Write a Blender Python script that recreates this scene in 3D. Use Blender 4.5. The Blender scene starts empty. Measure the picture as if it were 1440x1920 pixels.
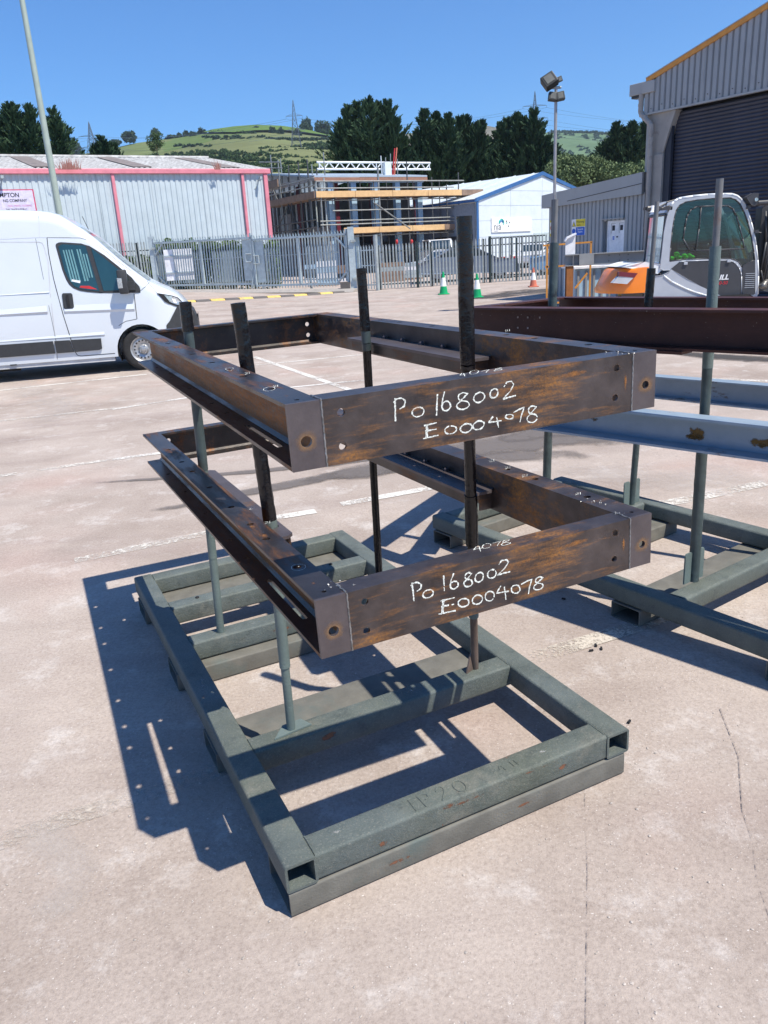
import bpy, bmesh, math, random
import numpy as np
from mathutils import Vector, Matrix, geometry
random.seed(7); rng = np.random.default_rng(7)
SC = bpy.context.scene
COL = SC.collection
# ------------------------------------------------------------------ camera
HC, FPX, TH, RO = 1.75, 1458.0, math.radians(18.31), -math.radians(3.25)
cF = Vector((0, math.cos(TH), -math.sin(TH))); cR0 = Vector((1, 0, 0)); cU0 = cR0.cross(cF)
cR = cR0*math.cos(RO) + cU0*math.sin(RO); cU = -cR0*math.sin(RO) + cU0*math.cos(RO)
CAM = Vector((0, 0, HC))
cd = bpy.data.cameras.new('camera'); co = bpy.data.objects.new('camera', cd); COL.objects.link(co)
m3 = Matrix((cR, cU, -cF)).transposed(); co.matrix_world = Matrix.Translation(CAM) @ m3.to_4x4()
cd.sensor_fit = 'VERTICAL'; cd.sensor_height = 24.0; cd.lens = 24.0*FPX/1920.0
cd.clip_start = 0.05; cd.clip_end = 12000; SC.camera = co
# ------------------------------------------------------------------ sky, sun, exposure
SUN_EL, SUN_AZ = math.radians(60.0), math.radians(126.5)
w = bpy.data.worlds.new('World'); SC.world = w; w.use_nodes = True
nt = w.node_tree; bg = nt.nodes['Background']
sky = nt.nodes.new('ShaderNodeTexSky'); sky.sky_type = 'NISHITA'; sky.sun_disc = False
sky.sun_elevation = SUN_EL; sky.sun_rotation = SUN_AZ; sky.air_density = 1.0; sky.dust_density = 0.0; sky.ozone_density = 5.0; sky.altitude = 50
tn = nt.nodes.new('ShaderNodeMix'); tn.data_type = 'RGBA'; tn.blend_type = 'MULTIPLY'; tn.inputs[0].default_value = 1.0; tn.inputs[7].default_value = (0.52, 0.93, 1.32, 1)
nt.links.new(sky.outputs[0], tn.inputs[6]); nt.links.new(tn.outputs[2], bg.inputs[0]); bg.inputs[1].default_value = 0.090
sd = bpy.data.lights.new('sun', 'SUN'); sd.energy = 4.9; sd.angle = math.radians(0.5); sd.color = (1.0, 0.94, 0.83)
so = bpy.data.objects.new('sun', sd); COL.objects.link(so)
sdir = Vector((math.cos(SUN_EL)*math.sin(SUN_AZ), math.cos(SUN_EL)*math.cos(SUN_AZ), math.sin(SUN_EL)))
so.rotation_euler = sdir.to_track_quat('Z', 'Y').to_euler(); so.location = (20, -20, 40)
vs = SC.view_settings; vs.view_transform = 'Standard'; vs.look = 'None'; vs.gamma = 1; vs.use_curve_mapping = False; vs.exposure = 0.50
SC.cycles.max_bounces = 6; SC.cycles.transparent_max_bounces = 16
# ------------------------------------------------------------------ geometry helpers
SX, SY = 0.01244, 0.00677
NG = Vector((-SX, -SY, 1)).normalized()
def sm(t): t = max(0.0, min(1.0, t)); return t*t*(3-2*t)
def gz(x, y):
    xx = max(-25, min(14, x)); yy = max(-6, min(60, y))
    return xx*SX + yy*SY + 0.38*sm((y-20)/18)*sm((-x-1)/11)
def ray(px, py): return cF + cR*((px-720)/FPX) - cU*((py-960)/FPX)
def at(px, py, Y):
    r = ray(px, py); return CAM + r*(Y/r.y)
def ong(px, py, z=0.0):
    r = ray(px, py); return CAM + r*((z-HC)/r.dot(NG))
def onwall(px, py, P, n):
    r = ray(px, py); return CAM + r*((P-CAM).dot(n)/r.dot(n))
def gpt(px, py): # ground point on the height field (far)
    p = ong(px, py)
    for _ in range(12):
        r = ray(px, py); t = (gz(p.x, p.y)-HC)/r.z; p = CAM + r*t if t > 0 else p
    return p
def px_of(P):
    d = P-CAM; z = d.dot(cF); return 720+FPX*d.dot(cR)/z, 960-FPX*d.dot(cU)/z
# ------------------------------------------------------------------ materials
MATS = {}
def newmat(name):
    m = bpy.data.materials.new(name); m.use_nodes = True; MATS[name] = m
    return m, m.node_tree, m.node_tree.nodes['Principled BSDF']
def coords(nt, scale=(1, 1, 1)):
    tc = nt.nodes.new('ShaderNodeTexCoord'); mp = nt.nodes.new('ShaderNodeMapping'); mp.inputs['Scale'].default_value = scale
    nt.links.new(tc.outputs['Object'], mp.inputs[0]); return mp.outputs[0]
def noise(nt, vec, scale, detail=4, rough=0.55):
    n = nt.nodes.new('ShaderNodeTexNoise'); n.inputs['Scale'].default_value = scale; n.inputs['Detail'].default_value = detail; n.inputs['Roughness'].default_value = rough
    nt.links.new(vec, n.inputs['Vector']); return n.outputs[0]
def ramp(nt, fac, stops):
    r = nt.nodes.new('ShaderNodeValToRGB'); e = r.color_ramp.elements
    while len(e) < len(stops): e.new(0.5)
    for i, (p, c) in enumerate(stops):
        e[i].position = p; e[i].color = (c[0], c[1], c[2], 1) if hasattr(c, '__len__') else (c, c, c, 1)
    nt.links.new(fac, r.inputs[0]); return r.outputs[0]
def mix(nt, fac, a, b, mode='MIX'):
    n = nt.nodes.new('ShaderNodeMix'); n.data_type = 'RGBA'; n.blend_type = mode
    for s, v in ((0, fac), (6, a), (7, b)):
        if hasattr(v, 'default_value') or hasattr(v, 'is_linked'): nt.links.new(v, n.inputs[s])
        elif s == 0: n.inputs[0].default_value = v
        else: n.inputs[s].default_value = (*v, 1) if len(v) == 3 else v
    return n.outputs[2]
def bump(nt, bs, h, strength=0.3, dist=0.01):
    b = nt.nodes.new('ShaderNodeBump'); b.inputs['Strength'].default_value = strength; b.inputs['Distance'].default_value = dist
    nt.links.new(h, b.inputs['Height']); nt.links.new(b.outputs[0], bs.inputs['Normal'])
def half(nt, s):
    m = nt.nodes.new('ShaderNodeMath'); m.operation = 'MULTIPLY'; nt.links.new(s, m.inputs[0]); m.inputs[1].default_value = 0.5; return m.outputs[0]
def simple(name, col, rough=0.6, metal=0.0, var=0.15, scale=6, bumps=0.0, bscale=80, spec=0.5, coat=0, dirt=None, dscale=3, dlo=0.55, dhi=0.7):
    m, nt, bs = newmat(name); v = coords(nt)
    n = noise(nt, v, scale, 5)
    a = tuple(c*(1-var) for c in col); b = tuple(min(1, c*(1+var)) for c in col)
    c = ramp(nt, n, [(0.3, a), (0.7, b)])
    if dirt is not None:
        f = ramp(nt, noise(nt, v, dscale, 8, 0.65), [(dlo, 0), (dhi, 1)]); c = mix(nt, f, c, dirt)
    nt.links.new(c, bs.inputs['Base Color']); bs.inputs['Roughness'].default_value = rough; bs.inputs['Metallic'].default_value = metal
    bs.inputs['Specular IOR Level'].default_value = spec
    if coat: bs.inputs['Coat Weight'].default_value = coat; bs.inputs['Coat Roughness'].default_value = 0.05
    if bumps: bump(nt, bs, noise(nt, v, bscale, 4), bumps, 0.004)
    return m
def glassmat(name, tint, gloss=0.12, dark=0.0):
    m, nt, bs = newmat(name); out = nt.nodes['Material Output']; nt.nodes.remove(bs)
    t = nt.nodes.new('ShaderNodeBsdfTransparent'); t.inputs[0].default_value = (*tint, 1)
    g = nt.nodes.new('ShaderNodeBsdfGlossy'); g.inputs['Roughness'].default_value = 0.03; g.inputs[0].default_value = (0.9, 0.95, 1, 1)
    lw = nt.nodes.new('ShaderNodeLayerWeight'); lw.inputs[0].default_value = 0.35
    mp = nt.nodes.new('ShaderNodeMapRange'); mp.inputs[3].default_value = gloss; mp.inputs[4].default_value = 0.8
    nt.links.new(lw.outputs['Fresnel'], mp.inputs[0])
    mx = nt.nodes.new('ShaderNodeMixShader'); nt.links.new(mp.outputs[0], mx.inputs[0]); nt.links.new(t.outputs[0], mx.inputs[1]); nt.links.new(g.outputs[0], mx.inputs[2])
    nt.links.new(mx.outputs[0], out.inputs[0]); return m

def steelmat(name, base1, base2, rust, rlo, rhi, stretch=(1.2, 1.2, 9), metal=0.5, rough=0.34, spots=None):
    m, nt, bs = newmat(name); v = coords(nt); vs_ = coords(nt, stretch)
    c = ramp(nt, noise(nt, v, 7, 6, 0.65), [(0.3, base1), (0.72, base2)])
    big = noise(nt, v, 2.6, 2); st = noise(nt, vs_, 5.0, 9, 0.72)
    mu = nt.nodes.new('ShaderNodeMath'); mu.operation = 'MULTIPLY_ADD'; nt.links.new(big, mu.inputs[0]); mu.inputs[1].default_value = 0.75; nt.links.new(st, mu.inputs[2])
    f = ramp(nt, half(nt, mu.outputs[0]), [(rlo/2, 0), (rhi/2, 1)])
    rc = ramp(nt, noise(nt, vs_, 16, 6, 0.7), [(0.3, tuple(x*0.35 for x in rust)), (0.7, rust)])
    fine = ramp(nt, noise(nt, v, 120, 6, 0.85), [(0.38, 0.22), (0.62, 1)])
    f2 = nt.nodes.new('ShaderNodeMath'); f2.operation = 'MULTIPLY'; nt.links.new(f, f2.inputs[0]); nt.links.new(fine, f2.inputs[1])
    c = mix(nt, f2.outputs[0], c, rc)
    if spots is not None:
        sp = ramp(nt, noise(nt, v, 120, 2), [(0.735, 0), (0.76, 1)]); c = mix(nt, sp, c, spots)
    nt.links.new(c, bs.inputs['Base Color'])
    r = nt.nodes.new('ShaderNodeMapRange'); nt.links.new(f2.outputs[0], r.inputs[0]); r.inputs[3].default_value = rough; r.inputs[4].default_value = 0.9
    nt.links.new(r.outputs[0], bs.inputs['Roughness'])
    mm = nt.nodes.new('ShaderNodeMapRange'); nt.links.new(f2.outputs[0], mm.inputs[0]); mm.inputs[3].default_value = metal; mm.inputs[4].default_value = 0.0
    nt.links.new(mm.outputs[0], bs.inputs['Metallic'])
    bump(nt, bs, noise(nt, v, 90, 5, 0.7), 0.18, 0.003)
    return m
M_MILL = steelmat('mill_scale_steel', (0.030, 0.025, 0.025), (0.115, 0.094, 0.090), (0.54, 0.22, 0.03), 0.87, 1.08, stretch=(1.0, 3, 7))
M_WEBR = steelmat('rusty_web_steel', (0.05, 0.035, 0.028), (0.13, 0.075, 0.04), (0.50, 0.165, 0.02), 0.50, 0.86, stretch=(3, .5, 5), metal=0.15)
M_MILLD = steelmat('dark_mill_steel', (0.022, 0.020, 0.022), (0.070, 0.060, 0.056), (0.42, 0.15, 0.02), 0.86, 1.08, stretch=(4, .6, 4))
M_REDST = steelmat('red_oxide_steel', (0.05, 0.014, 0.01), (0.085, 0.028, 0.018), (0.16, 0.06, 0.035), 0.9, 1.25, spots=(0.4, 0.33, 0.28), metal=0.1, rough=0.45)
M_BLUEG = steelmat('weathered_blue_grey_steel', (0.26, 0.34, 0.42), (0.34, 0.42, 0.50), (0.22, 0.12, 0.03), 1.04, 1.10, stretch=(1, 1, 3), metal=0.2, rough=0.4)
M_CAPST = steelmat('bare_plate_steel', (0.075, 0.062, 0.065), (0.15, 0.125, 0.125), (0.36, 0.17, 0.06), 1.06, 1.2, stretch=(1, 1, 1), metal=0.45, rough=0.42)
def greenpaint():
    m, nt, bs = newmat('dark_green_paint'); v = coords(nt)
    c = ramp(nt, noise(nt, v, 9, 6, 0.6), [(0.3, (0.080, 0.100, 0.097)), (0.7, (0.122, 0.146, 0.140))])
    c2 = ramp(nt, noise(nt, v, 2.0, 4), [(0.4, (1, 1, 1)), (0.7, (0.95, 0.9, 0.75))]); c = mix(nt, 1.0, c, c2, 'MULTIPLY')
    f = ramp(nt, noise(nt, v, 6.5, 10, 0.8), [(0.635, 0), (0.655, .9)]); c = mix(nt, f, c, (0.17, 0.075, 0.045))
    f = ramp(nt, noise(nt, v, 3.0, 8, 0.8), [(0.55, 0), (0.68, .6)]); c = mix(nt, f, c, (0.20, 0.19, 0.155))
    geo = nt.nodes.new('ShaderNodeNewGeometry'); sp = nt.nodes.new('ShaderNodeSeparateXYZ'); nt.links.new(geo.outputs['Normal'], sp.inputs[0])
    dust = ramp(nt, noise(nt, v, 170, 4, 0.85), [(0.54, 0), (0.70, 0.75)]); c = mix(nt, dust, c, (0.26, 0.245, 0.21))
    dk = ramp(nt, noise(nt, v, 14, 8, 0.8), [(0.34, .55), (0.46, 0)]); c = mix(nt, dk, c, (0.045, 0.055, 0.052))
    nt.links.new(c, bs.inputs['Base Color']); bs.inputs['Roughness'].default_value = 0.62
    bump(nt, bs, noise(nt, v, 110, 6, 0.75), 0.8, 0.005); return m
M_GREEN = greenpaint()
M_FOOT = simple('grey_brown_painted_foot', (0.135, 0.130, 0.112), 0.75, 0, 0.2, 12, 0.4, 120, dirt=(0.10, 0.12, 0.11), dscale=4)
M_SLEEVE = simple('glossy_black_paint_lumpy', (0.006, 0.006, 0.008), 0.22, 0, 0.3, 8, 1.0, 30, spec=0.45, dirt=(0.07, 0.09, 0.10), dscale=9, dlo=.74, dhi=.78)
M_SLEEVEG = simple('grey_green_paint_lumpy', (0.055, 0.075, 0.075), 0.4, 0, 0.3, 8, 1.0, 30, dirt=(0.02, 0.022, 0.026), dscale=5, dlo=.6, dhi=.66)
M_TUBEG = simple('grey_green_tube_paint', (0.12, 0.155, 0.145), 0.55, 0, 0.15, 10, 0.5, 140)
M_TUBEB = simple('bare_brown_tube', (0.17, 0.12, 0.095), 0.5, 0.3, 0.3, 10, 0.2, 100)
M_TUBEGR = simple('dull_grey_tube', (0.19, 0.185, 0.18), 0.5, 0.3, 0.2, 14, 0.2, 100, dirt=(0.16, 0.09, 0.06), dscale=7)
M_WELD = simple('weld_bead_metal', (0.32, 0.31, 0.30), 0.35, 0.7, 0.4, 60, 0.8, 120)
M_CHALK = simple('white_chalk', (0.82, 0.85, 0.79), 0.95, 0, 0.12, 200, dirt=(0.22, 0.18, 0.15), dscale=260, dlo=.50, dhi=.68)
M_DARK = simple('near_black', (0.012, 0.012, 0.014), 0.7, 0, 0.1)
M_WHITEP = simple('white_van_paint', (0.64, 0.68, 0.72), 0.28, 0, 0.02, 2, coat=0.6)
M_BLACKPL = simple('black_plastic', (0.035, 0.037, 0.04), 0.55, 0, 0.15, 20)
M_TYRE = simple('tyre_rubber', (0.022, 0.021, 0.021), 0.85, 0, 0.25, 20, 0.3, 60)
M_RIM = simple('silver_wheel_steel', (0.42, 0.42, 0.42), 0.4, 0.6, 0.2, 20)
M_VGLASS = glassmat('van_window_glass', (0.20, 0.42, 0.42), 0.14)
M_CGLASS = glassmat('cab_window_glass', (0.33, 0.50, 0.47), 0.03)
M_LAMP = simple('headlamp_lens', (0.45, 0.48, 0.5), 0.08, 0.4, 0.5, 30, spec=0.8)
M_RED = simple('red_plastic', (0.5, 0.03, 0.03), 0.4)
def clad(name, col, var=0.06, dirt=(0.5, 0.5, 0.48)):
    return simple(name, col, 0.45, 0, var, 1.5, dirt=dirt, dscale=1.2, dlo=.58, dhi=.85)
M_WCLAD = clad('pale_cladding', (0.50, 0.57, 0.60), dirt=(0.43, 0.49, 0.51))
M_GCLAD = clad('grey_cladding', (0.33, 0.34, 0.35), dirt=(0.26, 0.27, 0.28))
M_GFASC = clad('grey_fascia', (0.36, 0.36, 0.355), dirt=(0.28, 0.27, 0.26))
M_NIA = clad('white_blue_panel', (0.62, 0.68, 0.72), dirt=(0.56, 0.62, 0.68))
M_PINK = simple('faded_pink_trim', (0.66, 0.22, 0.27), 0.5, 0, 0.12, 3)
M_BLUE = simple('blue_trim', (0.035, 0.12, 0.30), 0.45)
M_LBLUE = simple('pale_blue_steel', (0.36, 0.52, 0.66), 0.45, 0, 0.1)
M_MAROON = simple('maroon_steel', (0.12, 0.008, 0.018), 0.5)
M_ROOFW = simple('fibre_cement_roof', (0.46, 0.46, 0.45), 0.85, 0, 0.2, 2, dirt=(0.2, 0.18, 0.17), dscale=2.5, dlo=.46, dhi=.75)
M_ROOFD = simple('grubby_rooflight', (0.20, 0.17, 0.155), 0.7, 0, 0.25, 3)
M_ROOFS = simple('pale_metal_roof', (0.42, 0.49, 0.56), 0.4, 0.2, 0.06, 1)
M_ROOFN = simple('white_metal_roof', (0.62, 0.68, 0.70), 0.45, 0.1, 0.06, 1)
M_ORANGE = simple('orange_verge', (0.62, 0.27, 0.05), 0.5, 0, 0.15)
M_SHUT = simple('dark_navy_shutter', (0.05, 0.052, 0.072), 0.45, 0.2, 0.15, 2)
M_CONC = simple('weathered_concrete', (0.36, 0.33, 0.30), 0.85, 0, 0.15, 3, 0.4, 40, dirt=(0.22, 0.2, 0.18))
M_GALV = simple('galvanised_steel', (0.46, 0.53, 0.55), 0.45, 0.25, 0.15, 5)
M_GALVD = simple('dull_galvanised_steel', (0.38, 0.42, 0.42), 0.55, 0.25, 0.2, 5)
M_DKGREEN = simple('dark_green_rail', (0.02, 0.035, 0.035), 0.5)
M_SCAF = simple('scaffold_tube', (0.30, 0.31, 0.30), 0.5, 0.5, 0.2, 3)
M_SCAFD = simple('dark_scaffold_tube', (0.10, 0.10, 0.10), 0.5, 0.4, 0.2, 3)
M_BOARD = simple('new_timber_board', (0.66, 0.42, 0.20), 0.7, 0, 0.12, 4)
M_BOARDO = simple('old_timber_board', (0.24, 0.16, 0.115), 0.8, 0, 0.2, 4)
M_ALU = simple('aluminium_white', (0.72, 0.74, 0.74), 0.4, 0.2, 0.05)
M_POLE = simple('pale_green_pole', (0.36, 0.42, 0.36), 0.5, 0.1, 0.08)
M_CONEG = simple('green_cone', (0.0, 0.34, 0.12), 0.5)
M_CONEO = simple('dusty_orange_cone', (0.55, 0.16, 0.10), 0.65)
M_CONEW = simple('cone_white_band', (0.8, 0.82, 0.8), 0.5)
M_YEL = simple('worn_yellow', (0.62, 0.44, 0.12), 0.75, 0, 0.15, 8, dirt=(.3,.26,.2), dscale=6)
M_YELS = simple('sign_yellow', (0.75, 0.60, 0.05), 0.5)
M_BLUES = simple('sign_blue', (0.02, 0.12, 0.55), 0.5)
M_WHITES = simple('sign_white', (0.8, 0.8, 0.82), 0.5)
M_LILAC = simple('sign_pale_lilac', (0.62, 0.58, 0.74), 0.5)
M_BLKS = simple('sign_black', (0.02, 0.02, 0.03), 0.6)
M_RUBBER = simple('black_rubber_ramp', (0.11, 0.10, 0.095), 0.85)
M_DORANGE = simple('digger_orange', (0.95, 0.24, 0.01), 0.32, 0, 0.04, coat=0.4, dirt=(0.6, 0.2, 0.07), dscale=2.0, dlo=.55, dhi=.9)
M_DSILVER = simple('digger_silver_grey', (0.42, 0.44, 0.48), 0.35, 0.1, 0.05, coat=0.2)
M_DWHITE = simple('digger_white', (0.74, 0.76, 0.76), 0.35, 0, 0.03)
M_DBLACK = simple('digger_charcoal', (0.045, 0.045, 0.05), 0.45, 0, 0.1)
M_RUSTC = simple('orange_rust_column', (0.30, 0.11, 0.03), 0.8, 0, 0.3, 5)
M_GREYB = simple('grey_primer_beam', (0.26, 0.27, 0.28), 0.6, 0, 0.12, 4)
M_HIVIS = simple('hi_vis_green', (0.15, 0.9, 0.05), 0.6)
def leafmat(name, c1, c2, scale=0.6):
    m, nt, bs = newmat(name); v = coords(nt)
    inf = nt.nodes.new('ShaderNodeObjectInfo'); n = noise(nt, v, scale, 4, 0.7)
    c = ramp(nt, n, [(0.32, c1), (0.68, c2)])
    gi = nt.nodes.new('ShaderNodeNewGeometry'); c = mix(nt, 0.5, c, ramp(nt, gi.outputs['Random Per Island'], [(0, c1), (1, c2)]))
    nt.links.new(c, bs.inputs['Base Color']); bs.inputs['Roughness'].default_value = 0.75; bs.inputs['Specular IOR Level'].default_value = 0.2
    return m
M_CON = leafmat('dark_conifer_foliage', (0.014, 0.036, 0.018), (0.058, 0.105, 0.048))
M_BRD = leafmat('mid_green_foliage', (0.028, 0.060, 0.020), (0.075, 0.125, 0.045))
M_WIL = leafmat('grey_green_foliage', (0.075, 0.115, 0.045), (0.17, 0.22, 0.105))
M_FAR = leafmat('distant_hedge_foliage', (0.030, 0.062, 0.038), (0.06, 0.10, 0.055), 0.05)
M_HEDGE = leafmat('hedge_foliage', (0.03, 0.07, 0.015), (0.11, 0.17, 0.04), 2)
M_WEED = leafmat('dry_weed', (0.20, 0.08, 0.07), (0.36, 0.18, 0.15), 4)
M_BARK = simple('bark', (0.10, 0.075, 0.055), 0.9, 0, 0.3, 4)
def groundmat():
    m, nt, bs = newmat('yard_concrete'); v = coords(nt); vst = coords(nt, (0.25, 1.3, 1))
    c = ramp(nt, noise(nt, v, 0.9, 5, 0.6), [(0.3, (0.30, 0.245, 0.21)), (0.50, (0.38, 0.32, 0.28)), (0.75, (0.46, 0.395, 0.35))])
    # pale scuffs, dirt bands, agglomerate grain
    sc = ramp(nt, noise(nt, v, 3.2, 10, 0.78), [(0.53, 0), (0.66, 0.6)]); c = mix(nt, sc, c, (0.56, 0.52, 0.49))
    bd = ramp(nt, noise(nt, vst, 1.1, 8, 0.7), [(0.50, 0), (0.72, 0.55)]); c = mix(nt, bd, c, (0.26, 0.205, 0.185))
    pk = ramp(nt, noise(nt, v, 0.55, 3), [(0.55, 0), (0.8, 0.5)]); c = mix(nt, pk, c, (0.46, 0.30, 0.25))
    gr = ramp(nt, noise(nt, v, 75, 4, 0.8), [(0.28, (0.74, 0.72, 0.71)), (0.5, (1, 1, 1)), (0.75, (1.2, 1.2, 1.19))]); c = mix(nt, 1.0, c, gr, 'MULTIPLY')
    sp = ramp(nt, noise(nt, v, 130, 2, 0.5), [(0.70, 0), (0.74, 0.8)]); c = mix(nt, sp, c, (0.66, 0.62, 0.58))
    vo = nt.nodes.new('ShaderNodeTexVoronoi'); vo.inputs['Scale'].default_value = 38; nt.links.new(v, vo.inputs['Vector'])
    st = ramp(nt, vo.outputs['Distance'], [(0.0, 0.55), (0.16, 0.0)]); c = mix(nt, st, c, (0.60, 0.55, 0.50))
    # hairline cracks
    vc = nt.nodes.new('ShaderNodeTexVoronoi'); vc.feature = 'DISTANCE_TO_EDGE'; vc.inputs['Scale'].default_value = 0.42
    wv = nt.nodes.new('ShaderNodeVectorMath'); wv.operation = 'ADD'
    nn = nt.nodes.new('ShaderNodeTexNoise'); nn.inputs['Scale'].default_value = 1.7; nn.inputs['Detail'].default_value = 7; nt.links.new(v, nn.inputs['Vector'])
    nt.links.new(v, wv.inputs[0]); nt.links.new(nn.outputs['Color'], wv.inputs[1]); nt.links.new(wv.outputs[0], vc.inputs['Vector'])
    cr = ramp(nt, vc.outputs['Distance'], [(0.0, 0.16), (0.003, 0.0)]); c = mix(nt, cr, c, (0.2, 0.16, 0.14))
    nt.links.new(c, bs.inputs['Base Color']); bs.inputs['Roughness'].default_value = 0.92; bs.inputs['Specular IOR Level'].default_value = 0.25
    ad = nt.nodes.new('ShaderNodeMath'); ad.operation = 'ADD'
    nt.links.new(noise(nt, v, 55, 7, 0.75), ad.inputs[0]); nt.links.new(st, ad.inputs[1])
    bump(nt, bs, ad.outputs[0], 0.55, 0.008); return m
M_GROUND = groundmat()
def wornmat(name, col, scale, lo, hi, rough=0.85, scale2=40, stretch=(1, 1, 1)):
    m, nt, bs = newmat(name); out = nt.nodes['Material Output']; v = coords(nt, stretch)
    a = noise(nt, v, scale, 6, 0.7); b = noise(nt, v, scale2, 5, 0.8)
    ad = nt.nodes.new('ShaderNodeMath'); ad.operation = 'ADD'; nt.links.new(a, ad.inputs[0]); nt.links.new(b, ad.inputs[1])
    f = ramp(nt, half(nt, ad.outputs[0]), [(lo/2, 0), (hi/2, 1)])
    nt.links.new(ramp(nt, b, [(0.3, tuple(c*0.85 for c in col)), (0.7, col)]), bs.inputs['Base Color']); bs.inputs['Roughness'].default_value = rough
    t = nt.nodes.new('ShaderNodeBsdfTransparent'); mx = nt.nodes.new('ShaderNodeMixShader')
    nt.links.new(f, mx.inputs[0]); nt.links.new(t.outputs[0], mx.inputs[1]); nt.links.new(bs.outputs[0], mx.inputs[2]); nt.links.new(mx.outputs[0], out.inputs[0]); return m
M_LINE = wornmat('road_marking_paint', (0.68, 0.65, 0.60), 1.8, 0.82, 1.02)
M_LINEW = wornmat('worn_road_marking', (0.64, 0.60, 0.54), 2.2, 0.90, 1.10)
M_LINEF = wornmat('faint_road_marking', (0.50, 0.44, 0.38), 1.2, 1.0, 1.25)
M_LINEC = wornmat('cream_cracked_marking', (0.56, 0.50, 0.42), 2.5, 0.86, 1.08, scale2=55)
M_STAIN = wornmat('dark_damp_stain', (0.175, 0.145, 0.135), 1.6, 0.86, 1.1, 0.8, 26, (0.45, 1.0, 1))
M_TAR = wornmat('black_tarmac_patch', (0.05, 0.046, 0.044), 0.8, 0.75, 0.95)
M_CRACK = wornmat('joint_crack', (0.26, 0.215, 0.19), 3, 0.92, 1.15)
def fademat(name, col, scale, lo, hi, mx_=1.0):
    m, nt, bs = newmat(name); out = nt.nodes['Material Output']; v = coords(nt)
    at_ = nt.nodes.new('ShaderNodeAttribute'); at_.attribute_name = 'fade'
    n = noise(nt, v, scale, 9, 0.72); ad = nt.nodes.new('ShaderNodeMath'); ad.operation = 'ADD'; nt.links.new(n, ad.inputs[0]); nt.links.new(at_.outputs['Fac'], ad.inputs[1])
    f = ramp(nt, half(nt, ad.outputs[0]), [(lo/2, 0), (hi/2, mx_)])
    gr = ramp(nt, noise(nt, v, 75, 4, 0.8), [(0.28, tuple(c*.75 for c in col)), (0.7, tuple(c*1.25 for c in col))])
    nt.links.new(gr, bs.inputs['Base Color']); bs.inputs['Roughness'].default_value = .85
    t = nt.nodes.new('ShaderNodeBsdfTransparent'); mx = nt.nodes.new('ShaderNodeMixShader')
    nt.links.new(f, mx.inputs[0]); nt.links.new(t.outputs[0], mx.inputs[1]); nt.links.new(bs.outputs[0], mx.inputs[2]); nt.links.new(mx.outputs[0], out.inputs[0]); return m
M_FSTAIN = fademat('damp_stain_fade', (0.15, 0.13, 0.12), 2.6, .82, 1.12, .85)
M_FTAR = fademat('dark_tar_fade', (0.055, 0.05, 0.048), 1.5, .95, 1.25, .95)
M_DRUST = fademat('rust_scrape_fade', (0.20, 0.085, 0.045), 26, 1.12, 1.20, .9)
M_DRUSTO = fademat('orange_rust_fade', (0.42, 0.17, 0.04), 22, 1.05, 1.35, .85)
M_DBRUST = fademat('brown_rust_fade', (0.20, 0.11, 0.03), 34, .90, 1.05, .95)
M_DTAN = fademat('heat_tint_fade', (0.30, 0.17, 0.08), 30, .75, 1.5, .75)
M_DSMEAR = fademat('ground_bright_fade', (0.62, 0.60, 0.58), 60, 1.1, 1.35, .8)
M_FPALE = fademat('pale_scuff_fade', (0.52, 0.47, 0.43), 3.0, .95, 1.5, .55)
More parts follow.
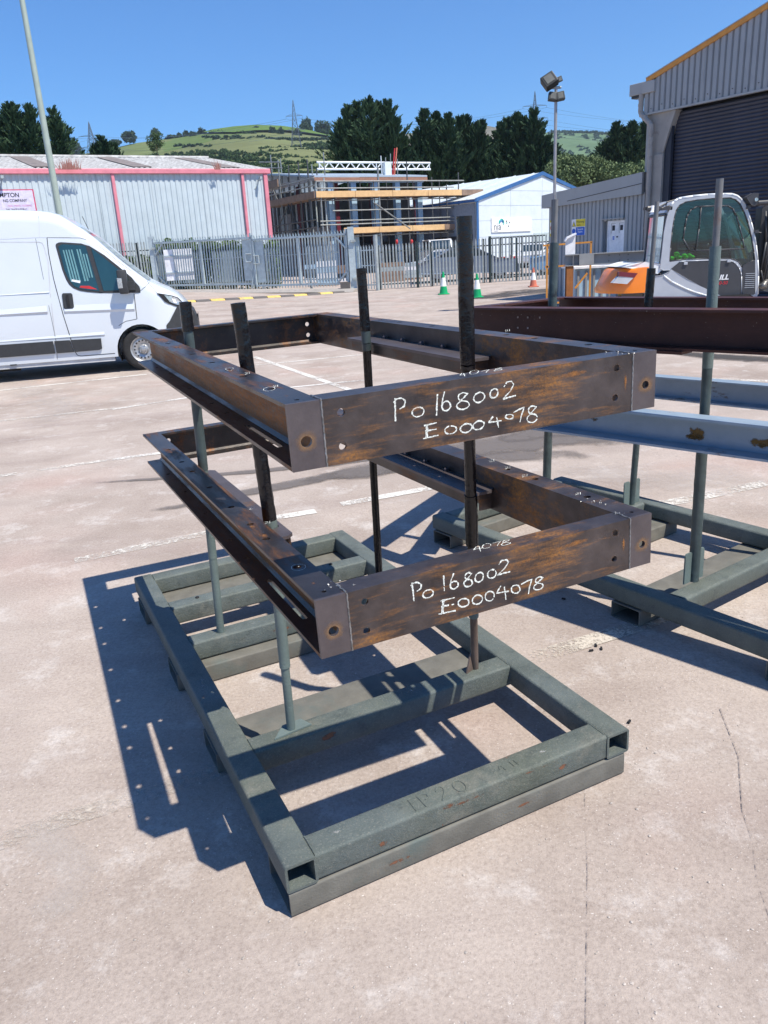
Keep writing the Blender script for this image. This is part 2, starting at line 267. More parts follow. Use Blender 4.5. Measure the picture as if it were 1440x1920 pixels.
# ------------------------------------------------------------------ mesh builder
class MB:
    def __init__(s): s.v = []; s.f = []; s.c = None
    def add(s, vs, fs, M=None):
        o = len(s.v)
        for p in vs:
            p = Vector(p); s.v.append(M @ p if M is not None else p)
        for f in fs: s.f.append(tuple(i+o for i in f))
        return s
    def box(s, lo, hi, M=None):
        x0, y0, z0 = lo; x1, y1, z1 = hi
        return s.add([(x0,y0,z0),(x1,y0,z0),(x1,y1,z0),(x0,y1,z0),(x0,y0,z1),(x1,y0,z1),(x1,y1,z1),(x0,y1,z1)],
                     [(0,3,2,1),(4,5,6,7),(0,1,5,4),(1,2,6,5),(2,3,7,6),(3,0,4,7)], M)
    def bar(s, a, b, w, h, up=(0, 0, 1)):
        a = Vector(a); b = Vector(b); d = (b-a); L = d.length; d.normalize(); u = Vector(up); r = d.cross(u)
        if r.length < 1e-4: r = d.cross(Vector((0, 1, 0)))
        r.normalize(); u = r.cross(d)
        M = Matrix((r, d, u)).transposed().to_4x4(); M.translation = a
        return s.box((-w/2, 0, -h/2), (w/2, L, h/2), M)
    def tube(s, a, b, r, n=10, r2=None, caps=True):
        a = Vector(a); b = Vector(b); r2 = r if r2 is None else r2; d = (b-a).normalized()
        u = d.orthogonal().normalized(); w_ = d.cross(u); V = []
        for c, rr in ((a, r), (b, r2)):
            for i in range(n):
                t = 2*math.pi*i/n; V.append(c + u*math.cos(t)*rr + w_*math.sin(t)*rr)
        F = [(i, (i+1) % n, n+(i+1) % n, n+i) for i in range(n)]
        if caps: F += [tuple(range(n-1, -1, -1)), tuple(range(n, 2*n))]
        return s.add(V, F)
    def path(s, pts, r, n=8):
        for a, b in zip(pts[:-1], pts[1:]): s.tube(a, b, r, n)
        return s
    def lathe(s, prof, n=20, M=None, closed=False, caps=True):
        V = []; F = []
        for (r, z) in prof:
            for i in range(n):
                t = 2*math.pi*i/n; V.append((r*math.cos(t), r*math.sin(t), z))
        k = len(prof)
        for j in range(k-1):
            for i in range(n): F.append((j*n+i, j*n+(i+1) % n, (j+1)*n+(i+1) % n, (j+1)*n+i))
        if caps: F.append(tuple(range(n-1, -1, -1))); F.append(tuple(range((k-1)*n, k*n)))
        return s.add(V, F, M)
    def plate(s, outer, holes, t, M=None, z0=0.0):
        """flat plate in local xy from z0 to z0+t, with real holes"""
        loops = [outer]+list(holes); flat = [Vector((p[0], p[1], 0)) for l in loops for p in l]
        tris = geometry.tessellate_polygon([[Vector((p[0], p[1], 0)) for p in l] for l in loops])
        n = len(flat); V = [(p.x, p.y, z0) for p in flat]+[(p.x, p.y, z0+t) for p in flat]; F = []
        for a, b, c in tris:
            cr = (flat[b]-flat[a]).cross(flat[c]-flat[a]).z
            if cr < 0: b, c = c, b
            F.append((a, c, b)); F.append((a+n, b+n, c+n))
        o = 0
        for l in loops:
            k = len(l)
            for i in range(k):
                j = (i+1) % k; F.append((o+i, o+j, n+o+j, n+o+i))
            o += k
        return s.add(V, F, M)
    def prism(s, poly, t, M=None, z0=0.0): return s.plate(poly, [], t, M, z0)
    def build(s, name, mat, parent=None, smooth=False, world=False, recalc=True, bevel=0, autosm=None):
        me = bpy.data.meshes.new(name)
        vs_ = s.v
        if world and parent is not None:
            Mi = parent.matrix_world.inverted() if not parent.parent else (parent.parent.matrix_world @ parent.matrix_basis).inverted(); vs_ = [Mi @ p for p in vs_]
        me.from_pydata([tuple(p) for p in vs_], [], s.f)
        if recalc or bevel:
            bm = bmesh.new(); bm.from_mesh(me)
            if bevel:
                bmesh.ops.remove_doubles(bm, verts=bm.verts, dist=1e-5)
                es = [e for e in bm.edges if len(e.link_faces) == 2 and e.calc_face_angle(0) > 0.6]
                bmesh.ops.bevel(bm, geom=es, offset=bevel, segments=2, affect='EDGES', profile=0.5)
            bmesh.ops.recalc_face_normals(bm, faces=bm.faces); bm.to_mesh(me); bm.free()
        o = bpy.data.objects.new(name, me); COL.objects.link(o)
        if mat is not None: me.materials.append(mat)
        if smooth:
            me.polygons.foreach_set('use_smooth', [True]*len(me.polygons))
            if autosm is not None:
                try: me.set_sharp_from_angle(angle=math.radians(autosm))
                except Exception: pass
        if parent is not None: o.parent = parent
        return o
def empty(name, loc=(0, 0, 0), M=None):
    o = bpy.data.objects.new(name, None); COL.objects.link(o); o.empty_display_size = 0.2
    if M is not None: o.matrix_world = M
    else: o.location = loc
    bpy.context.view_layer.update() if False else None
    if M is None: o.matrix_world = Matrix.Translation(Vector(loc))
    return o
def tag(o, label, cat, group=None, kind=None):
    o['label'] = label; o['category'] = cat
    if group: o['group'] = group
    if kind: o['kind'] = kind
    return o
def struct(o): o['kind'] = 'structure'; return o
def stuff(o): o['kind'] = 'stuff'; return o
def link_copy(src, name, parent, M=None, loc=None):
    o = bpy.data.objects.new(name, src.data); COL.objects.link(o); o.parent = parent
    if M is not None: o.matrix_basis = M
    if loc is not None: o.location = loc
    return o
def circ(x, y, r, n=14, ry=None): return [(x+r*math.cos(2*math.pi*i/n), y+(ry or r)*math.sin(2*math.pi*i/n)) for i in range(n)]
def slot(x, y0, y1, r, n=6):
    return [(x+r*math.cos(a), y1+r*math.sin(a)) for a in [math.pi*i/n for i in range(n+1)]]+[(x-r*math.cos(a), y0-r*math.sin(a)) for a in [math.pi*i/n for i in range(n+1)]]
def frameM(o, x, y, z=None):
    x = Vector(x).normalized(); y = Vector(y).normalized(); z = x.cross(y).normalized() if z is None else Vector(z)
    M = Matrix((x, y, z)).transposed().to_4x4(); M.translation = Vector(o); return M
def text_mesh(name, body, size, M, mat, parent=None, align='LEFT', sx=1.0, shear=0, offset=0.0):
    cu = bpy.data.curves.new(name, 'FONT'); cu.body = body; cu.size = size; cu.align_x = align; cu.shear = shear; cu.extrude = 0.001; cu.offset = offset; cu.space_line = 0.8
    ob = bpy.data.objects.new(name, cu); COL.objects.link(ob)
    dg = bpy.context.evaluated_depsgraph_get(); me = bpy.data.meshes.new_from_object(ob.evaluated_get(dg)); bpy.data.objects.remove(ob)
    me.transform(M @ Matrix.Diagonal((sx, 1, 1, 1))) if parent is None else me.transform(parent.matrix_world.inverted() @ M @ Matrix.Diagonal((sx, 1, 1, 1)))
    me.materials.clear(); me.materials.append(mat)
    o = bpy.data.objects.new(name, me); COL.objects.link(o)
    if parent is not None: o.parent = parent
    return o

def decal(name, parent, M, cx, cy, rx, ry, mat, off=.0006, r0=0.0, amp=.8, world=False, rot=0.0):
    """thin elliptical patch of worn colour on a flat face; M maps face xy to the parent's space, z is outwards"""
    V = []; FA = []; n = 20; rings = 5
    for j in range(rings+1):
        t = r0+(1-r0)*j/rings
        for i in range(n):
            a = 2*math.pi*i/n; x, y = rx*t*math.cos(a), ry*t*math.sin(a)
            V.append((cx+x*math.cos(rot)-y*math.sin(rot), cy+x*math.sin(rot)+y*math.cos(rot), off)); FA.append(amp*(1-((t-r0)/(1-r0)))**(1.3 if r0 else .8))
    F = [(j*n+i, j*n+(i+1) % n, (j+1)*n+(i+1) % n, (j+1)*n+i) for j in range(rings) for i in range(n)]
    if r0 == 0: F = F[n:]+[tuple(range(n, 2*n))]
    b = MB(); b.add(V, F, M); o = b.build(name, mat, parent, recalc=False, world=world)
    at_ = o.data.attributes.new('fade', 'FLOAT', 'POINT'); at_.data.foreach_set('value', FA); return o
# ================================================================== GROUND
def ground():
    xs = sorted(set(list(np.linspace(-30, 20, 60))+[-2500, -1200, -600, -300, -150, -80, -50, 30, 50, 80, 150, 300, 600, 1200, 2500]))
    ys = sorted(set(list(np.linspace(-6, 62, 70))+[-300, -80, -20, 90, 150, 260, 420, 700, 1200, 2500, 2900]))
    V = [(x, y, gz(x, y)-(0 if y < 300 else 2)) for y in ys for x in xs]; n = len(xs)
    F = [(j*n+i, j*n+i+1, (j+1)*n+i+1, (j+1)*n+i) for j in range(len(ys)-1) for i in range(n-1)]
    b = MB(); b.v = [Vector(v) for v in V]; b.f = F
    o = b.build('ground', M_GROUND, recalc=False); struct(o)
ground()
def ribbon(name, pts, width, mat, h=0.004, seg=0.5):
    """thin sheet following the ground along world xy points"""
    b = MB(); P = []
    for a, c in zip(pts[:-1], pts[1:]):
        a = Vector(a[:2]); c = Vector(c[:2]); k = max(1, int((c-a).length/seg))
        for i in range(k): P.append(a.lerp(c, i/k))
    P.append(Vector(pts[-1][:2])); V = []; w = width if hasattr(width, '__len__') else (width, width)
    for i, p in enumerate(P):
        d = (P[min(i+1, len(P)-1)]-P[max(i-1, 0)]).normalized(); nrm = Vector((-d.y, d.x)); ww = w[0]+(w[1]-w[0])*i/(len(P)-1)
        for s in (-.5, .5):
            q = p+nrm*ww*s; V.append((q.x, q.y, gz(q.x, q.y)+h))
    F = [(2*i, 2*i+1, 2*i+3, 2*i+2) for i in range(len(P)-1)]
    b.add(V, F); return struct(b.build(name, mat, recalc=False))
def pline(pxs, width, mat, name='painted_line', h=0.004): return ribbon(name, [gpt(*p) for p in pxs], width, mat, h)
pline([(-60, 739), (275, 702)], 0.10, M_LINE)
pline([(-60, 796), (215, 766)], 0.09, M_LINEW)
pline([(210, 768), (345, 747), (480, 727)], 0.09, M_LINE)
pline([(476, 669), (655, 731)], 0.10, M_LINE)
pline([(480, 685), (690, 664)], 0.08, M_LINE)
pline([(542, 727), (640, 717), (700, 712)], 0.09, M_LINE)
pline([(-60, 902), (180, 866)], 0.10, M_LINEW)
pline([(180, 866), (300, 850), (460, 828)], 0.09, M_LINE)
pline([(140, 1052), (400, 998), (500, 978)], 0.10, M_LINEW)
pline([(512, 972), (592, 959)], 0.10, M_LINE)
pline([(640, 946), (772, 922), (860, 905)], 0.10, M_LINE, h=0.004)
pline([(-60, 1600), (130, 1535), (300, 1482), (420, 1440)], 0.09, M_LINEF)
pline([(420, 1440), (700, 1342), (990, 1238)], 0.09, M_LINEF)
pline([(1000, 1234), (1080, 1210), (1185, 1178), (1300, 1140)], 0.10, M_LINEC)
pline([(1130, 965), (1300, 935), (1440, 905)], 0.12, M_LINEW)
pline([(1040, 700), (1440, 715)], 0.12, M_LINEW)
pline([(1101, 1330), (1097, 1500), (1102, 1640), (1099, 1925), (1104, 2300)], 0.0032, M_CRACK, 'paving_joint', 0.005)
pline([(1350, 1330), (1385, 1420), (1392, 1520), (1412, 1580), (1420, 1650), (1470, 1800)], 0.0038, M_CRACK, 'paving_joint', 0.005)
pline([(400, 582), (700, 566), (1000, 548)], 0.05, M_CRACK, 'paving_joint', 0.005)
def blot(pxs, width, mat, name, h):
    P = []
    G = [gpt(*p) for p in pxs]
    for a, c in zip(G[:-1], G[1:]):
        k = max(2, int((c-a).length/.25))
        for i in range(k): P.append(a.lerp(c, i/k))
    P.append(G[-1]); V = []; FA = []; n = len(P)
    for i, p in enumerate(P):
        d = P[min(i+1, n-1)]-P[max(i-1, 0)]; nr = Vector((-d.y, d.x)).normalized(); t = i/(n-1); w = width[0]+(width[1]-width[0])*t
        for j in range(7):
            s = -1+j/3; q = Vector((p.x, p.y))+nr*w*.5*s; V.append((q.x, q.y, gz(q.x, q.y)+h)); FA.append(.72*(1-s*s)*min(1, t*5, (1-t)*5)**.6 if 0 < i < n-1 else 0)
    b = MB(); b.add(V, [(7*i+j, 7*i+j+1, 7*i+8+j, 7*i+7+j) for i in range(n-1) for j in range(6)]); o = b.build(name, mat, recalc=False)
    at_ = o.data.attributes.new('fade', 'FLOAT', 'POINT'); at_.data.foreach_set('value', FA); return struct(o)
blot([(120, 910), (380, 893), (620, 872), (880, 832)], (0.10, 0.3), M_FSTAIN, 'damp_stain', .006)
blot([(160, 975), (340, 950), (460, 925), (640, 890), (900, 858), (1160, 850)], (0.12, 0.7), M_FSTAIN, 'damp_stain', .007)
blot([(520, 912), (700, 880), (860, 845), (1060, 818), (1300, 800)], (0.4, 1.5), M_FSTAIN, 'damp_stain', .008)
blot([(900, 835), (1020, 812), (1140, 800), (1300, 805)], (0.5, 1.2), M_FSTAIN, 'damp_stain', .009)
blot([(830, 563), (930, 556), (1060, 538)], (2.0, 6.5), M_FTAR, 'tarmac_stain', .006)
blot([(1200, 655), (1330, 668), (1520, 680)], (.5, 1.1), M_FTAR, 'tarmac_stain', .006)
blot([(1000, 690), (1250, 700), (1500, 745)], (.9, .9), M_FPALE, 'dusty_patch', .006)
blot([(-40, 690), (120, 760), (60, 830)], (1.0, 1.2), M_FPALE, 'dusty_patch', .007)
blot([(1000, 880), (1250, 900), (1500, 880)], (.8, 1.2), M_FPALE, 'dusty_patch', .010)
blot([(20, 1500), (150, 1640), (60, 1780)], (.25, .3), M_FPALE, 'dusty_patch', .006)

# small stones, nobody could count them
def stones():
    b = MB(); r = random.Random(5)
    def stone(p, s):
        ico = [(0,0,.7),(.8,0,.15),(.25,.76,.2),(-.65,.47,.1),(-.6,-.5,.2),(.25,-.8,.1),(0,0,-.3)]
        M = Matrix.Translation(p) @ Matrix.Rotation(r.random()*6.3, 4, 'Z') @ Matrix.Diagonal((s*r.uniform(.7, 1.3), s*r.uniform(.6, 1.1), s*r.uniform(.5, 1), 1))
        b.add(ico, [(0,1,2),(0,2,3),(0,3,4),(0,4,5),(0,5,1),(6,2,1),(6,3,2),(6,4,3),(6,5,4),(6,1,5)], M)
    for i in range(1500):
        y = 0.7+ (r.random()**1.6)*9; x = r.uniform(-1, 1)*(0.6*y+0.6)
        stone(Vector((x, y, gz(x, y)+0.001)), 0.0017+0.0042*r.random()**3)
    for i in range(330):
        c = r.choice([(-1.1, 3.1), (-.9, 2.1), (-.35, 1.5), (.45, 1.35), (1.0, 2.2), (1.5, 3.2), (2.4, 6.0)]); x = r.gauss(c[0], .35); y = r.gauss(c[1], .3)
        stone(Vector((x, y, gz(x, y)+0.001)), 0.002+0.006*r.random()**2)
    o = b.build('gravel', simple('gravel_stone', (0.42, 0.37, 0.33), 0.9, 0, 0.35, 30), recalc=False); stuff(o)
    o['label'] = 'loose pale grit and small stones scattered over the yard surface'; o['category'] = 'gravel'
    b2 = MB()
    b = b2
    for (px, py) in [(1118, 1214), (1128, 1220), (1105, 1222), (1060, 1125), (1178, 1358)]:
        p = gpt(px, py); a = r.random()*3
        b2.bar((p.x, p.y, p.z+.006), (p.x+.018*math.cos(a), p.y+.022*math.sin(a), p.z+.006), .008, .007)
    o = b2.build('steel_offcuts', M_DARK); stuff(o); o['label'] = 'small dark steel offcuts lying on the ground between the stillages'; o['category'] = 'offcuts'
stones()
# ================================================================== STILLAGES
RW = Matrix(((1, -.004, -.012), (.004, 1, -.007), (.012, .007, 1)))
def stillM(x0, y0, yaw):
    u = Vector((math.cos(yaw), math.sin(yaw), 0)); v = Vector((-math.sin(yaw), math.cos(yaw), 0))
    u = u - NG*u.dot(NG); u.normalize(); v = NG.cross(u)
    o = Vector((x0, y0, 0)); o.z = x0*SX+y0*SY
    M = Matrix((u, v, NG)).transposed().to_4x4(); M.translation = o; return M
def rrect(w, h, r, n=4):
    P = []
    for cx, cy, a0 in ((w-r, h-r, 0), (r, h-r, 90), (r, r, 180), (w-r, r, 270)):
        for i in range(n+1):
            a = math.radians(a0+90*i/n); P.append((cx+r*math.cos(a), cy+r*math.sin(a)))
    return P
def rhs(b, M, L, w, h, r=0.014, t=0.008, n=4):
    """hollow rounded box section running along local y from 0 to L; x 0..w, z 0..h"""
    o = rrect(w, h, r, n); ri = max(r-t, .003); i_ = [(x+t, y+t) for x, y in rrect(w-2*t, h-2*t, ri, n)]; k = len(o); V = []
    for y in (0, L):
        V += [(x, y, z) for x, z in o]+[(x, y, z) for x, z in i_]
    F = []
    for j in range(k):
        q = (j+1) % k
        F += [(j, q, 2*k+q, 2*k+j), (k+j, 3*k+j, 3*k+q, k+q), (j, k+j, k+q, q), (2*k+j, 2*k+q, 3*k+q, 3*k+j)]
    return b.add(V, F, M)
T = Matrix.Translation
RZ = lambda a: Matrix.Rotation(math.radians(a), 4, 'Z')
ZT, ZF, S_ = 0.1755, 0.087, 0.0935
def stillage(name, M, W, L, rails_len, members, feet, label, group):
    root = empty(name, M=M); tag(root, label, 'stillage', group)
    for x in (0, W-S_):
        b = MB(); rhs(b, T((x, 0, ZF)), L, S_, ZT-ZF, 0.010); b.build('rail', M_GREEN, root, True, autosm=50)
    for y in members:
        b = MB(); rhs(b, T((S_-.001, y+S_, ZF+.0005)) @ RZ(-90), W-2*S_+.002, S_, ZT-ZF-.001, 0.010); b.build('crossbeam', M_GREEN, root, True, autosm=50)
    for (y, d, x0, x1) in feet:
        b = MB(); rhs(b, T((x0, y+d, 0.002)) @ RZ(-90), x1-x0, d, ZF-.005, 0.008, 0.006); b.build('foot', M_FOOT, root, True, autosm=50)
    return root
W1, L1 = 1.224, 2.388
SM1 = stillM(-0.3275+0.0045, 1.7075-0.003, 0.4477-.002)
still1 = stillage('steel_stillage', SM1, W1, L1, L1, [0.004, 0.55, 1.45, 1.868, L1-S_-.002],
    [(0.001, .185, .004, W1-.016), (.74, .19, -.004, W1-.01), (1.387, .185, -.004, W1-.01), (2.14, .19, -.004, W1-.01)],
    'green painted steel stillage nearest the camera, carrying the two chalk-marked rusty frames', 'painted steel stillages')
# bolts and holes on top
def lumps(root, pts, r=.008, mat=None, name='bolt_head', z=ZT):
    for x, y in pts:
        b = MB(); b.lathe([(r, 0), (r, .004), (r*.7, .006)], 10, T((x, y, z))); b.build(name, mat or M_GREEN, root)
lumps(still1, [(.23, 1.925), (.7, 1.93), (.95, 1.93)], .010, M_DARK)
def strokes(b, glyph, cx, cy, w, h, M, r, slope=0.0):
    for st in GL[glyph]:
        P = [M @ Vector((cx+(x-.5)*w+slope*(y-.5)*h, cy+(y-.5)*h, 0)) for x, y in st]
        for a, c in zip(P[:-1], P[1:]):
            if (a-c).length > 1e-4: b.tube(a, c, r, 5)
def arcp(cx, cy, rx, ry, a0, a1, n=10): return [(cx+rx*math.cos(math.radians(a0+(a1-a0)*i/n)), cy+ry*math.sin(math.radians(a0+(a1-a0)*i/n))) for i in range(n+1)]
GL = {'P': [[(.12, 1), (.18, 0)], [(.0, .86), (.25, .98), (.6, .98), (.9, .82), (.85, .6), (.5, .5)]],
      'o': [arcp(.5, .5, .5, .5, 100, 460, 12)], '0': [arcp(.5, .5, .48, .48, 80, 445, 14)],
      '1': [[(.5, 1), (.55, 0)]], '6': [[(.35, 1), (.12, .6), (.05, .3)]+arcp(.48, .25, .45, .25, 170, -200, 10)],
      '8': [arcp(.55, .74, .36, .24, 30, 250, 8)+arcp(.5, .25, .46, .25, 75, -240, 10)+[(.9, .9)]],
      '2': [[(.1, .75), (.3, .98), (.7, 1.0), (.85, .8), (.6, .45), (.05, .02), (.5, .08), (1.0, .12)]],
      'E': [[(.2, .95), (.1, 0)], [(.05, .93), (.95, 1.0)], [(.1, .52), (.9, .55)], [(-.08, .02), (1, .08)], [(.27, .95), (.2, .1)]],
      '4': [[(.35, .95), (.05, .45), (.95, .5)], [(.62, .85), (.75, -.1)]],
      '7': [[(.0, .85), (.5, .95), (1.0, 1.0), (.75, .5), (.6, 0)]],
      'T': [[(.5, 1), (.45, 0)], [(0, 1), (1, .98)]], 'H': [[(.1, 1), (.1, 0)], [(.9, 1), (.9, 0)], [(.1, .5), (.9, .5)]]}
def beadtext():
    b = MB(); M = T((0, 0, ZT+.0002))
    for g_, x in (('T', .42), ('P', .465), ('2', .525), ('0', .585)): strokes(b, g_, x, .045, .038, .058, M, .0022, 0)
    for g_, x in (('4', .745), ('1', .782), ('1', .798)): strokes(b, g_, x, .05, .022, .028, M, .0018, 0)
    stuff(b.build('weld_bead_lettering', M_GREEN, still1))
beadtext()
# posts: list of (z0, z1, radius, material) along a leaning axis given in world space
def post(root, base, top, segs, collars=(), seed=0):
    """base/top world points; segs = (t0,t1,r,mat,lumpy) with t = metres above base"""
    r_ = random.Random(seed); d = (top-base).normalized(); u = d.orthogonal().normalized(); w_ = d.cross(u)
    first = None
    for (t0, t1, r, mat, lump) in segs:
        b = MB(); n = 18; k = max(2, int((t1-t0)/.018)) if lump else 2; V = []
        for j in range(k+1):
            t = t0+(t1-t0)*j/k; c = base+d*t
            for i in range(n):
                a = 2*math.pi*i/n; rr = r
                if lump: rr = r*(1+lump*(r_.random()-.4)+ (0.03 if (int(t*37+i*.7) % 7 == 0) else 0))
                V.append(c+(u*math.cos(a)+w_*math.sin(a))*rr)
        ri = r*.72; m = len(V)
        for i in range(n):
            a = 2*math.pi*i/n; V.append(base+d*t1+(u*math.cos(a)+w_*math.sin(a))*ri)
        for i in range(n):
            a = 2*math.pi*i/n; V.append(base+d*(t1-.03)+(u*math.cos(a)+w_*math.sin(a))*ri)
        F = [(j*n+i, j*n+(i+1) % n, (j+1)*n+(i+1) % n, (j+1)*n+i) for j in range(k) for i in range(n)]
        o = k*n
        F += [(o+i, o+(i+1) % n, m+(i+1) % n, m+i) for i in range(n)]+[(m+i, m+(i+1) % n, m+n+(i+1) % n, m+n+i) for i in range(n)]
        F += [tuple(range(m+n, m+2*n)), tuple(range(n-1, -1, -1))]
        b.add(V, F); b.build('post_tube', mat, root, True, world=True, autosm=45)
FSC = 0.825
FR = [((-0.232, 1.953, 1.403), ((0.91726, -0.39797, -0.01595), (0.39793, 0.91740, -0.00555), (0.01684, -0.00126, 0.99986))),
      ((-0.202, 1.947, 0.860), ((0.90879, -0.41649, -0.02544), (0.41683, 0.90893, 0.01004), (0.01894, -0.01973, 0.99963)))]
FMX = []
for o_, R_ in FR:
    M = Matrix(R_).to_4x4(); M.translation = CAM+(Vector(o_)-CAM)*FSC; FMX.append(M)
FW, FL, FD, FC = 1.20624*FSC, 2.9303*FSC, 0.17847*FSC, 0.0945*FSC
def onframe(i, px, py, zl): # point on the plane z=zl of frame i
    M = FMX[i]; n = M.to_3x3() @ Vector((0, 0, 1)); return onwall(px, py, M @ Vector((0, 0, zl)), n)
zpl = -.078*FSC
def bw(x, y): return SM1 @ Vector((x, y, ZT))
bases = {'A': bw(.232, 1.497), 'B': bw(.242, .605), 'C': bw(1.03, 1.497), 'D': bw(1.008, .612)}
ups = {'A': onframe(1, 382, 886, zpl), 'B': onframe(1, 508, 988, zpl), 'C': onframe(0, 687, 643, zpl), 'D': onframe(0, 877, 683, zpl)}
tops_px = {'A': 566, 'B': 568, 'C': 503, 'D': 405}
TX = {'A': 347, 'B': 446, 'C': 677, 'D': 870}
def pfun(n):
    """piecewise axis: base -> bracket -> top; returns position at arc length and total length"""
    b_, u_ = bases[n], ups[n]; L1_ = (u_-b_).length; d1 = (u_-b_).normalized(); t_ = at(TX[n], tops_px[n], u_.y-.01); d2 = (t_-u_).normalized(); L2_ = (t_-u_).length
    return (lambda s: b_+d1*s if s <= L1_ else u_+d2*(s-L1_)), L1_, L1_+L2_
def lat(n, py):
    f, _, L_ = pfun(n); return min(range(0, int(L_*1000)+1), key=lambda k: abs(px_of(f(k/1000))[1]-py))/1000
def posttop(n): return bases[n], ups[n], 0
for n, spec in {'A': [(0, 1046, .0175, M_TUBEG, 0), (1046, 880, .0185, M_TUBEG, 0), (880, 620, .020, M_SLEEVEG, .03), (620, 566, .0235, M_SLEEVE, .08)],
                'B': [(0, 1250, .0150, M_TUBEG, 0), (1250, 1120, .0185, M_TUBEG, .02), (1120, 975, .022, M_TUBEG, .02), (975, 830, .0215, M_SLEEVE, .10), (830, 568, .0215, M_SLEEVE, .05)],
                'C': [(0, 740, .0170, M_SLEEVE, .02), (740, 655, .0175, M_SLEEVE, .02), (655, 620, .019, M_SLEEVEG, .02), (620, 503, .020, M_SLEEVE, .04)],
                'D': [(0, 1155, .0145, M_TUBEB, 0), (1155, 1140, .019, M_TUBEG, .02), (1140, 1020, .0165, M_SLEEVE, .04), (1020, 928, .0225, M_SLEEVE, .05), (928, 690, .0195, M_SLEEVE, .02), (690, 403, .0235, M_SLEEVE, .07)]}.items():
    f, L1_, LT = pfun(n)
    for (a, c, r, m, l) in spec:
        t0 = lat(n, a) if a else 0.0; t1 = lat(n, c) if c > tops_px[n]+4 else LT
        cuts = [t0-.001]+([L1_] if t0+.01 < L1_ < t1-.01 else [])+[t1]
        for k in range(len(cuts)-1): p, q = f(max(0, cuts[k])), f(cuts[k+1]); post(still1, p, q, [(0, (q-p).length, r, m, l)], seed=ord(n)+k)
MFX = lambda y: Matrix(((1, 0, 0, 0), (0, 0, -1, y), (0, 1, 0, 0), (0, 0, 0, 1)))
for (y, cx, cz, rx, rz, m) in ((.5505, .36, .14, .11, .035, M_DRUST), (.0045, .52, .158, .10, .022, M_DRUST), (.0045, .58, .15, .16, .012, M_DRUST), (.0045, .84, .16, .14, .010, M_DRUST), (.0045, .30, .12, .05, .03, M_DRUST), (.0045, .95, .13, .05, .03, M_DRUST), (.0015, .35, .04, .12, .02, M_DRUST), (.0015, .8, .05, .14, .015, M_DRUST), (1.4505, .5, .13, .2, .02, M_DRUST)):
    decal('rust_patch', still1, MFX(y), cx, cz, rx, rz, m)
for (cx, cy, rx, ry) in ((.05, 1.1, .03, .12), (.9, .05, .10, .02), (.18, .06, .04, .02), (1.17, .9, .02, .1), (.7, .6, .1, .02), (.4, 1.49, .1, .02)):
    decal('paint_scuff', still1, T((0, 0, ZT)), cx, cy, rx, ry, M_DSMEAR, amp=.72)
# weld beads where members meet the rails
for y in (.0975, .55, .643, 1.45, 1.543, 1.868, 1.961):
    for x in (S_, W1-S_):
        b = MB(); r_ = random.Random(int(y*100+x*10)); P = [Vector((x+r_.uniform(-.001, .001), y+(.001 if y > .0 else 0), ZF+.012+j*.006)) for j in range(11)]; b.path(P, .0035, 5); b.build('weld_bead', M_GREEN, still1)
for y in (.004, .55, 1.45, 1.868):
    for x in (S_, W1-S_):
        b = MB(); r_ = random.Random(int(y*90+x*10)); P = [Vector((x+r_.uniform(-.001, .001), y+.014+j*.008, ZT-.0008)) for j in range(10)]; b.path(P, .003, 5); b.build('weld_bead', M_GREEN, still1)
# triangular gussets at the foot of posts
def gusset(root, P, yaw, w, h, t, mat, M0):
    b = MB(); M = M0 @ T(P) @ RZ(yaw) @ Matrix.Rotation(math.pi/2, 4, 'X')
    b.prism([(0.012, 0), (w, 0), (w*.55, h*.75), (0.016, h)], t, M, -t/2); b.build('gusset', mat, root)
for n, yaw in (('D', 200), ('D', 60)): gusset(still1, SM1.inverted() @ bases[n], yaw, .055, .085, .006, M_TUBEB, Matrix.Identity(4))
b = MB(); pB = SM1.inverted() @ bases['B']
b.prism([(-.07, -.028), (.072, -.012), (.05, .04), (-.02, .035)], .006, T((pB.x, pB.y, ZT+.0005))); b.build('base_plate', M_TUBEG, still1)
# ================================================================== FRAMES (channel-section steel)
TF, TWB = .0095, .008
def chan(b, M, L, fl, holes_top=(), holes_bot=(), holes_web=(), D=FD, wb_=None):
    """channel along local y; web outer face at x=0, flanges reach x=fl; top at z=0"""
    out = [(0, 0), (fl, 0), (fl, L), (0, L)]
    b.plate(out, holes_top, TF, M, -TF); b.plate(out, holes_bot, TF, M, -D)
    MW = M @ Matrix(((0, 0, 1, 0), (1, 0, 0, 0), (0, 1, 0, 0), (0, 0, 0, 1)))   # plate x->y, y->z, z->x
    (wb_ or b).plate([(0, -D+TF), (L, -D+TF), (L, -TF), (0, -TF)], holes_web, TWB, MW)
    for zz in (-TF, -D+TF):
        s = -1 if zz == -TF else 1
        b.add([(TWB, 0, zz), (TWB+.009, 0, zz), (TWB, 0, zz+s*.009), (TWB, L, zz), (TWB+.009, L, zz), (TWB, L, zz+s*.009)], [(0, 1, 2), (3, 5, 4), (0, 3, 4, 1), (1, 4, 5, 2), (0, 2, 5, 3)], M)
    return b
def flipx(M): return M @ Matrix.Diagonal((-1, 1, 1, 1))
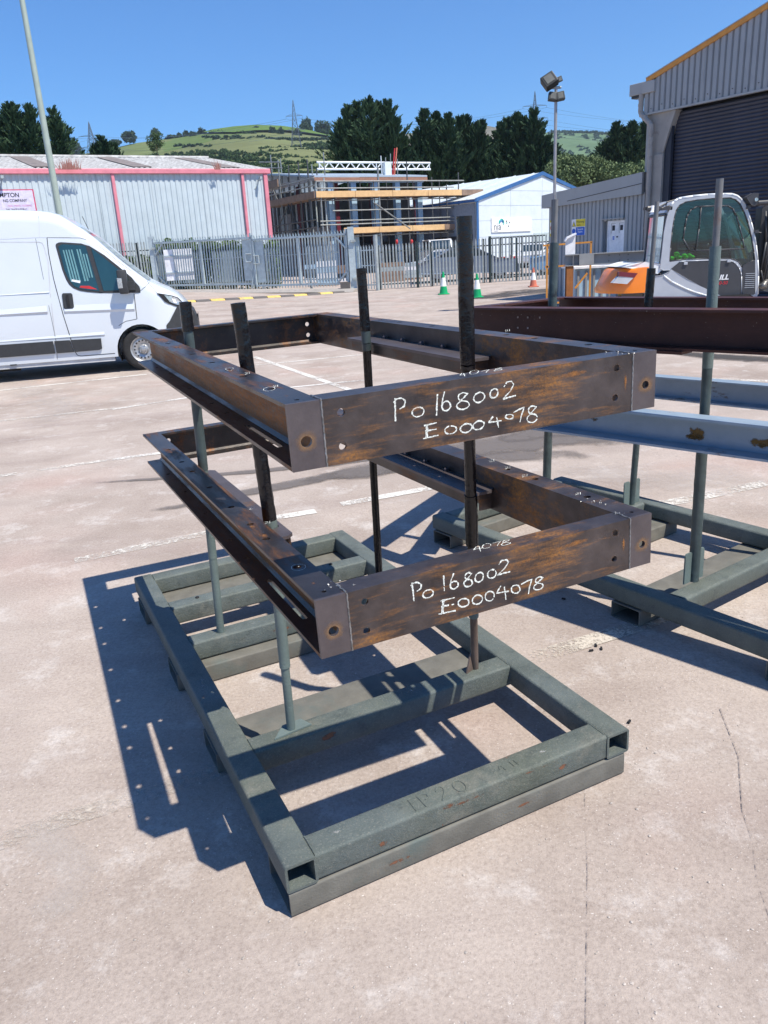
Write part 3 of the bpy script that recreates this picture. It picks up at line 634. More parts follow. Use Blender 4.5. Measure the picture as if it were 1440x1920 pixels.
def frame_obj(i, label):
    k = FSC; root = empty('steel_framework', M=FMX[i]); tag(root, label, 'steel frame', 'welded steel channel frames')
    ec = .0005
    th = [v*k for v in (.048, .275, .59, .785, 1.05, 1.41, 1.76, 2.0, 2.35)]; hx = .045*k; r = .0115
    top = [circ(hx, y, .006 if j == 0 else r) for j, y in enumerate(th)]
    bot = [slot(hx, .262*k, .63*k, .0075)]+[circ(hx, y, .008) for y in [.9*k, 1.15*k, 1.6*k, 2.05*k, 2.5*k]]
    for s in (0, 1):      # left then right, channels open outwards
        M = T((0, .010, 0)) if s == 0 else T((FW, .010, 0)) @ Matrix.Diagonal((-1, 1, 1, 1))
        # web at the inner side: x from FC-TWB
        M2 = M @ T((FC, 0, 0)) @ Matrix.Diagonal((-1, 1, 1, 1))
        b = MB(); L = FL-.010
        tp = [[(FC-x, y-.010) for x, y in h] for h in top]; bt = [[(FC-x, y-.010) for x, y in h] for h in bot]
        wb2 = MB(); chan(b, M2, L, FC, tp, bt, [], wb_=wb2)
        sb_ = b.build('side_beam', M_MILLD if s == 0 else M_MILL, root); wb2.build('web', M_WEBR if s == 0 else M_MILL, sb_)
        b = MB(); x0 = 0 if s == 0 else FW-FC
        MP = T((x0, .010, 0)) @ Matrix(((1, 0, 0, 0), (0, 0, -1, 0), (0, 1, 0, 0), (0, 0, 0, 1)))
        hx_c = (.044 if s == 0 else .053)*k
        hcx = .044*k if s == 0 else (1.1645-1.20624)*k+FC
        b.plate([(0, -FD), (FC-.0015, -FD), (FC-.0015, 0), (0, 0)], [circ(hcx, -.103*k, .0125 if s == 0 else .0105, 18)], .010, MP)
        b.build('end_plate', M_CAPST, root)
        # hole punched plate edge weld
        b = MB(); xw = FC-.0005 if s == 0 else FW-FC+.0005; P = [Vector((xw+.0005*math.sin(j*2.1), -.0002, -FD+j*FD/26)) for j in range(27)]
        b.path(P, .0023, 6); b.build('weld', M_WELD, root)
        b = MB(); r_ = random.Random(i*3+s)
        Q = [Vector((xw+r_.uniform(-.002, .002)+(0.0), .003+j*.0055, .0008)) for j in range(12)]; b.path(Q, .0022, 6)
        b.build('weld', M_WELD, root)
    wl = FW-2*FC
    def wh(px, z): return circ(px*k-FC, z*k, .0090, 16)
    b = MB(); MF = T((FC, 0, 0)) @ Matrix(((0, 1, 0, 0), (1, 0, 0, 0), (0, 0, 1, 0), (0, 0, 0, 1)))
    chan(b, MF, wl, .083*k, [], [], [wh(.146, -.041), wh(.143, -.131), wh(1.05, -.037), wh(1.047, -.128)]); b.build('front_beam', M_MILL, root)
    b = MB(); MBk = T((FC, FL, 0)) @ Matrix(((0, 1, 0, 0), (-1, 0, 0, 0), (0, 0, 1, 0), (0, 0, 0, 1)))
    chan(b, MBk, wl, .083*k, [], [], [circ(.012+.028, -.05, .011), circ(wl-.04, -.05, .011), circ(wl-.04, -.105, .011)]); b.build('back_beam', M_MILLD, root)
    # brackets that the posts pass through
    for s in (0, 1):
        X0, X1 = (FC+.0008, .172) if s == 0 else (FW-FC-.105, FW-FC-.0008)
        z0 = zpl; b = MB(); Y0, Y1 = .655, 1.69
        inv_ = FMX[i].inverted(); hl = []
        for n in (('A', 'B') if s == 0 else ('C', 'D')):
            b_, t_, L_ = posttop(n); d = (t_-b_).normalized(); nrm = FMX[i].to_3x3() @ Vector((0, 0, 1)); q = b_+d*((FMX[i] @ Vector((0, 0, z0))-b_).dot(nrm)/d.dot(nrm))
            q = inv_ @ q; hl.append((q.x, q.y))
        ins = [circ(x, y, .0255, 16) for x, y in hl if X0+.027 < x < X1-.027 and Y0+.03 < y < Y1-.03]
        print('frame', i, 'side', s, 'post at', hl, 'cut', len(ins))
        b.plate([(X0, Y0+.02), (X0+.02, Y0), (X1-.02, Y0), (X1, Y0+.02), (X1, Y1-.02), (X1-.02, Y1), (X0, Y1)], ins, .010, None, z0-.010)
        b.build('bracket_plate', M_CAPST, root)
        b = MB(); xx = X1-.012 if s == 0 else X0+.004; b.box((xx, Y0+.03, z0-.045), (xx+.008, Y1-.04, z0-.0105)); b.build('bracket_web', M_MILLD, root)
        b = MB(); gx = (FC+.001, FC+.05) if s == 0 else (FW-FC-.05, FW-FC-.001); b.box((gx[0], Y0+.035, -FD+.004), (gx[1], Y0+.043, z0-.0108)); b.build('bracket_gusset', M_MILL, root)
        for j in range(5):
            b = MB(); xc = (FC+.012) if s == 0 else (FW-FC-.012); y = Y0+.16+j*.17; b.lathe([(.010, -.004), (.010, .004), (.006, .009)], 6, T((xc, y, z0+.004))); b.build('weld_nut', M_CAPST, root)
    return root
def frame_decals(i, root):
    k = FSC; F_ = MFX(0)
    hc = (.044*k, (1.1645-1.20624)*k+FC+FW-FC)
    for hx_, r_ in ((.044*k, .0125), (1.1645*k, .0105)): decal('heat_tint', root, F_, hx_, -.103*k, .036, .034, M_DTAN, r0=r_*1.05/.036, amp=.85)
    for hx_, hz in ((1.05, -.037), (1.047, -.128), (.146, -.041), (.143, -.131)): decal('rust_halo', root, F_, hx_*k, hz*k, .024, .022, M_DRUSTO, r0=.0095/.024, amp=.62)
    for cx, cz, rx, rz, a in ((1.02, -.075, .07, .06, .6), (.88, -.035, .17, .022, .75), (.66, -.05, .20, .03, .7), (.34, -.06, .13, .03, .72), (.5, -.10, .16, .02, .55), (1.085, -.085, .012, .07, .8), (.80, -.075, .12, .018, .65)):
        decal('rust_patch', root, F_, cx*k, cz*k, rx*k, rz*k, M_DRUSTO, amp=a, rot=.03)
    for cx, cy, rx, ry in ((.05, .62, .03, .06), (.045, .75, .03, .05), (.05, 2.1, .03, .10), (.05, 1.7, .02, .08), (.04, .12, .02, .03)):
        decal('rust_patch', root, T((0, 0, .0002)), cx*k, cy*k, rx*k, ry*k, M_DRUSTO, amp=.72)
    b = MB()
fr_up = frame_obj(0, 'upper of two rusty steel channel frames, chalked Po 168002 E0004078, on the near stillage')
fr_lo = frame_obj(1, 'lower of two rusty steel channel frames, chalked with the same numbers below the upper one')
frame_decals(0, fr_up); frame_decals(1, fr_lo)
# chalk writing
def chalk(i, lst, plane, rad=.0029, name='chalk_character'):
    """lst: (glyph, px centre x, y, px width, px height, slant)"""
    M = FMX[i]; R3 = M.to_3x3(); root = fr_up if i == 0 else fr_lo
    if plane == 'front': n = R3 @ Vector((0, -1, 0)); O = M @ Vector((0, -.0006, 0))
    else: n = R3 @ Vector((0, 0, 1)); O = M @ Vector((0, 0, .0006))
    r_ = random.Random(3+i)
    for g_, cx, cy, w, h, sl in lst:
        b = MB(); w = w*r_.uniform(.92, 1.08); h = h*r_.uniform(.93, 1.07); cx += r_.uniform(-1.0, 1.0)*(w > 8); cy += r_.uniform(-.8, .8)*(w > 8); tilt = r_.uniform(-.08, .08)
        for st in GL[g_]:
            Q = []
            for x, y in st:
                X = cx+(x-.5)*w+(y-.5)*h*tilt; Yp = cy-(y-.5)*h-(x-.5)*w*sl; Q.append((X, Yp))
            # subdivide and jitter
            R = []
            for (a, c) in zip(Q[:-1], Q[1:]):
                k = max(1, int(math.hypot(c[0]-a[0], c[1]-a[1])/3))
                for j in range(k): R.append((a[0]+(c[0]-a[0])*j/k+r_.uniform(-.35, .35), a[1]+(c[1]-a[1])*j/k+r_.uniform(-.35, .35)))
            R.append(Q[-1]); P = [onwall(x, y, O, n) for x, y in R]
            for a, c in zip(P[:-1], P[1:]):
                d = (c-a)
                if d.length < 1e-5 or r_.random() < .02: continue
                s_ = d.cross(n).normalized()*rad*r_.uniform(.45, 1.25)*.62; e = d.normalized()*rad*.3
                b.add([a-s_-e, a+s_-e, c+s_+e, c-s_+e], [(0, 1, 2, 3)])
        b.build(name, M_CHALK, root, world=True, recalc=False)
def zz(o, s, l): return [(g_, o[0]+x/s, o[1]+y/s, w/s, h/s, sl) for g_, x, y, w, h, sl in l]
chalk(0, zz((640, 580), 2.4, [('P', 264, 448, 62, 100, .18), ('o', 345, 462, 56, 40, .2), ('1', 430, 430, 8, 98, 0), ('6', 470, 413, 44, 88, .15), ('8', 545, 412, 60, 74, .15), ('0', 622, 398, 52, 46, .2), ('0', 686, 378, 40, 42, .2), ('2', 755, 365, 58, 80, .15),
    ('E', 405, 547, 66, 66, .16), ('0', 493, 543, 60, 36, .15), ('0', 560, 533, 54, 40, .2), ('0', 619, 520, 50, 42, .2), ('4', 692, 502, 58, 48, .1), ('o', 755, 485, 36, 20, 0), ('7', 800, 478, 46, 62, .3), ('8', 860, 470, 48, 72, .15)]), 'front')
chalk(1, zz((560, 860), 2.057, [('P', 457, 512, 46, 74, .18), ('o', 501, 522, 44, 32, .2), ('1', 560, 480, 8, 56, 0), ('6', 600, 472, 34, 58, .15), ('8', 652, 466, 38, 52, .15), ('0', 697, 456, 36, 36, .2), ('0', 743, 444, 34, 36, .2), ('2', 792, 418, 50, 54, .15),
    ('E', 575, 568, 60, 58, .16), ('0', 634, 556, 46, 34, .15), ('0', 690, 545, 40, 36, .2), ('0', 738, 532, 40, 38, .2), ('4', 786, 514, 48, 48, .1), ('0', 836, 505, 36, 34, 0), ('7', 880, 495, 42, 50, .3), ('8', 924, 480, 38, 48, .15)]), 'front')
chalk(1, zz((560, 860), 2.057, [('4', 692, 348, 40, 22, .2), ('0', 727, 338, 36, 18, .2), ('7', 765, 330, 32, 16, .2), ('8', 800, 322, 36, 20, .2)]), 'top', .0016)
chalk(0, zz((640, 580), 2.4, [('4', 548, 293, 34, 14, .2), ('0', 595, 283, 40, 16, .2), ('7', 650, 278, 34, 12, .2), ('8', 705, 270, 40, 12, .2)]), 'top', .0014)
def tick(i, pts, s=1.0):
    L = []
    for j, (x, y) in enumerate(pts): L += [('2', x, y, 7*s, 4*s, .2), ('1', x+6*s, y-1, 3*s, 4*s, 0)]
    chalk(i, L, 'top', .0009, 'chalk_tick')
tick(1, [(470, 953), (500, 980), (920, 864), (950, 877), (982, 892), (1082, 926)])
tick(0, [(462, 700), (515, 724), (950, 620)], .9)
chalk(0, [('0', 505, 729, 24, 8, .1), ('0', 430, 692, 16, 6, .1), ('0', 560, 1062, 0.1, 0.1, 0)], 'top', .0008, 'chalk_ring')
chalk(1, [('0', 560, 1064, 30, 13, .1)], 'top', .0009, 'chalk_ring')
# bright weld spatter patches on the corners
for i, lst in ((0, [(1165, 662, 60, 6)]), (1, [(628, 1098, 40, 16), (1120, 940, 50, 10), (1165, 962, 40, 8)])):
    b = MB(); r_ = random.Random(9+i); M = FMX[i]; n = M.to_3x3() @ Vector((0, 0, 1)); O = M @ Vector((0, 0, .0004))
    for cx, cy, sx, sy in lst:
        for j in range(9):
            p = onwall(cx+r_.gauss(0, sx/3), cy+r_.gauss(0, sy/3), O, n); loc = M.inverted() @ p
            if not (0 < loc.x < FW): continue
            s_ = r_.uniform(.001, .0042); b.lathe([(s_, 0), (s_*.6, .0014)], 6, T(p) @ RZ(r_.random()*90))
    stuff(b.build('weld_spatter', M_WELD, fr_up if i == 0 else fr_lo, world=True))
# ================================================================== RIGHT-HAND STILLAGE AND ITS FRAMES
SM2 = stillM(0.298-.004, 4.539, math.radians(-56.2)+math.pi/2)
# local: x = across (+34 deg), y = -along ; rebuild with along = local -y
def stillage2():
    M = stillM(0.298, 4.539, math.radians(-56.2)) ; L = 2.40; W = 1.15
    root = empty('steel_stillage', M=M); tag(root, 'dark green painted steel stillage at right, under the red-brown and blue-grey beam frames', 'stillage', 'painted steel stillages')
    # local x = along rails, y = across
    for y in (0, W-S_):
        b = MB(); rhs(b, T((0, y+S_, ZF)) @ RZ(-90), L, S_, ZT-ZF, .013); b.build('rail', M_GREEN, root, True, autosm=50)
    for x in (.004, .66, 1.625, L-S_-.004):
        b = MB(); rhs(b, T((x, S_-.001, ZF+.0005)), W-2*S_+.002, S_, ZT-ZF-.001, .016); b.build('crossbeam', M_GREEN, root, True, autosm=50)
    for x in (.01, .76, 1.385, 2.16):
        b = MB(); rhs(b, T((x, -.004, .002)), W, .165, ZF-.005, .008, .006); b.build('foot', M_FOOT, root, True, autosm=50)
    for x, y in ((1.41, W+.0), ):
        pass
    return root, M
still2, SM2 = stillage2()
def lp(x, y): return SM2 @ Vector((x, y, ZT))
P2 = {'E': (ong(1300, 1088, ZT), 1350, 335), 'G': (ong(1184, 945, ZT), 1232, 378), 'F': (lp(.705, .25), 1042, 374), 'H': (lp(1.67, 1.04), 1560, 300)}
for n, (b0, tx, ty) in P2.items():
    Y = b0.y; t0 = at(tx, ty, Y*1.0); 
    if n == 'F': b0 = b0; t0 = at(1042, 374, b0.y)
    d = (t0-b0).normalized(); L_ = (t0-b0).length
    def L_at(py): return min(range(0, 3000), key=lambda k: abs(px_of(b0+d*(k/1000))[1]-py))/1000
    if n == 'E': sg = [(0, 850, .0245, M_SLEEVEG, .05), (850, 690, .0215, M_SLEEVEG, .02), (690, 462, .0225, M_TUBEG, .01), (462, 335, .0145, M_TUBEGR, 0)]
    elif n == 'G': sg = [(0, 740, .0190, M_SLEEVEG, .02), (740, 503, .0235, M_SLEEVE, .06), (503, 378, .0125, M_TUBEGR, 0)]
    elif n == 'F': sg = [(0, 700, .0225, M_SLEEVEG, .05), (700, 455, .0225, M_SLEEVEG, .06), (455, 374, .0125, M_TUBEGR, 0)]
    else: sg = [(0, 600, .022, M_TUBEG, .02), (600, 350, .014, M_TUBEGR, 0)]
    post(still2, b0, t0, [(L_at(a) if a else 0, L_at(c), r, m, l) for a, c, r, m, l in sg], seed=ord(n))
    if n in 'EG':
        for sgn in (-1, 1):
            b = MB(); q = SM2.inverted() @ b0; x0 = q.y+sgn*.029
            MM = T((q.x-.006, q.y+(.022 if sgn > 0 else -.022-.05), q.z)) @ Matrix(((0, 0, 1, 0), (1, 0, 0, 0), (0, 1, 0, 0), (0, 0, 0, 1)))
            b.prism([(0, 0), (.05, 0), (.05, .14), (.042, .15), (.008, .15), (0, .14)], .007, MM); b.build('side_plate', M_TUBEG, still2)
def beam_between(b, a, c, depth, fl, side, tw=.008, tf=.01, holes_bot=()):
    """channel from a to c (top outer line); flanges point to 'side' (world vector)"""
    d = (c-a).normalized(); z = Vector((0, 0, 1)); x = side - d*side.dot(d); x.z = 0; x.normalize(); z = d.cross(x) if d.cross(x).z > 0 else x.cross(d)
    M = Matrix((x, d, z)).transposed().to_4x4(); M.translation = a; L = (c-a).length
    out = [(0, 0), (fl, 0), (fl, L), (0, L)]
    b.plate(out, [], tf, M, -tf); b.plate(out, holes_bot, tf, M, -depth)
    MW = M @ Matrix(((0, 0, 1, 0), (1, 0, 0, 0), (0, 1, 0, 0), (0, 0, 0, 1)))
    b.plate([(0, -depth+tf), (L, -depth+tf), (L, -tf), (0, -tf)], [], tw, MW); return M, L
def oz(px, py, z): # true horizontal height above local ground plane
    return ong(px, py, z)
def frame2(name, nl, nr, fl_, fr_, zn, zf_, D, mat, label, facing_out, holes=()):
    a = oz(*nl, zn); c = oz(*nr, zn); e = oz(*fl_, zf_); f = oz(*fr_, zf_)
    d = (c-a).normalized(); c = a+d*2.75; d2 = (f-e).normalized(); f = e+d2*2.75
    root = empty(name, M=T(a)); tag(root, label, 'steel frame', 'beam frames on the right-hand stillage')
    nrm = Vector((0, 0, 1)).cross(d); nrm = nrm if nrm.y > 0 else -nrm     # pointing away
    near = a; w_ = .095
    b = MB()
    if facing_out: beam_between(b, a+nrm*w_, c+nrm*w_, D, w_, -nrm, holes_bot=holes)
    else: beam_between(b, a, c, D, w_, nrm)
    b.build('long_beam', mat, root, world=True)
    b = MB(); beam_between(b, e, f, D, w_, -nrm); b.build('long_beam', mat, root, world=True)
    off = d*.002
    b = MB(); beam_between(b, a+nrm*(w_+.001)+off, e-nrm*(w_+.001)+off, D, w_, d); b.build('end_beam', mat, root, world=True)
    b = MB(); beam_between(b, c+nrm*(w_+.001)-off, f-nrm*(w_+.001)-off, D, w_, -d); b.build('end_beam', mat, root, world=True)
    return root, a, c, e, f, d, nrm
rA = frame2('steel_framework', (862, 577), (1440, 582), (1050, 556), (1440, 556), 1.440, 1.365, .163, M_REDST, 'dark red-brown speckled steel frame, upper one on the right-hand stillage', True)
rB = frame2('steel_framework', (900, 742), (1440, 800), (1000, 683), (1440, 718), .995, .86, .142, M_BLUEG, 'weathered blue-grey steel frame with brown rust patches, lower one on the right-hand stillage', True,
            holes=[circ(.045, 2.05+.11*j, .012) for j in range(-4, 6)])
a_, c_, e_, f_, d_, n_ = rB[1:]
MB2 = Matrix((d_, Vector((0, 0, 1)), -n_)).transposed().to_4x4(); MB2.translation = a_+n_*(.095-.0085)
for (x, z, rx, rz, am) in ((1.12, -.085, .07, .05, .8), (1.10, -.10, .05, .02, .9), (1.42, -.09, .14, .035, .85), (1.52, -.105, .16, .03, .8), (.90, -.02, .06, .01, .8), (.62, -.07, .04, .03, .6)):
    decal('rust_patch', rB[0], MB2, x, z, rx, rz, M_DBRUST, amp=am, world=True, off=.0012)
MB3 = Matrix((d_, Vector((0, 0, 1)), -n_)).transposed().to_4x4(); MB3.translation = e_-n_*0
# web marker dots on the red frame
b = MB(); a, c, e, f, d, nrm = rA[1:]
for (x, z) in [(.30, -.05), (.36, -.05), (.43, -.05), (.30, -.10), (.36, -.10)]:
    p = a+nrm*(.095-.0095)+d*x+Vector((0, 0, z)); b.box((p.x-.003, p.y-.003, p.z-.004), (p.x+.003, p.y+.003, p.z+.004))
b.build('web_hole_mark', simple('pale_hole_mark', (0.5, 0.4, 0.36), .8), rA[0], world=True)
b = MB(); p0 = a+d*.65+Vector((0, 0, -.17)); b.bar(p0+nrm*.03, p0+nrm*.03+d*.55, .09, .012); b.build('packing_strip', M_REDST, rA[0], world=True)
# ================================================================== VAN
def van():
    P0 = ong(275, 694); yaw = math.radians(12)
    # local x = forward (s), y = away from camera, z up; origin: front wheel contact, near side
    M = T(P0) @ Matrix.Rotation(yaw, 4, 'Z')
    root = empty('panel_van', M=M); tag(root, 'white high-roof panel van with black side rub strips parked at the left', 'van')
    HW = 1.02
    def inset(z): return 0.0 if z < 1.3 else .115*(z-1.3)/1.4
    def side(s, z):
        y = inset(z)+ (.03*max(0, (0.55-z))/.3 if z < .55 else 0)
        if s > .15: y += .42*((s-.15)/.8)**2.2
        if s < -4.6: y += .05*((-4.6-s)/.3)**2
        return y
    TOP = [(-4.95, 2.55), (-4.9, 2.66), (-4.6, 2.72), (-3, 2.735), (-1.95, 2.731), (-1.6, 2.718), (-1.32, 2.691), (-1.18, 2.666), (-1.05, 2.621), (-.965, 2.569), (-.859, 2.49), (-.689, 2.366), (-.522, 2.219), (-.357, 2.046), (-.151, 1.83), (.024, 1.67), (.219, 1.50), (.381, 1.408), (.544, 1.326), (.681, 1.232), (.76, 1.154), (.84, 1.04), (.90, .9), (.945, .75), (.955, .55), (.93, .36)]
    BOT = lambda s: .27 if s < .5 else .30
    zf = [0, .05, .15, .3, .45, .6, .75, .9, 1.0]
    V = []; n = None
    for s, zt in TOP:
        rc = min(.20, (zt-.27)*.35); zb = BOT(s); ring = []
        for t in (0, .1, .25, .45, .6, .75, .88, 1.0):
            z = zb+(zt-rc-zb)*t; ring.append((side(s, z), z))
        y0 = side(s, zt-rc)
        for k in range(1, 7):
            a = math.radians(90*k/6); ring.append((y0+rc*1.1*(1-math.cos(a)), zt-rc+rc*math.sin(a)))
        ring.append((HW*.6, zt+.012 if s < -.9 else zt-.035 if s < .25 else zt+.015))
        full = ring+[(2*HW-y, z) for y, z in reversed(ring)]
        n = len(full); V += [(s, y, z) for y, z in full]
    F = [(j*n+i, j*n+(i+1) % n, (j+1)*n+(i+1) % n, (j+1)*n+i) for j in range(len(TOP)-1) for i in range(n)]
    F += [tuple(range(n)), tuple(reversed(range((len(TOP)-1)*n, len(TOP)*n)))]
    b = MB(); b.add(V, F); body = b.build('body', M_WHITEP, root, True, autosm=38)
    # wheel arches cut out
    cut = MB()
    for sx in (0.0, -3.75):
        prof = [(math.cos(math.radians(a))*.435*(1.0 if 0 <= a <= 180 else 1), max(-.4, .36+math.sin(math.radians(a))*.43)) for a in range(0, 181, 12)]
        prof = [(.43, -.3)]+prof+[(-.435, -.3)]
        MM = T((sx, 0, 0)) @ Matrix(((1, 0, 0, 0), (0, 0, 1, 0), (0, 1, 0, 0), (0, 0, 0, 1)))
        cut.prism(prof, .32, MM, -.05); cut.prism(prof, .32, MM, 2*HW-.27)
    co_ = cut.build('cutter', M_WHITEP, root)
    md = body.modifiers.new('b', 'BOOLEAN'); md.object = co_; md.operation = 'DIFFERENCE'; md.solver = 'EXACT'
    bpy.context.view_layer.update(); dg = bpy.context.evaluated_depsgraph_get(); me = bpy.data.meshes.new_from_object(body.evaluated_get(dg))
    body.modifiers.clear(); body.data = me; bpy.data.objects.remove(co_)
    try: me.set_sharp_from_angle(angle=math.radians(38))
    except Exception: pass
    for sx in (0.0, -3.75):   # liners
        b = MB(); k = 16
        prof = [(math.cos(math.radians(a))*.428, .36+math.sin(math.radians(a))*.423) for a in np.linspace(-25, 205, k)]
        Vv = [(sx+x, .012+side(0, .7), z) for x, z in prof]+[(sx+x, .27, z) for x, z in prof]
        b.add(Vv, [(i, i+1, k+i+1, k+i) for i in range(k-1)]+[tuple(range(k, 2*k))]); b.build('arch_liner', M_DARK, root)
    def wheel(sx, y, flip):
        o = empty('w'); bpy.data.objects.remove(o)
        b = MB(); MM = T((sx, y, .36)) @ Matrix.Rotation(math.radians(90), 4, 'X') @ Matrix.Diagonal((1, 1, 1 if not flip else -1, 1))
        tyre = [(.215, -.005), (.24, .0), (.30, .004), (.335, -.006), (.352, -.025), (.36, -.05), (.36, -.17), (.35, -.2), (.3, -.215), (.215, -.215)]
        b.lathe(tyre, 40, MM, caps=False); ty = b.build('tyre', M_TYRE, root, True, autosm=50)
        b = MB(); b.lathe([(.218, -.004), (.222, .004), (.205, -.004), (.19, -.03), (.165, -.022), (.13, -.03), (.09, -.05), (.075, -.02), (.06, -.012), (.001, -.012)], 36, MM, caps=False)
        rim = b.build('rim', M_RIM, ty, True, autosm=40)
        for k in range(16):
            a = 2*math.pi*k/16; b = MB(); b.lathe([(.0155, 0), (.0155, .004)], 8, MM @ T((.152*math.cos(a), .152*math.sin(a), -.026))); b.build('rim_slot', M_DARK, ty)
        b = MB()
        for k in range(5):
            a = 2*math.pi*k/5; b.lathe([(.012, 0), (.012, .02), (.008, .028)], 6, MM @ T((.072*math.cos(a), .072*math.sin(a), -.02)))
        b.lathe([(.04, 0), (.035, .03), (.01, .035)], 12, MM @ T((0, 0, -.012))); b.build('hub_nut', M_RIM, ty)
    wheel(0, .03, False); wheel(-3.75, .03, False); wheel(0, 2*HW-.03, True); wheel(-3.75, 2*HW-.03, True)
    def panel(name, poly, mat, off=.004, th=.006, parent=root):
        b = MB(); Vf = []; 
        for s, z in poly: Vf.append((s, side(s, z)-off, z))
        n_ = len(poly); tr = geometry.tessellate_polygon([[Vector((s, z, 0)) for s, z in poly]])
        b.add(Vf+[(x, y+th, z) for x, y, z in Vf], [tuple(t) for t in tr]+[tuple(i+n_ for i in reversed(t)) for t in tr]+[(i, (i+1) % n_, n_+(i+1) % n_, n_+i) for i in range(n_)])
        return b.build(name, mat, parent)
    win = [(-1.134, 2.12), (-1.12, 2.15), (-1.08, 2.168), (-1.036, 2.171), (-.729, 2.136), (-.593, 2.082), (-.424, 1.932), (-.212, 1.73), (-.039, 1.577), (.04, 1.45), (.075, 1.364), (.068, 1.32), (-.3, 1.34), (-.544, 1.352), (-.754, 1.385), (-.87, 1.412), (-.967, 1.461), (-1.02, 1.52), (-1.055, 1.60), (-1.09, 1.731)]
    panel('window_seal', [(s+(.018 if s > -.5 else -.018), z+(.012 if z > 1.6 else -.012)) for s, z in win], M_BLACKPL, .003)
    g1 = [(-1.11, 2.12), (-1.04, 2.15), (-.73, 2.117), (-.675, 2.10), (-.575, 1.376), (-.75, 1.405), (-.87, 1.432), (-.96, 1.48), (-1.03, 1.60), (-1.07, 1.731)]
    g2 = [(-.60, 2.06), (-.585, 2.055), (-.424, 1.91), (-.24, 1.73), (-.10, 1.61), (-.05, 1.45), (-.1, 1.375), (-.3, 1.372), (-.505, 1.375), (-.56, 1.8)]
    M_VG = simple('van_glass_teal', (0.015, 0.05, 0.055), 0.03, 0, 0.1, spec=1.0)
    gA = panel('window', g1, M_VG, .008); panel('window', g2, M_VG, .008)
    # flat stand-ins for what shows through the glass: far window with the fence beyond, red seat trim
    mt = simple('teal_seen_through_glass', (0.16, 0.32, 0.33), .15, spec=.6)
    for k in range(7):
        s0 = -1.05+k*.043; panel('see_through_strip', [(s0, 2.06), (s0+.02, 2.058), (s0+.075, 1.55), (s0+.05, 1.55)], mt, .0095, .001, gA) if k != 4 else None
    for k in range(3):
        s0 = -.79+k*.045; panel('see_through_strip', [(s0, 1.98), (s0+.02, 1.98), (s0+.06, 1.60), (s0+.04, 1.60)], mt, .0095, .001, gA)
    panel('seat_trim', [(-.88, 1.45), (-.72, 1.42), (-.60, 1.405), (-.72, 1.47), (-.86, 1.48)], M_RED, .0097, .001, gA)
    panel('paper', [(-.99, 1.56), (-.86, 1.52), (-.85, 1.56), (-.98, 1.59)], M_WHITES, .0097, .001, gA)
    panel('window_pillar', [(-.683, 2.122), (-.615, 2.10), (-.517, 1.355), (-.572, 1.36)], M_BLACKPL, .012)
    panel('mirror_base', [(-.05, 1.59), (.085, 1.41), (.094, 1.36), (.068, 1.318), (-.1, 1.32), (-.09, 1.5)], M_BLACKPL, .012)
    # seams
    def seam(pts, w=.012, mat=M_BLACKPL, name='panel_seam', off=.002):
        b = MB(); 
        for (s0, z0), (s1, z1) in zip(pts[:-1], pts[1:]):
            k = 3; Q = [(s0+(s1-s0)*j/k, z0+(z1-z0)*j/k) for j in range(k+1)]
            for (a, c), (d, e) in zip(Q[:-1], Q[1:]):
                L = math.hypot(d-a, e-c) or 1; nx, nz = -(e-c)/L*w/2, (d-a)/L*w/2
                b.add([(a+nx, side(a, c)-off, c+nz), (a-nx, side(a, c)-off, c-nz), (d-nx, side(d, e)-off, e-nz), (d+nx, side(d, e)-off, e+nz)], [(0, 1, 2, 3)])
        b.build(name, mat, root, recalc=False)
    seam([(-1.263, 2.264), (-1.278, 2.025), (-1.267, 1.622), (-1.214, 1.037), (-1.161, .637), (-1.125, .40), (-1.109, .357), (-1.085, .335), (-1.039, .327), (-.484, .329)])
    seam([(-1.263, 2.264), (-.75, 2.235), (-.6, 2.19), (-.40, 2.03), (-.2, 1.83), (.0, 1.66)], .006)
    seam([(-.02, 1.297), (-.034, .879)]); seam([(-.034, .879), (-.226, .854), (-.35, .79)], .008)
    seam([(-2.05, 2.233), (-1.40, 2.20), (-1.35, 2.18), (-1.335, 2.13), (-1.306, 1.9), (-1.355, 1.411), (-1.403, .70)], .014, simple('van_recess_shade', (.55, .56, .58), .4))
    seam([(-4.9, 2.21), (-2.05, 2.233)], .012, MATS['van_recess_shade'])
    seam([(-1.44, 2.26), (-1.40, .62), (-1.438, .30)], .006); seam([(-3.1, 2.26), (-3.1, .3)], .008)
    seam([(-4.9, 2.27), (-1.44, 2.272), (-.9, 2.25)], .005, MATS['van_recess_shade'])
    seam([(-1.32, 2.68), (-1.38, 2.27)], .005, MATS['van_recess_shade'])
    seam([(.09, 1.335), (.20, 1.42), (.26, 1.47)], .006); seam([(.22, 1.49), (.37, 1.27)], .006)
    # pressed swages: shallow raised bars along the side
    def swage(pts, h, d):
        b = MB()
        for (s0, z0), (s1, z1) in zip(pts[:-1], pts[1:]):
            b.add([(s0, side(s0, z0+h)+.001, z0+h), (s1, side(s1, z1+h)+.001, z1+h), (s1, side(s1, z1)-d, z1), (s0, side(s0, z0)-d, z0), (s1, side(s1, z1-h*.4)+.001, z1-h*.4), (s0, side(s0, z0-h*.4)+.001, z0-h*.4)], [(0, 1, 2, 3), (3, 2, 4, 5)])
        b.build('side_swage', M_WHITEP, root)
    swage([(-4.8, 1.10), (-1.45, 1.10)], .10, .022); swage([(-1.18, 1.085), (-.45, 1.065), (-.05, 1.05)], .10, .02)
    swage([(-4.8, 1.40), (-1.37, 1.405)], .012, .012); swage([(-4.8, .66), (-.6, .66)], .05, .012)
    panel('side_strip', [(-4.7, .615), (-1.45, .612), (-1.45, .405), (-4.7, .40)], M_BLACKPL, .028, .03)
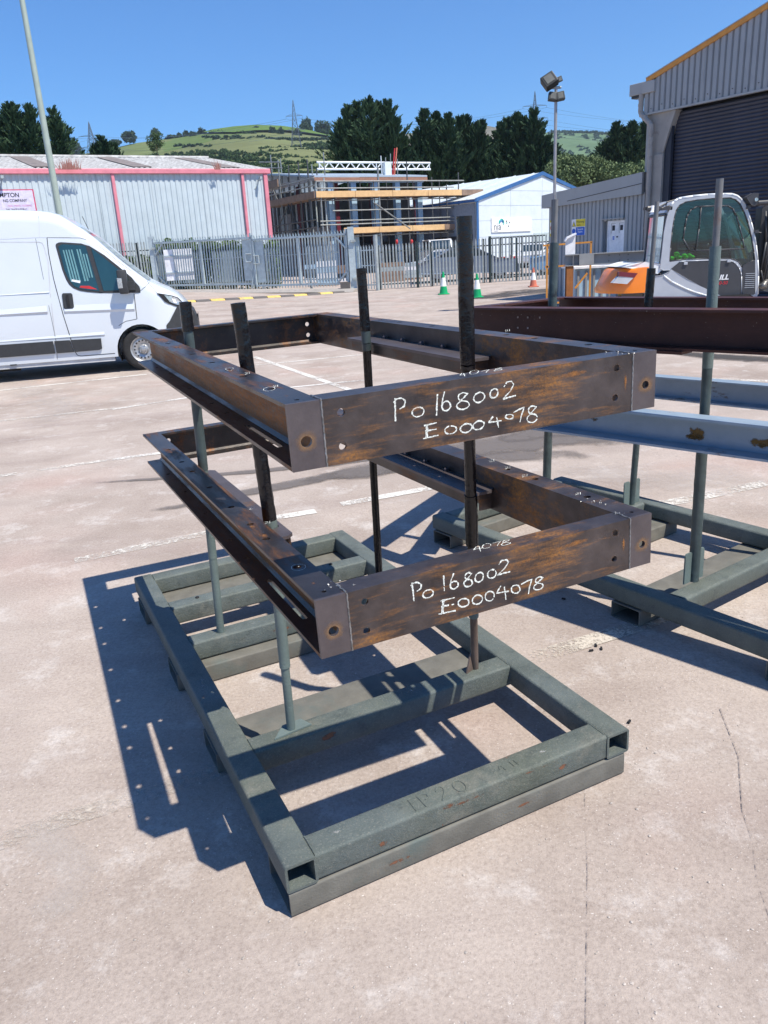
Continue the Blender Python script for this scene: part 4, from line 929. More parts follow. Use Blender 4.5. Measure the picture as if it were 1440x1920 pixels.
    panel('side_strip', [(-1.425, .612), (-1.18, .610), (-1.14, .405), (-1.425, .405)], M_BLACKPL, .028, .03)
    panel('side_strip', [(-1.165, .610), (-.672, .601), (-.68, .43), (-.73, .408), (-1.13, .404)], M_BLACKPL, .028, .03)
    b = MB(); b.box((-4.7, .05, .2), (-.5, .2, .275)); b.build('sill', simple('dusty_sill', (.5, .5, .5), .6), root)
    b = MB(); b.box((-4.8, .3, .24), (.6, 1.7, .30)); b.build('underbody', M_DARK, root)
    b = MB(); b.box((-2.5, .25, .14), (-2.1, .3, .25)); b.build('mud_flap', M_DARK, root)
    hd = panel('door_handle', [(-1.175, 1.36), (-1.155, 1.378), (-1.03, 1.372), (-1.012, 1.35), (-1.018, 1.15), (-1.045, 1.122), (-1.165, 1.122), (-1.185, 1.14)], M_BLACKPL, .016, .02)
    b = MB(); b.box((-1.115, -.032, 1.16), (-1.075, -.012, 1.345)); b.build('grip', M_DARK, hd)
    for k in range(3):
        b = MB(); b.box((-4.6+k*1.2, .02, .255), (-4.5+k*1.2, .06, .275)); b.build('sill_plug', M_BLACKPL, root)
    seam([(-1.62, .98), (-1.60, 1.0), (-1.50, 1.0), (-1.48, .98), (-1.48, .84), (-1.50, .82), (-1.60, .82), (-1.62, .84), (-1.62, .98)], .005, MATS['van_recess_shade'], 'flap_gap', .0045) if False else None
    # mirror
    b = MB(); b.box((-.235, -.26, 1.31), (-.085, -.03, 1.70)); mi = b.build('door_mirror', M_BLACKPL, root, True, bevel=.03, autosm=40)
    b = MB(); b.box((-.10, -.10, 1.36), (.02, .06, 1.5)); b.build('mirror_arm', M_BLACKPL, mi)
    b = MB(); b.box((-.242, -.262, 1.40), (-.16, -.20, 1.57)); b.build('indicator_lens', M_LAMP, mi, bevel=.01)
    # headlight on wrap surface
    hl = panel('headlight', [(.36, 1.285), (.458, 1.262), (.60, 1.225), (.69, 1.185), (.745, 1.12), (.755, 1.06), (.70, 1.035), (.631, 1.045), (.53, 1.09), (.466, 1.135)], M_DARK, .010, .02)
    panel('lens', [(.47, 1.245), (.60, 1.21), (.68, 1.175), (.73, 1.11), (.74, 1.07), (.67, 1.06), (.55, 1.12)], M_LAMP, .014, .004, hl)
    panel('bulb', [(.585, 1.18), (.645, 1.16), (.665, 1.085), (.61, 1.10)], M_WHITES, .018, .004, hl)
    # bumper
    b = MB(); Vv = []; st = [(.44, .74), (.5, .80), (.58, .92), (.66, 1.04), (.75, 1.03), (.85, 1.0), (.93, .93), (.975, .80)]
    for s, zt in st:
        y = side(min(s, .95), .6)-.012; Vv += [(s, y, .26), (s, y, zt), (s, 2*HW-y, zt), (s, 2*HW-y, .26)]
    Vv += [(1.0, .62, .28), (1.0, .62, .85), (1.0, 1.42, .85), (1.0, 1.42, .28)]
    b.add(Vv, [(4*j+i, 4*j+(i+1) % 4, 4*j+4+(i+1) % 4, 4*j+4+i) for j in range(len(st)) for i in range(4)]+[(0, 1, 2, 3), tuple(range(len(Vv)-1, len(Vv)-5, -1))]); b.build('front_bumper', M_BLACKPL, root)
    # windscreen
    b = MB(); Vv = []
    for s, z in ((-.83, 2.47), (-.6, 2.29), (-.3, 1.99), (0, 1.71), (.2, 1.53)):
        z -= .0; Vv += [(s+.012, .5, z-.02), (s+.012, 2*HW-.5, z-.02)]
    b.add(Vv, [(2*j, 2*j+1, 2*j+3, 2*j+2) for j in range(4)]); b.build('windscreen', M_VG, root)
    b = MB(); b.tube((-.70, 1.0, 2.40), (-.77, 1.0, 2.62), .006, 6); b.build('aerial', M_BLACKPL, root)
van()
# ================================================================== DIGGER
def digger():
    o = Vector((6.1, 15.2, gz(6.1, 15.2)))
    root = empty('mini_digger', M=T(o)); tag(root, 'orange, silver and charcoal mini digger with a glazed cab before the dark shutter', 'digger')
    MX = Matrix(((1, 0, 0, 0), (0, 0, 1, 0), (0, 1, 0, 0), (0, 0, 0, 1)))   # poly x->x, y->z, thickness->y
    def pr(name, poly, y0, t, mat, bevel=0, parent=root, holes=(), sm_=False):
        b = MB(); b.plate(poly, holes, t, MX, y0); return b.build(name, mat, parent, bevel=bevel, smooth=sm_, autosm=35 if sm_ else None)
    cab = [(-.60, 1.00), (-.668, 1.045), (-.647, 1.334), (-.629, 1.677), (-.60, 1.90), (-.57, 2.02), (-.53, 2.11), (-.473, 2.189), (-.41, 2.225), (-.341, 2.243), (-.134, 2.262), (.134, 2.273), (.432, 2.268), (.582, 2.259), (.675, 2.226), (.755, 2.166), (.823, 2.079), (.877, 1.978), (.972, 1.762), (1.034, 1.589), (1.102, 1.356), (1.158, 1.092), (1.199, .797), (1.219, .469), (1.21, .40), (-.30, .40), (-.30, .9), (-.42, .99), (-.5, 1.0)]
    gl = [(-.491, 1.159), (-.491, 1.398), (-.482, 1.67), (-.470, 1.80), (-.455, 1.909), (-.433, 2.034), (-.379, 2.129), (-.278, 2.179), (-.085, 2.204), (.213, 2.216), (.556, 2.211), (.665, 2.171), (.746, 2.097), (.834, 1.953), (.927, 1.765), (1.012, 1.504), (1.083, 1.241), (1.112, 1.095), (.993, 1.05), (.877, .98), (.85, 1.02), (.80, 1.08), (.72, 1.12), (.649, 1.141), (.219, 1.165), (-.164, 1.178)]
    WD = 1.0
    pr('cab_side', cab, 0, .05, M_DSILVER, .006, holes=[gl]); pr('cab_side', cab, WD-.05, .05, M_DSILVER, 0, holes=[gl])
    for yy in (.018, WD-.02):
        b = MB(); tr = geometry.tessellate_polygon([[Vector((x, z, 0)) for x, z in gl]]); b.add([(x, yy, z) for x, z in gl], [tuple(t) for t in tr]); b.build('side_window', M_CGLASS, root, recalc=False)
    # bright outer tubular edge
    b = MB(); ed = [(-.53, 2.12), (-.473, 2.195), (-.41, 2.235), (-.341, 2.253), (-.134, 2.272), (.134, 2.283), (.432, 2.278), (.582, 2.269), (.68, 2.236), (.762, 2.172), (.83, 2.085), (.885, 1.982), (.98, 1.765), (1.042, 1.592), (1.11, 1.358), (1.166, 1.093), (1.207, .797), (1.227, .469)]
    b.path([(x, .02, z) for x, z in ed], .022, 8); b.build('cab_edge_tube', M_DWHITE, root, True)
    # glazing seal and sliding window frame
    def loop(name, poly, y, r, mat, close=True):
        b = MB(); P = [(x, y, z) for x, z in poly]; P = P+[P[0]] if close else P; b.path(P, r, 6); return b.build(name, mat, root, True)
    loop('window_seal', gl, .008, .013, M_DBLACK)
    sl = [(-.128, 1.321), (-.265, 1.544), (-.245, 1.75), (-.225, 1.90), (-.203, 1.966), (-.149, 2.047), (-.047, 2.09), (.298, 2.086), (.523, 2.074), (.618, 2.02), (.688, 1.904), (.765, 1.717), (.847, 1.484), (.893, 1.309)]
    loop('sliding_window_frame', sl, .004, .013, M_DBLACK); loop('window_bar', [(-.02, 1.33), (.02, 1.7), (.03, 2.07)], .004, .011, M_DBLACK, False)
    loop('sliding_window_frame', sl, WD-.01, .013, M_DBLACK)
    # roof, rear and front
    roof = [(-.60, 2.02), (-.53, 2.11), (-.473, 2.17), (-.341, 2.225), (.134, 2.255), (.582, 2.24), (.755, 2.15), (.73, 2.13), (.58, 2.20), (.134, 2.215), (-.341, 2.19), (-.45, 2.14), (-.56, 2.0)]
    pr('cab_roof', roof, .05, WD-.1, M_DSILVER)
    b = MB(); b.add([(-.655, .04, 1.06), (-.655, WD-.04, 1.06), (-.60, WD-.04, 1.98), (-.60, .04, 1.98)], [(0, 1, 2, 3)]); b.build('rear_window', M_CGLASS, root)
    b = MB(); b.path([(-.655, .05, 1.06), (-.655, WD-.05, 1.06), (-.60, WD-.05, 1.98), (-.60, .05, 1.98), (-.655, .05, 1.06)], .022, 6); b.build('rear_window_frame', M_DBLACK, root)
    b = MB(); b.add([(1.20, .05, .8), (1.20, WD-.05, .8), (1.09, WD-.05, 1.36), (1.09, .05, 1.36), (.87, WD-.05, 1.97), (.87, .05, 1.97)], [(0, 1, 2, 3), (3, 2, 4, 5)]); b.build('front_window', M_CGLASS, root)
    # interior
    b = MB(); b.box((-.25, .3, .9), (.25, .75, 1.05)); b.box((-.36, .3, 1.0), (-.22, .75, 1.62)); b.box((-.36, .38, 1.62), (-.26, .66, 1.80)); b.build('seat', M_DBLACK, root, bevel=.03)
    b = MB(); b.tube((.62, .5, 1.0), (.52, .5, 1.42), .03, 8)
    b.path([(.50+.06*math.cos(t), .5+.17*math.sin(t), 1.43+.05*math.cos(t)) for t in np.linspace(0, 2*math.pi, 17)], .012, 6); b.build('steering_column', M_DBLACK, root)
    b = MB(); r_ = random.Random(4)
    for k in range(9): x = -.45+.05*k; b.lathe([(.045, 0), (.06, .04), (.02, .07)], 8, T((x+r_.uniform(-.02, .02), .12, 1.17+r_.uniform(0, .05 if k > 3 else .1))) @ Matrix.Rotation(r_.uniform(-.6, .6), 4, 'Y'))
    b.build('hi_vis_jacket', M_HIVIS, root)
    # doors and panels
    dr = [(-.46, 1.019), (-.40, 1.07), (-.313, 1.128), (-.2, 1.135), (.223, 1.125), (.606, 1.105), (.70, 1.07), (.749, 1.03), (.81, .96), (.85, .88), (.867, .814), (.895, .486), (.88, .30), (.30, .30), (.50, .48), (.30, .59), (.102, .679), (-.14, .826), (-.316, .938)]
    pr('side_door', dr, -.022, .02, M_DBLACK, .004)
    loop('door_trim', [(-.313, 1.138), (-.2, 1.145), (.223, 1.137), (.606, 1.117), (.705, 1.082), (.76, 1.04), (.822, .965), (.862, .88), (.88, .814), (.91, .486)], -.012, .012, M_DSILVER, False)
    vp = pr('vent_panel', [(.885, 1.0), (.98, 1.055), (1.105, 1.085), (1.135, .8), (1.165, .486), (1.14, .47), (.94, .47), (.925, .49)], -.018, .016, M_DBLACK, .004)
    for k in range(8):
        b = MB(); z = .60+k*.036; b.box((.95, -.026, z), (1.135-.002*k, -.019, z+.009)); b.build('vent_slat', M_DSILVER, vp)
    swo = [(-.93, .88), (-.75, .905), (-.614, .92), (-.50, .97), (-.47, 1.005), (-.316, .93), (-.14, .82), (.102, .67), (.30, .575), (.50, .475), (.60, .40), (.6, .33), (-.93, .33)]
    pr('side_skirt', swo, -.035, .14, M_DSILVER, .01)
    loop('skirt_stripe', [(-.60, .905), (-.45, .79), (-.2, .66), (.0, .575), (.17, .52), (.3, .47)], -.036, .018, M_DWHITE, False)
    pr('deck', [(-.95, .33), (1.2, .33), (1.2, .55), (-.95, .60)], .06, 1.3, M_DBLACK)
    text_mesh('lettering', 'ILL', .125, T(o) @ frameM((.45, -.026, .775), (1, 0, 0), (0, 0, 1)), M_WHITES, root, shear=.25, sx=1.15, offset=.004)
    text_mesh('lettering', '0-50', .09, T(o) @ frameM((.45, -.026, .685), (1, 0, 0), (0, 0, 1)), simple('logo_red', (.6, .02, .03), .4), root, shear=.25, sx=1.0)
    # rounded counterweight and bonnet
    prof = [(-1.655, .62), (-1.667, .676), (-1.593, .82), (-1.53, .93), (-1.468, 1.03), (-1.40, 1.07), (-1.314, 1.07), (-1.2, 1.08), (-1.05, 1.06), (-.92, .96)]
    b = MB(); V = []; n = 17; k = len(prof)
    # body of revolution-like sweep: half-round tail
    yc = .68; 
    for j in range(n):
        a = math.pi*(j/(n-1)); cx = -math.sin(a)*1.0; cy = -math.cos(a)
        for (x, z) in prof:
            rr = max(0, (-x-.90)/.767); V.append((-.90+ -(math.sin(a)**.6 if math.sin(a) > 0 else 0)*rr*.767, yc+cy*.74, z))
    F = [(j*k+i, j*k+i+1, (j+1)*k+i+1, (j+1)*k+i) for j in range(n-1) for i in range(k-1)]
    b.add(V, F); b.build('counterweight', M_DORANGE, root, True, autosm=60)
    b = MB(); pr('bonnet', [(-1.36, 1.10), (-1.1, 1.145), (-.95, 1.16), (-.66, 1.12), (-.60, 1.04), (-.70, .96), (-.92, .99), (-1.02, 1.06), (-1.2, 1.07)], .02, 1.25, M_DWHITE, .015)
    b = MB(); b.add([(-1.52, -.02, .86), (-1.18, -.085, .80), (-1.10, -.07, .93), (-1.40, .02, .97)], [(0, 1, 2, 3)])
    lp_ = [(-1.571, .833), (-1.47, .935), (-1.19, .905), (-1.30, .80)]
    pr('tail_lamp_cover', lp_, -.075, .12, simple('clear_tail_cover', (.5, .52, .55), .15, spec=.8), .006); pr('tail_lamp', [(-1.46, .945), (-1.45, 1.02), (-1.12, .975), (-1.17, .908)], -.078, .12, simple('dark_red_lens', (.16, .02, .03), .3), .006)
    # beacon, mirror, work lamps, wipers
    b = MB(); b.lathe([(.075, 0), (.06, .012), (.048, .02), (.048, .1), (.04, .115)], 14, T((-.90, -.12, 2.03))); b.build('beacon', M_WHITES, root, True)
    b = MB(); b.box((-1.02, -.05, 2.08), (-.74, .06, 2.13)); b.lathe([(.05, 0), (.05, .06)], 10, T((-1.0, -.1, 2.10)) @ Matrix.Rotation(1.57, 4, 'Y')); b.box((-.74, .0, 2.06), (-.50, .05, 2.12)); b.build('beacon_bracket', M_DBLACK, root)
    b = MB()
    for k in range(9):
        x = -.82+.06*k; b.tube((x, .05+.03*(k % 3), 2.09+.02*(k % 2)), (x+.16, .12, 2.15+.03*((k*7) % 3)), .012, 5)
    b.path([(-.78, .0, 2.02), (-.70, .0, 2.10), (-.62, .02, 2.12), (-.6, .02, 2.2), (-.35, .05, 2.25)], .012, 5); b.build('wiring_loom', M_DBLACK, root)
    pr('work_lamp', [(.80, 2.20), (.93, 2.26), (1.02, 2.25), (1.03, 2.09), (.97, 2.05), (.9, 2.07)], -.10, .12, M_DBLACK, .01)
    b = MB(); b.lathe([(.035, 0), (.03, .02)], 12, T((.985, -.10, 2.15)) @ Matrix.Rotation(1.57, 4, 'X')); b.build('lamp_lens', M_LAMP, root)
    b = MB(); b.tube((.95, 0, 2.09), (1.9, .0, 2.10), .045, 10); b.build('hose_guard', M_DBLACK, root)
    b = MB()
    for x, z in ((.86, 2.03), (1.05, 1.60)): b.box((x, -.05, z-.03), (x+.06, .02, z+.03))
    b.tube((1.08, -.03, 1.59), (1.16, -.05, 1.57), .01, 6); b.build('hinge', M_DBLACK, root)
    b = MB()
    for x in (-.24, .57): b.box((x, -.05, 1.08), (x+.07, -.02, 1.13))
    b.build('door_hinge', M_DSILVER, root, bevel=.006)
    # boom, seen edge-on at the right
    pr('boom', [(1.28, .55), (1.30, 2.02), (1.42, 2.10), (1.75, 2.05), (1.80, .9), (1.6, .5)], .30, .22, M_DBLACK, .02)
    b = MB(); b.tube((1.40, .24, .7), (1.46, .24, 1.9), .05, 10); b.tube((1.52, .22, .6), (1.62, .22, 1.7), .035, 10)
    b.path([(1.30, .15, 1.95), (1.34, .10, 1.4), (1.30, .12, .9), (1.40, .15, .6)], .018, 6); b.path([(1.36, .18, 1.98), (1.44, .12, 1.3), (1.38, .14, .8)], .016, 6); b.build('ram_and_hoses', M_DBLACK, root, True)
    b = MB(); b.tube((1.26, .0, .60), (1.40, .02, .70), .05, 10); b.tube((1.40, .02, .70), (1.56, .0, .66), .035, 10); b.lathe([(.06, 0), (.06, .05)], 10, T((1.3, -.03, .62)) @ Matrix.Rotation(1.57, 4, 'X')); b.build('hydraulic_fitting', simple('dull_hydraulic_metal', (.18, .17, .16), .4, .5, .3, 20), root, True)
    for y in (-.1, 1.15):
        P = [(-1.0, .05), (-1.15, .2), (-1.1, .4), (-.95, .46), (1.0, .46), (1.15, .4), (1.2, .2), (1.05, .05)]
        pr('track', P, y, .35, M_TYRE, .03)
    pr('undercarriage', [(-.6, .12), (.6, .12), (.6, .34), (-.6, .34)], .25, .9, M_DBLACK)
digger()
# ================================================================== BIG SHED AND ANNEX (right)
def shed():
    A0 = Vector((5.226, 24.03, .228)); d = Vector((.5478, -.8366, 0)).normalized(); nrm = Vector((-d.y, d.x, 0)); back = nrm if nrm.x > 0 else -nrm
    # local x along the wall towards camera-right, local y = into the building, local z = absolute height
    M = Matrix((d, back, Vector((0, 0, 1)))).transposed().to_4x4(); M.translation = Vector((A0.x, A0.y, 0)); zg = .0
    MX = Matrix(((1, 0, 0, 0), (0, 0, 1, 0), (0, 1, 0, 0), (0, 0, 0, 1)))
    root = empty('annex', M=M); tag(root, 'low grey ribbed-clad annex with a white door and safety signs, joined to the big shed', 'annex')
    def corr(parent, x0, x1, zb, ztf, y, pitch, depth, mat, name='cladding', duty=.62):
        b = MB(); V = []; xs = []; x = x0
        while x < x1:
            for dx, dy in ((0, 0), (pitch*(1-duty)*.5, 0), (pitch*(1-duty)*.75, depth), (pitch*(1-duty)+pitch*duty*.8, depth), (pitch, 0)):
                if x+dx <= x1: xs.append((x+dx, dy))
            x += pitch
        for xx, dy in xs: V += [(xx, y+depth-dy, zb), (xx, y+depth-dy, ztf(xx))]
        b.add(V, [(2*i, 2*i+2, 2*i+3, 2*i+1) for i in range(len(xs)-1)]); return b.build(name, mat, parent, recalc=False)
    top = lambda x: 3.111+(3.369-3.111)*(x+.15)/3.56
    bot = lambda x: 2.762+(2.844-2.762)*(x+.15)/3.49
    dx0, dx1, dzt = 2.06, 2.76, 2.27
    corr(root, .03, dx0, zg, lambda x: bot(x)+.05, .0, .135, .03, M_GCLAD); corr(root, dx1, 3.42, zg, lambda x: bot(x)+.05, .0, .135, .03, M_GCLAD); corr(root, dx0, dx1, dzt, lambda x: bot(x)+.05, .0, .135, .03, M_GCLAD)
    b = MB(); b.box((.03, .06, zg), (dx0, 6, 2.7)); b.box((dx1, .06, zg), (3.6, 6, 2.7)); b.box((dx0, .06, dzt), (dx1, 6, 2.7)); b.box((dx0, .14, zg), (dx1, .2, dzt)); b.build('wall', M_GCLAD, root)
    f = MB(); f.prism([(-.15, bot(-.15)), (3.36, bot(3.36)), (3.36, top(3.36)), (-.15, top(-.15))], .08, MX, -.10); f.build('fascia', M_GFASC, root)
    b = MB(); b.prism([(.846, 2.875), (3.36, 3.09), (3.36, 3.105), (.846, 2.89)], .006, MX, -.108); b.build('fascia_joint', M_BLACKPL, root)
    f = MB(); f.box((-.15, -.02, 2.76), (-.07, 6, 3.11)); f.build('fascia_return', M_GFASC, root)
    b = MB(); b.add([(-.15, -.02, 3.10), (3.4, -.02, top(3.4)-.01), (3.4, 6, top(3.4)-.01), (-.15, 6, 3.10)], [(0, 1, 2, 3)]); b.build('roof', M_GFASC, root)
    dr = MB(); dr.box((dx0+.16, .06, zg), (dx1-.03, .11, dzt-.02)); door = dr.build('door', M_WHITES, root)
    b = MB(); b.box((dx0+.13, .04, zg), (dx0+.16, .12, dzt)); b.box((dx1-.03, .04, zg), (dx1, .12, dzt)); b.box((dx0+.13, .04, dzt-.02), (dx1, .12, dzt)); b.build('door_frame', M_WHITES, root)
    for x0 in (2.335, 2.60):
        b = MB(); b.box((x0, .054, 2.02), (x0+.09, .0585, 2.15)); b.build('pane', M_BLKS, door)
        b = MB(); b.path([(x0-.03, .056, 1.95), (x0-.03, .056, 2.2), (x0+.12, .056, 2.2)], .006, 4); b.build('moulding', M_GFASC, door)
    b = MB(); b.box((dx0-.06, -.07, dzt+.04), (dx1+.03, .03, dzt+.065)); b.build('door_canopy', M_GFASC, root)
    for x, z in ((2.36, 1.84), (2.36, 1.79), (2.48, 1.84)):
        b = MB(); b.box((x, .054, z), (x+.06, .058, z+.035)); b.build('door_sticker', M_BLUES if x < 2.4 else M_BLKS, door)
    b = MB(); b.box((.30, -.05, 2.50), (.36, .0, 2.56)); b.build('junction_box', M_BLACKPL, root)
    # signs on annex wall
    def sign(x0, z0, x1, z1, mat, label, cat='sign'):
        b = MB(); b.box((x0, -.012, z0), (x1, -.004, z1)); bb = MB(); r = empty('safety_sign', M=M @ T((x0, -.012, z0))); tag(r, label, cat)
        b.build('sign_board', mat, r, world=False).data.transform(T((-x0, .012, -z0))); return r
    s1 = sign(.945, 1.955, 1.45, 2.39, M_WHITES, 'yellow and blue warning sign with a hard hat symbol on the annex wall')
    def q(parent, name, x0, z0, x1, z1, mat, y=-.016):
        b = MB(); b.box((x0, y, z0), (x1, y+.003, z1)); o = b.build(name, mat, parent); o.data.transform(parent.matrix_world.inverted() @ M); return o
    q(s1, 'yellow_panel', 1.11, 2.19, 1.445, 2.385, M_YELS); q(s1, 'blue_panel', 1.11, 1.96, 1.43, 2.175, M_BLUES)
    b = MB(); b.prism([(.965, 2.20), (1.095, 2.20), (1.03, 2.34)], .003, MX, -.0165); o = b.build('warning_triangle', M_BLKS, s1); o.data.transform(s1.matrix_world.inverted() @ M)
    b = MB(); b.prism([(.985, 2.21), (1.075, 2.21), (1.03, 2.315)], .003, MX, -.018); o = b.build('triangle_fill', M_YELS, s1); o.data.transform(s1.matrix_world.inverted() @ M)
    b = MB(); b.prism(circ(1.03, 2.08, .065, 18), .003, MX, -.0165); o = b.build('blue_disc', M_BLUES, s1); o.data.transform(s1.matrix_world.inverted() @ M)
    text_mesh('sign_text', 'Warning', .085, M @ frameM((1.12, -.0165, 2.29), (1, 0, 0), (0, 0, 1)), M_BLKS, s1, sx=.95); text_mesh('sign_text', 'fork lifts', .045, M @ frameM((1.14, -.0165, 2.215), (1, 0, 0), (0, 0, 1)), M_BLKS, s1)
    text_mesh('sign_text', 'Sound\nhorn', .085, M @ frameM((1.27, -.0165, 2.095), (1, 0, 0), (0, 0, 1)), M_WHITES, s1, 'CENTER')
    s2 = sign(.11, 1.98, .30, 2.42, M_YELS, 'narrow yellow prohibition sign at the left corner of the annex')
    q(s2, 'white_area', .125, 2.06, .285, 2.36, M_WHITES)
    b = MB(); b.prism(circ(.205, 2.21, .075, 18), .003, MX, -.0175, ); o = b.build('red_ring', M_RED, s2); o.data.transform(s2.matrix_world.inverted() @ M)
    b = MB(); b.prism(circ(.205, 2.21, .055, 18), .003, MX, -.019, ); o = b.build('ring_fill', M_WHITES, s2); o.data.transform(s2.matrix_world.inverted() @ M)
    text_mesh('sign_text', 'STOP', .05, M @ frameM((.13, -.017, 2.375), (1, 0, 0), (0, 0, 1)), M_BLKS, s2); text_mesh('sign_text', 'No entry', .032, M @ frameM((.13, -.017, 2.01), (1, 0, 0), (0, 0, 1)), M_BLKS, s2)
    # ---------------- big shed
    sh = empty('big_shed', M=M); tag(sh, 'tall grey corrugated shed with an orange roof verge and a dark roller shutter', 'shed')
    vt = lambda x: 5.465+(6.295-5.465)*(x-3.354)/2.949; vb = lambda x: vt(x)-.12
    X1 = 12.0; 
    zfas = lambda x: 4.69
    corr(sh, 3.25, X1, 4.69, lambda x: min(vt(x), vt(9.5)-(x-9.5)*.28 if x > 9.5 else 99)-.06, -.06, .155, .045, M_GCLAD, 'gable_cladding')
    b = MB(); b.box((3.24, -.075, 4.655), (X1, .02, 4.70)); b.build('drip_flashing', M_GFASC, sh)
    b = MB(); xa, xb = 3.34, 9.5; b.prism([(xa, vt(xa)-.10), (xb, vt(xb)-.10), (xb, vt(xb)+.0), (xa, vt(xa)+.0)], .05, MX, -.10); b.build('verge_trim', M_ORANGE, sh)
    b = MB(); b.prism([(xa, vt(xa)), (xb, vt(xb)), (xb, vt(xb)+.02), (xa, vt(xa)+.02)], 10, MX, -.12); b.build('roof', M_GFASC, sh)
    for x0 in (3.42, 3.6):
        pass
    b = MB(); b.box((3.30, .06, 0), (3.9, .3, 4.9)); b.box((3.25, .3, 0), (3.3, 10, 5.2)); b.build('side_wall', M_GFASC, sh)
    b = MB(); b.prism([(3.47, 0), (3.90, 0), (3.905, 2.70), (3.89, 3.75), (4.00, 4.10), (4.20, 4.655), (3.47, 4.655)], .22, MX, .0); b.build('door_column', M_CONC, sh)
    b = MB(); b.prism([(3.895, 3.75), (4.0, 4.10), (4.2, 4.65), (4.08, 4.65), (3.93, 4.2), (3.82, 3.78)], .03, MX, -.035); b.build('haunch_flange', M_CONC, sh)
    b = MB(); b.box((3.62, -.05, 0), (3.90, -.001, 3.72)); b.build('column_flange', M_CONC, sh)
    b = MB(); b.box((3.905, .02, 0), (4.08, .12, 4.6)); b.build('shutter_guide', simple('dark_guide', (.03, .035, .05), .6), sh)
    # roller shutter: curved slats
    sr = empty('roller_shutter'); bpy.data.objects.remove(sr)
    nsl = 56; ph = 4.62/nsl; sb = MB(); seg = 5; V = []
    for j in range(seg+1):
        a = math.pi*j/seg; z = ph*j/seg; V += [(4.08, .17-.022*math.sin(a), z), (X1, .17-.022*math.sin(a), z)]
    sb.add(V, [(2*j, 2*j+1, 2*j+3, 2*j+2) for j in range(seg)])
    s0 = sb.build('shutter_slat', M_SHUT, sh, recalc=False)
    for k in range(1, nsl): link_copy(s0, 'shutter_slat', sh, loc=(0, 0, k*ph))
    b = MB(); b.box((3.9, .3, 0), (X1, .35, 4.9)); b.build('inner_wall', M_DARK, sh)
    fx0 = None
    for k in range(26):
        x = 3.5+k*.31
        if x < X1-.2:
            b = MB(); b.lathe([(.012, 0), (.012, .01), (.006, .014)], 6, T((x, -.062, 4.78+.05*(k % 2))) @ Matrix.Rotation(math.pi/2, 4, 'X'))
            b.build('cladding_screw', M_BLACKPL, sh)
    for x in (4.9, 6.45, 8.0, 9.55):
        b = MB(); b.box((x, -.066, 4.70), (x+.012, -.060, vt(min(x, 9.4))-.1)); b.build('sheet_lap', M_GFASC, sh)
    # gutter and downpipe
    g = MB(); g.box((2.80, -.04, 5.16), (3.30, .22, 5.42)); g.build('eaves_gutter_end', M_GFASC, sh, bevel=.01)
    b = MB(); b.box((3.24, -.12, 5.14), (3.60, .12, 5.40)); b.build('gutter_outlet', M_GFASC, sh, bevel=.012)
    b = MB(); b.box((2.84, .0, 5.10), (3.24, .2, 5.16)); b.build('gutter_sole', M_BLACKPL, sh)
    b = MB(); r = .062; P = [(3.20, -.06, 5.15), (3.19, -.06, 4.78), (3.22, -.06, 4.70), (3.34, -.09, 4.60), (3.52, -.11, 4.45), (3.58, -.12, 4.36), (3.585, -.12, 4.25), (3.585, -.12, .2)]
    b.path(P, r, 12)
    for p in P[1:-1]: b.lathe([(r*.8, -r), (r*1.02, 0), (r*.8, r)], 10, T(p))
    b.build('downpipe', M_CONC, sh, True, autosm=50)
    b = MB()
    for z in (5.02, 4.88, 4.20, 4.02, 3.0, 2.0): x = 3.19 if z > 4.6 else 3.585; b.lathe([(r*1.12, 0), (r*1.12, .05)], 12, T((x, -.06 if z > 4.6 else -.12, z)))
    b.build('pipe_collar', M_CONC, sh)
    b = MB(); b.tube((3.43, -.03, .3), (3.43, -.03, 2.95), .012, 6); b.build('cable', M_BLACKPL, sh)
shed()
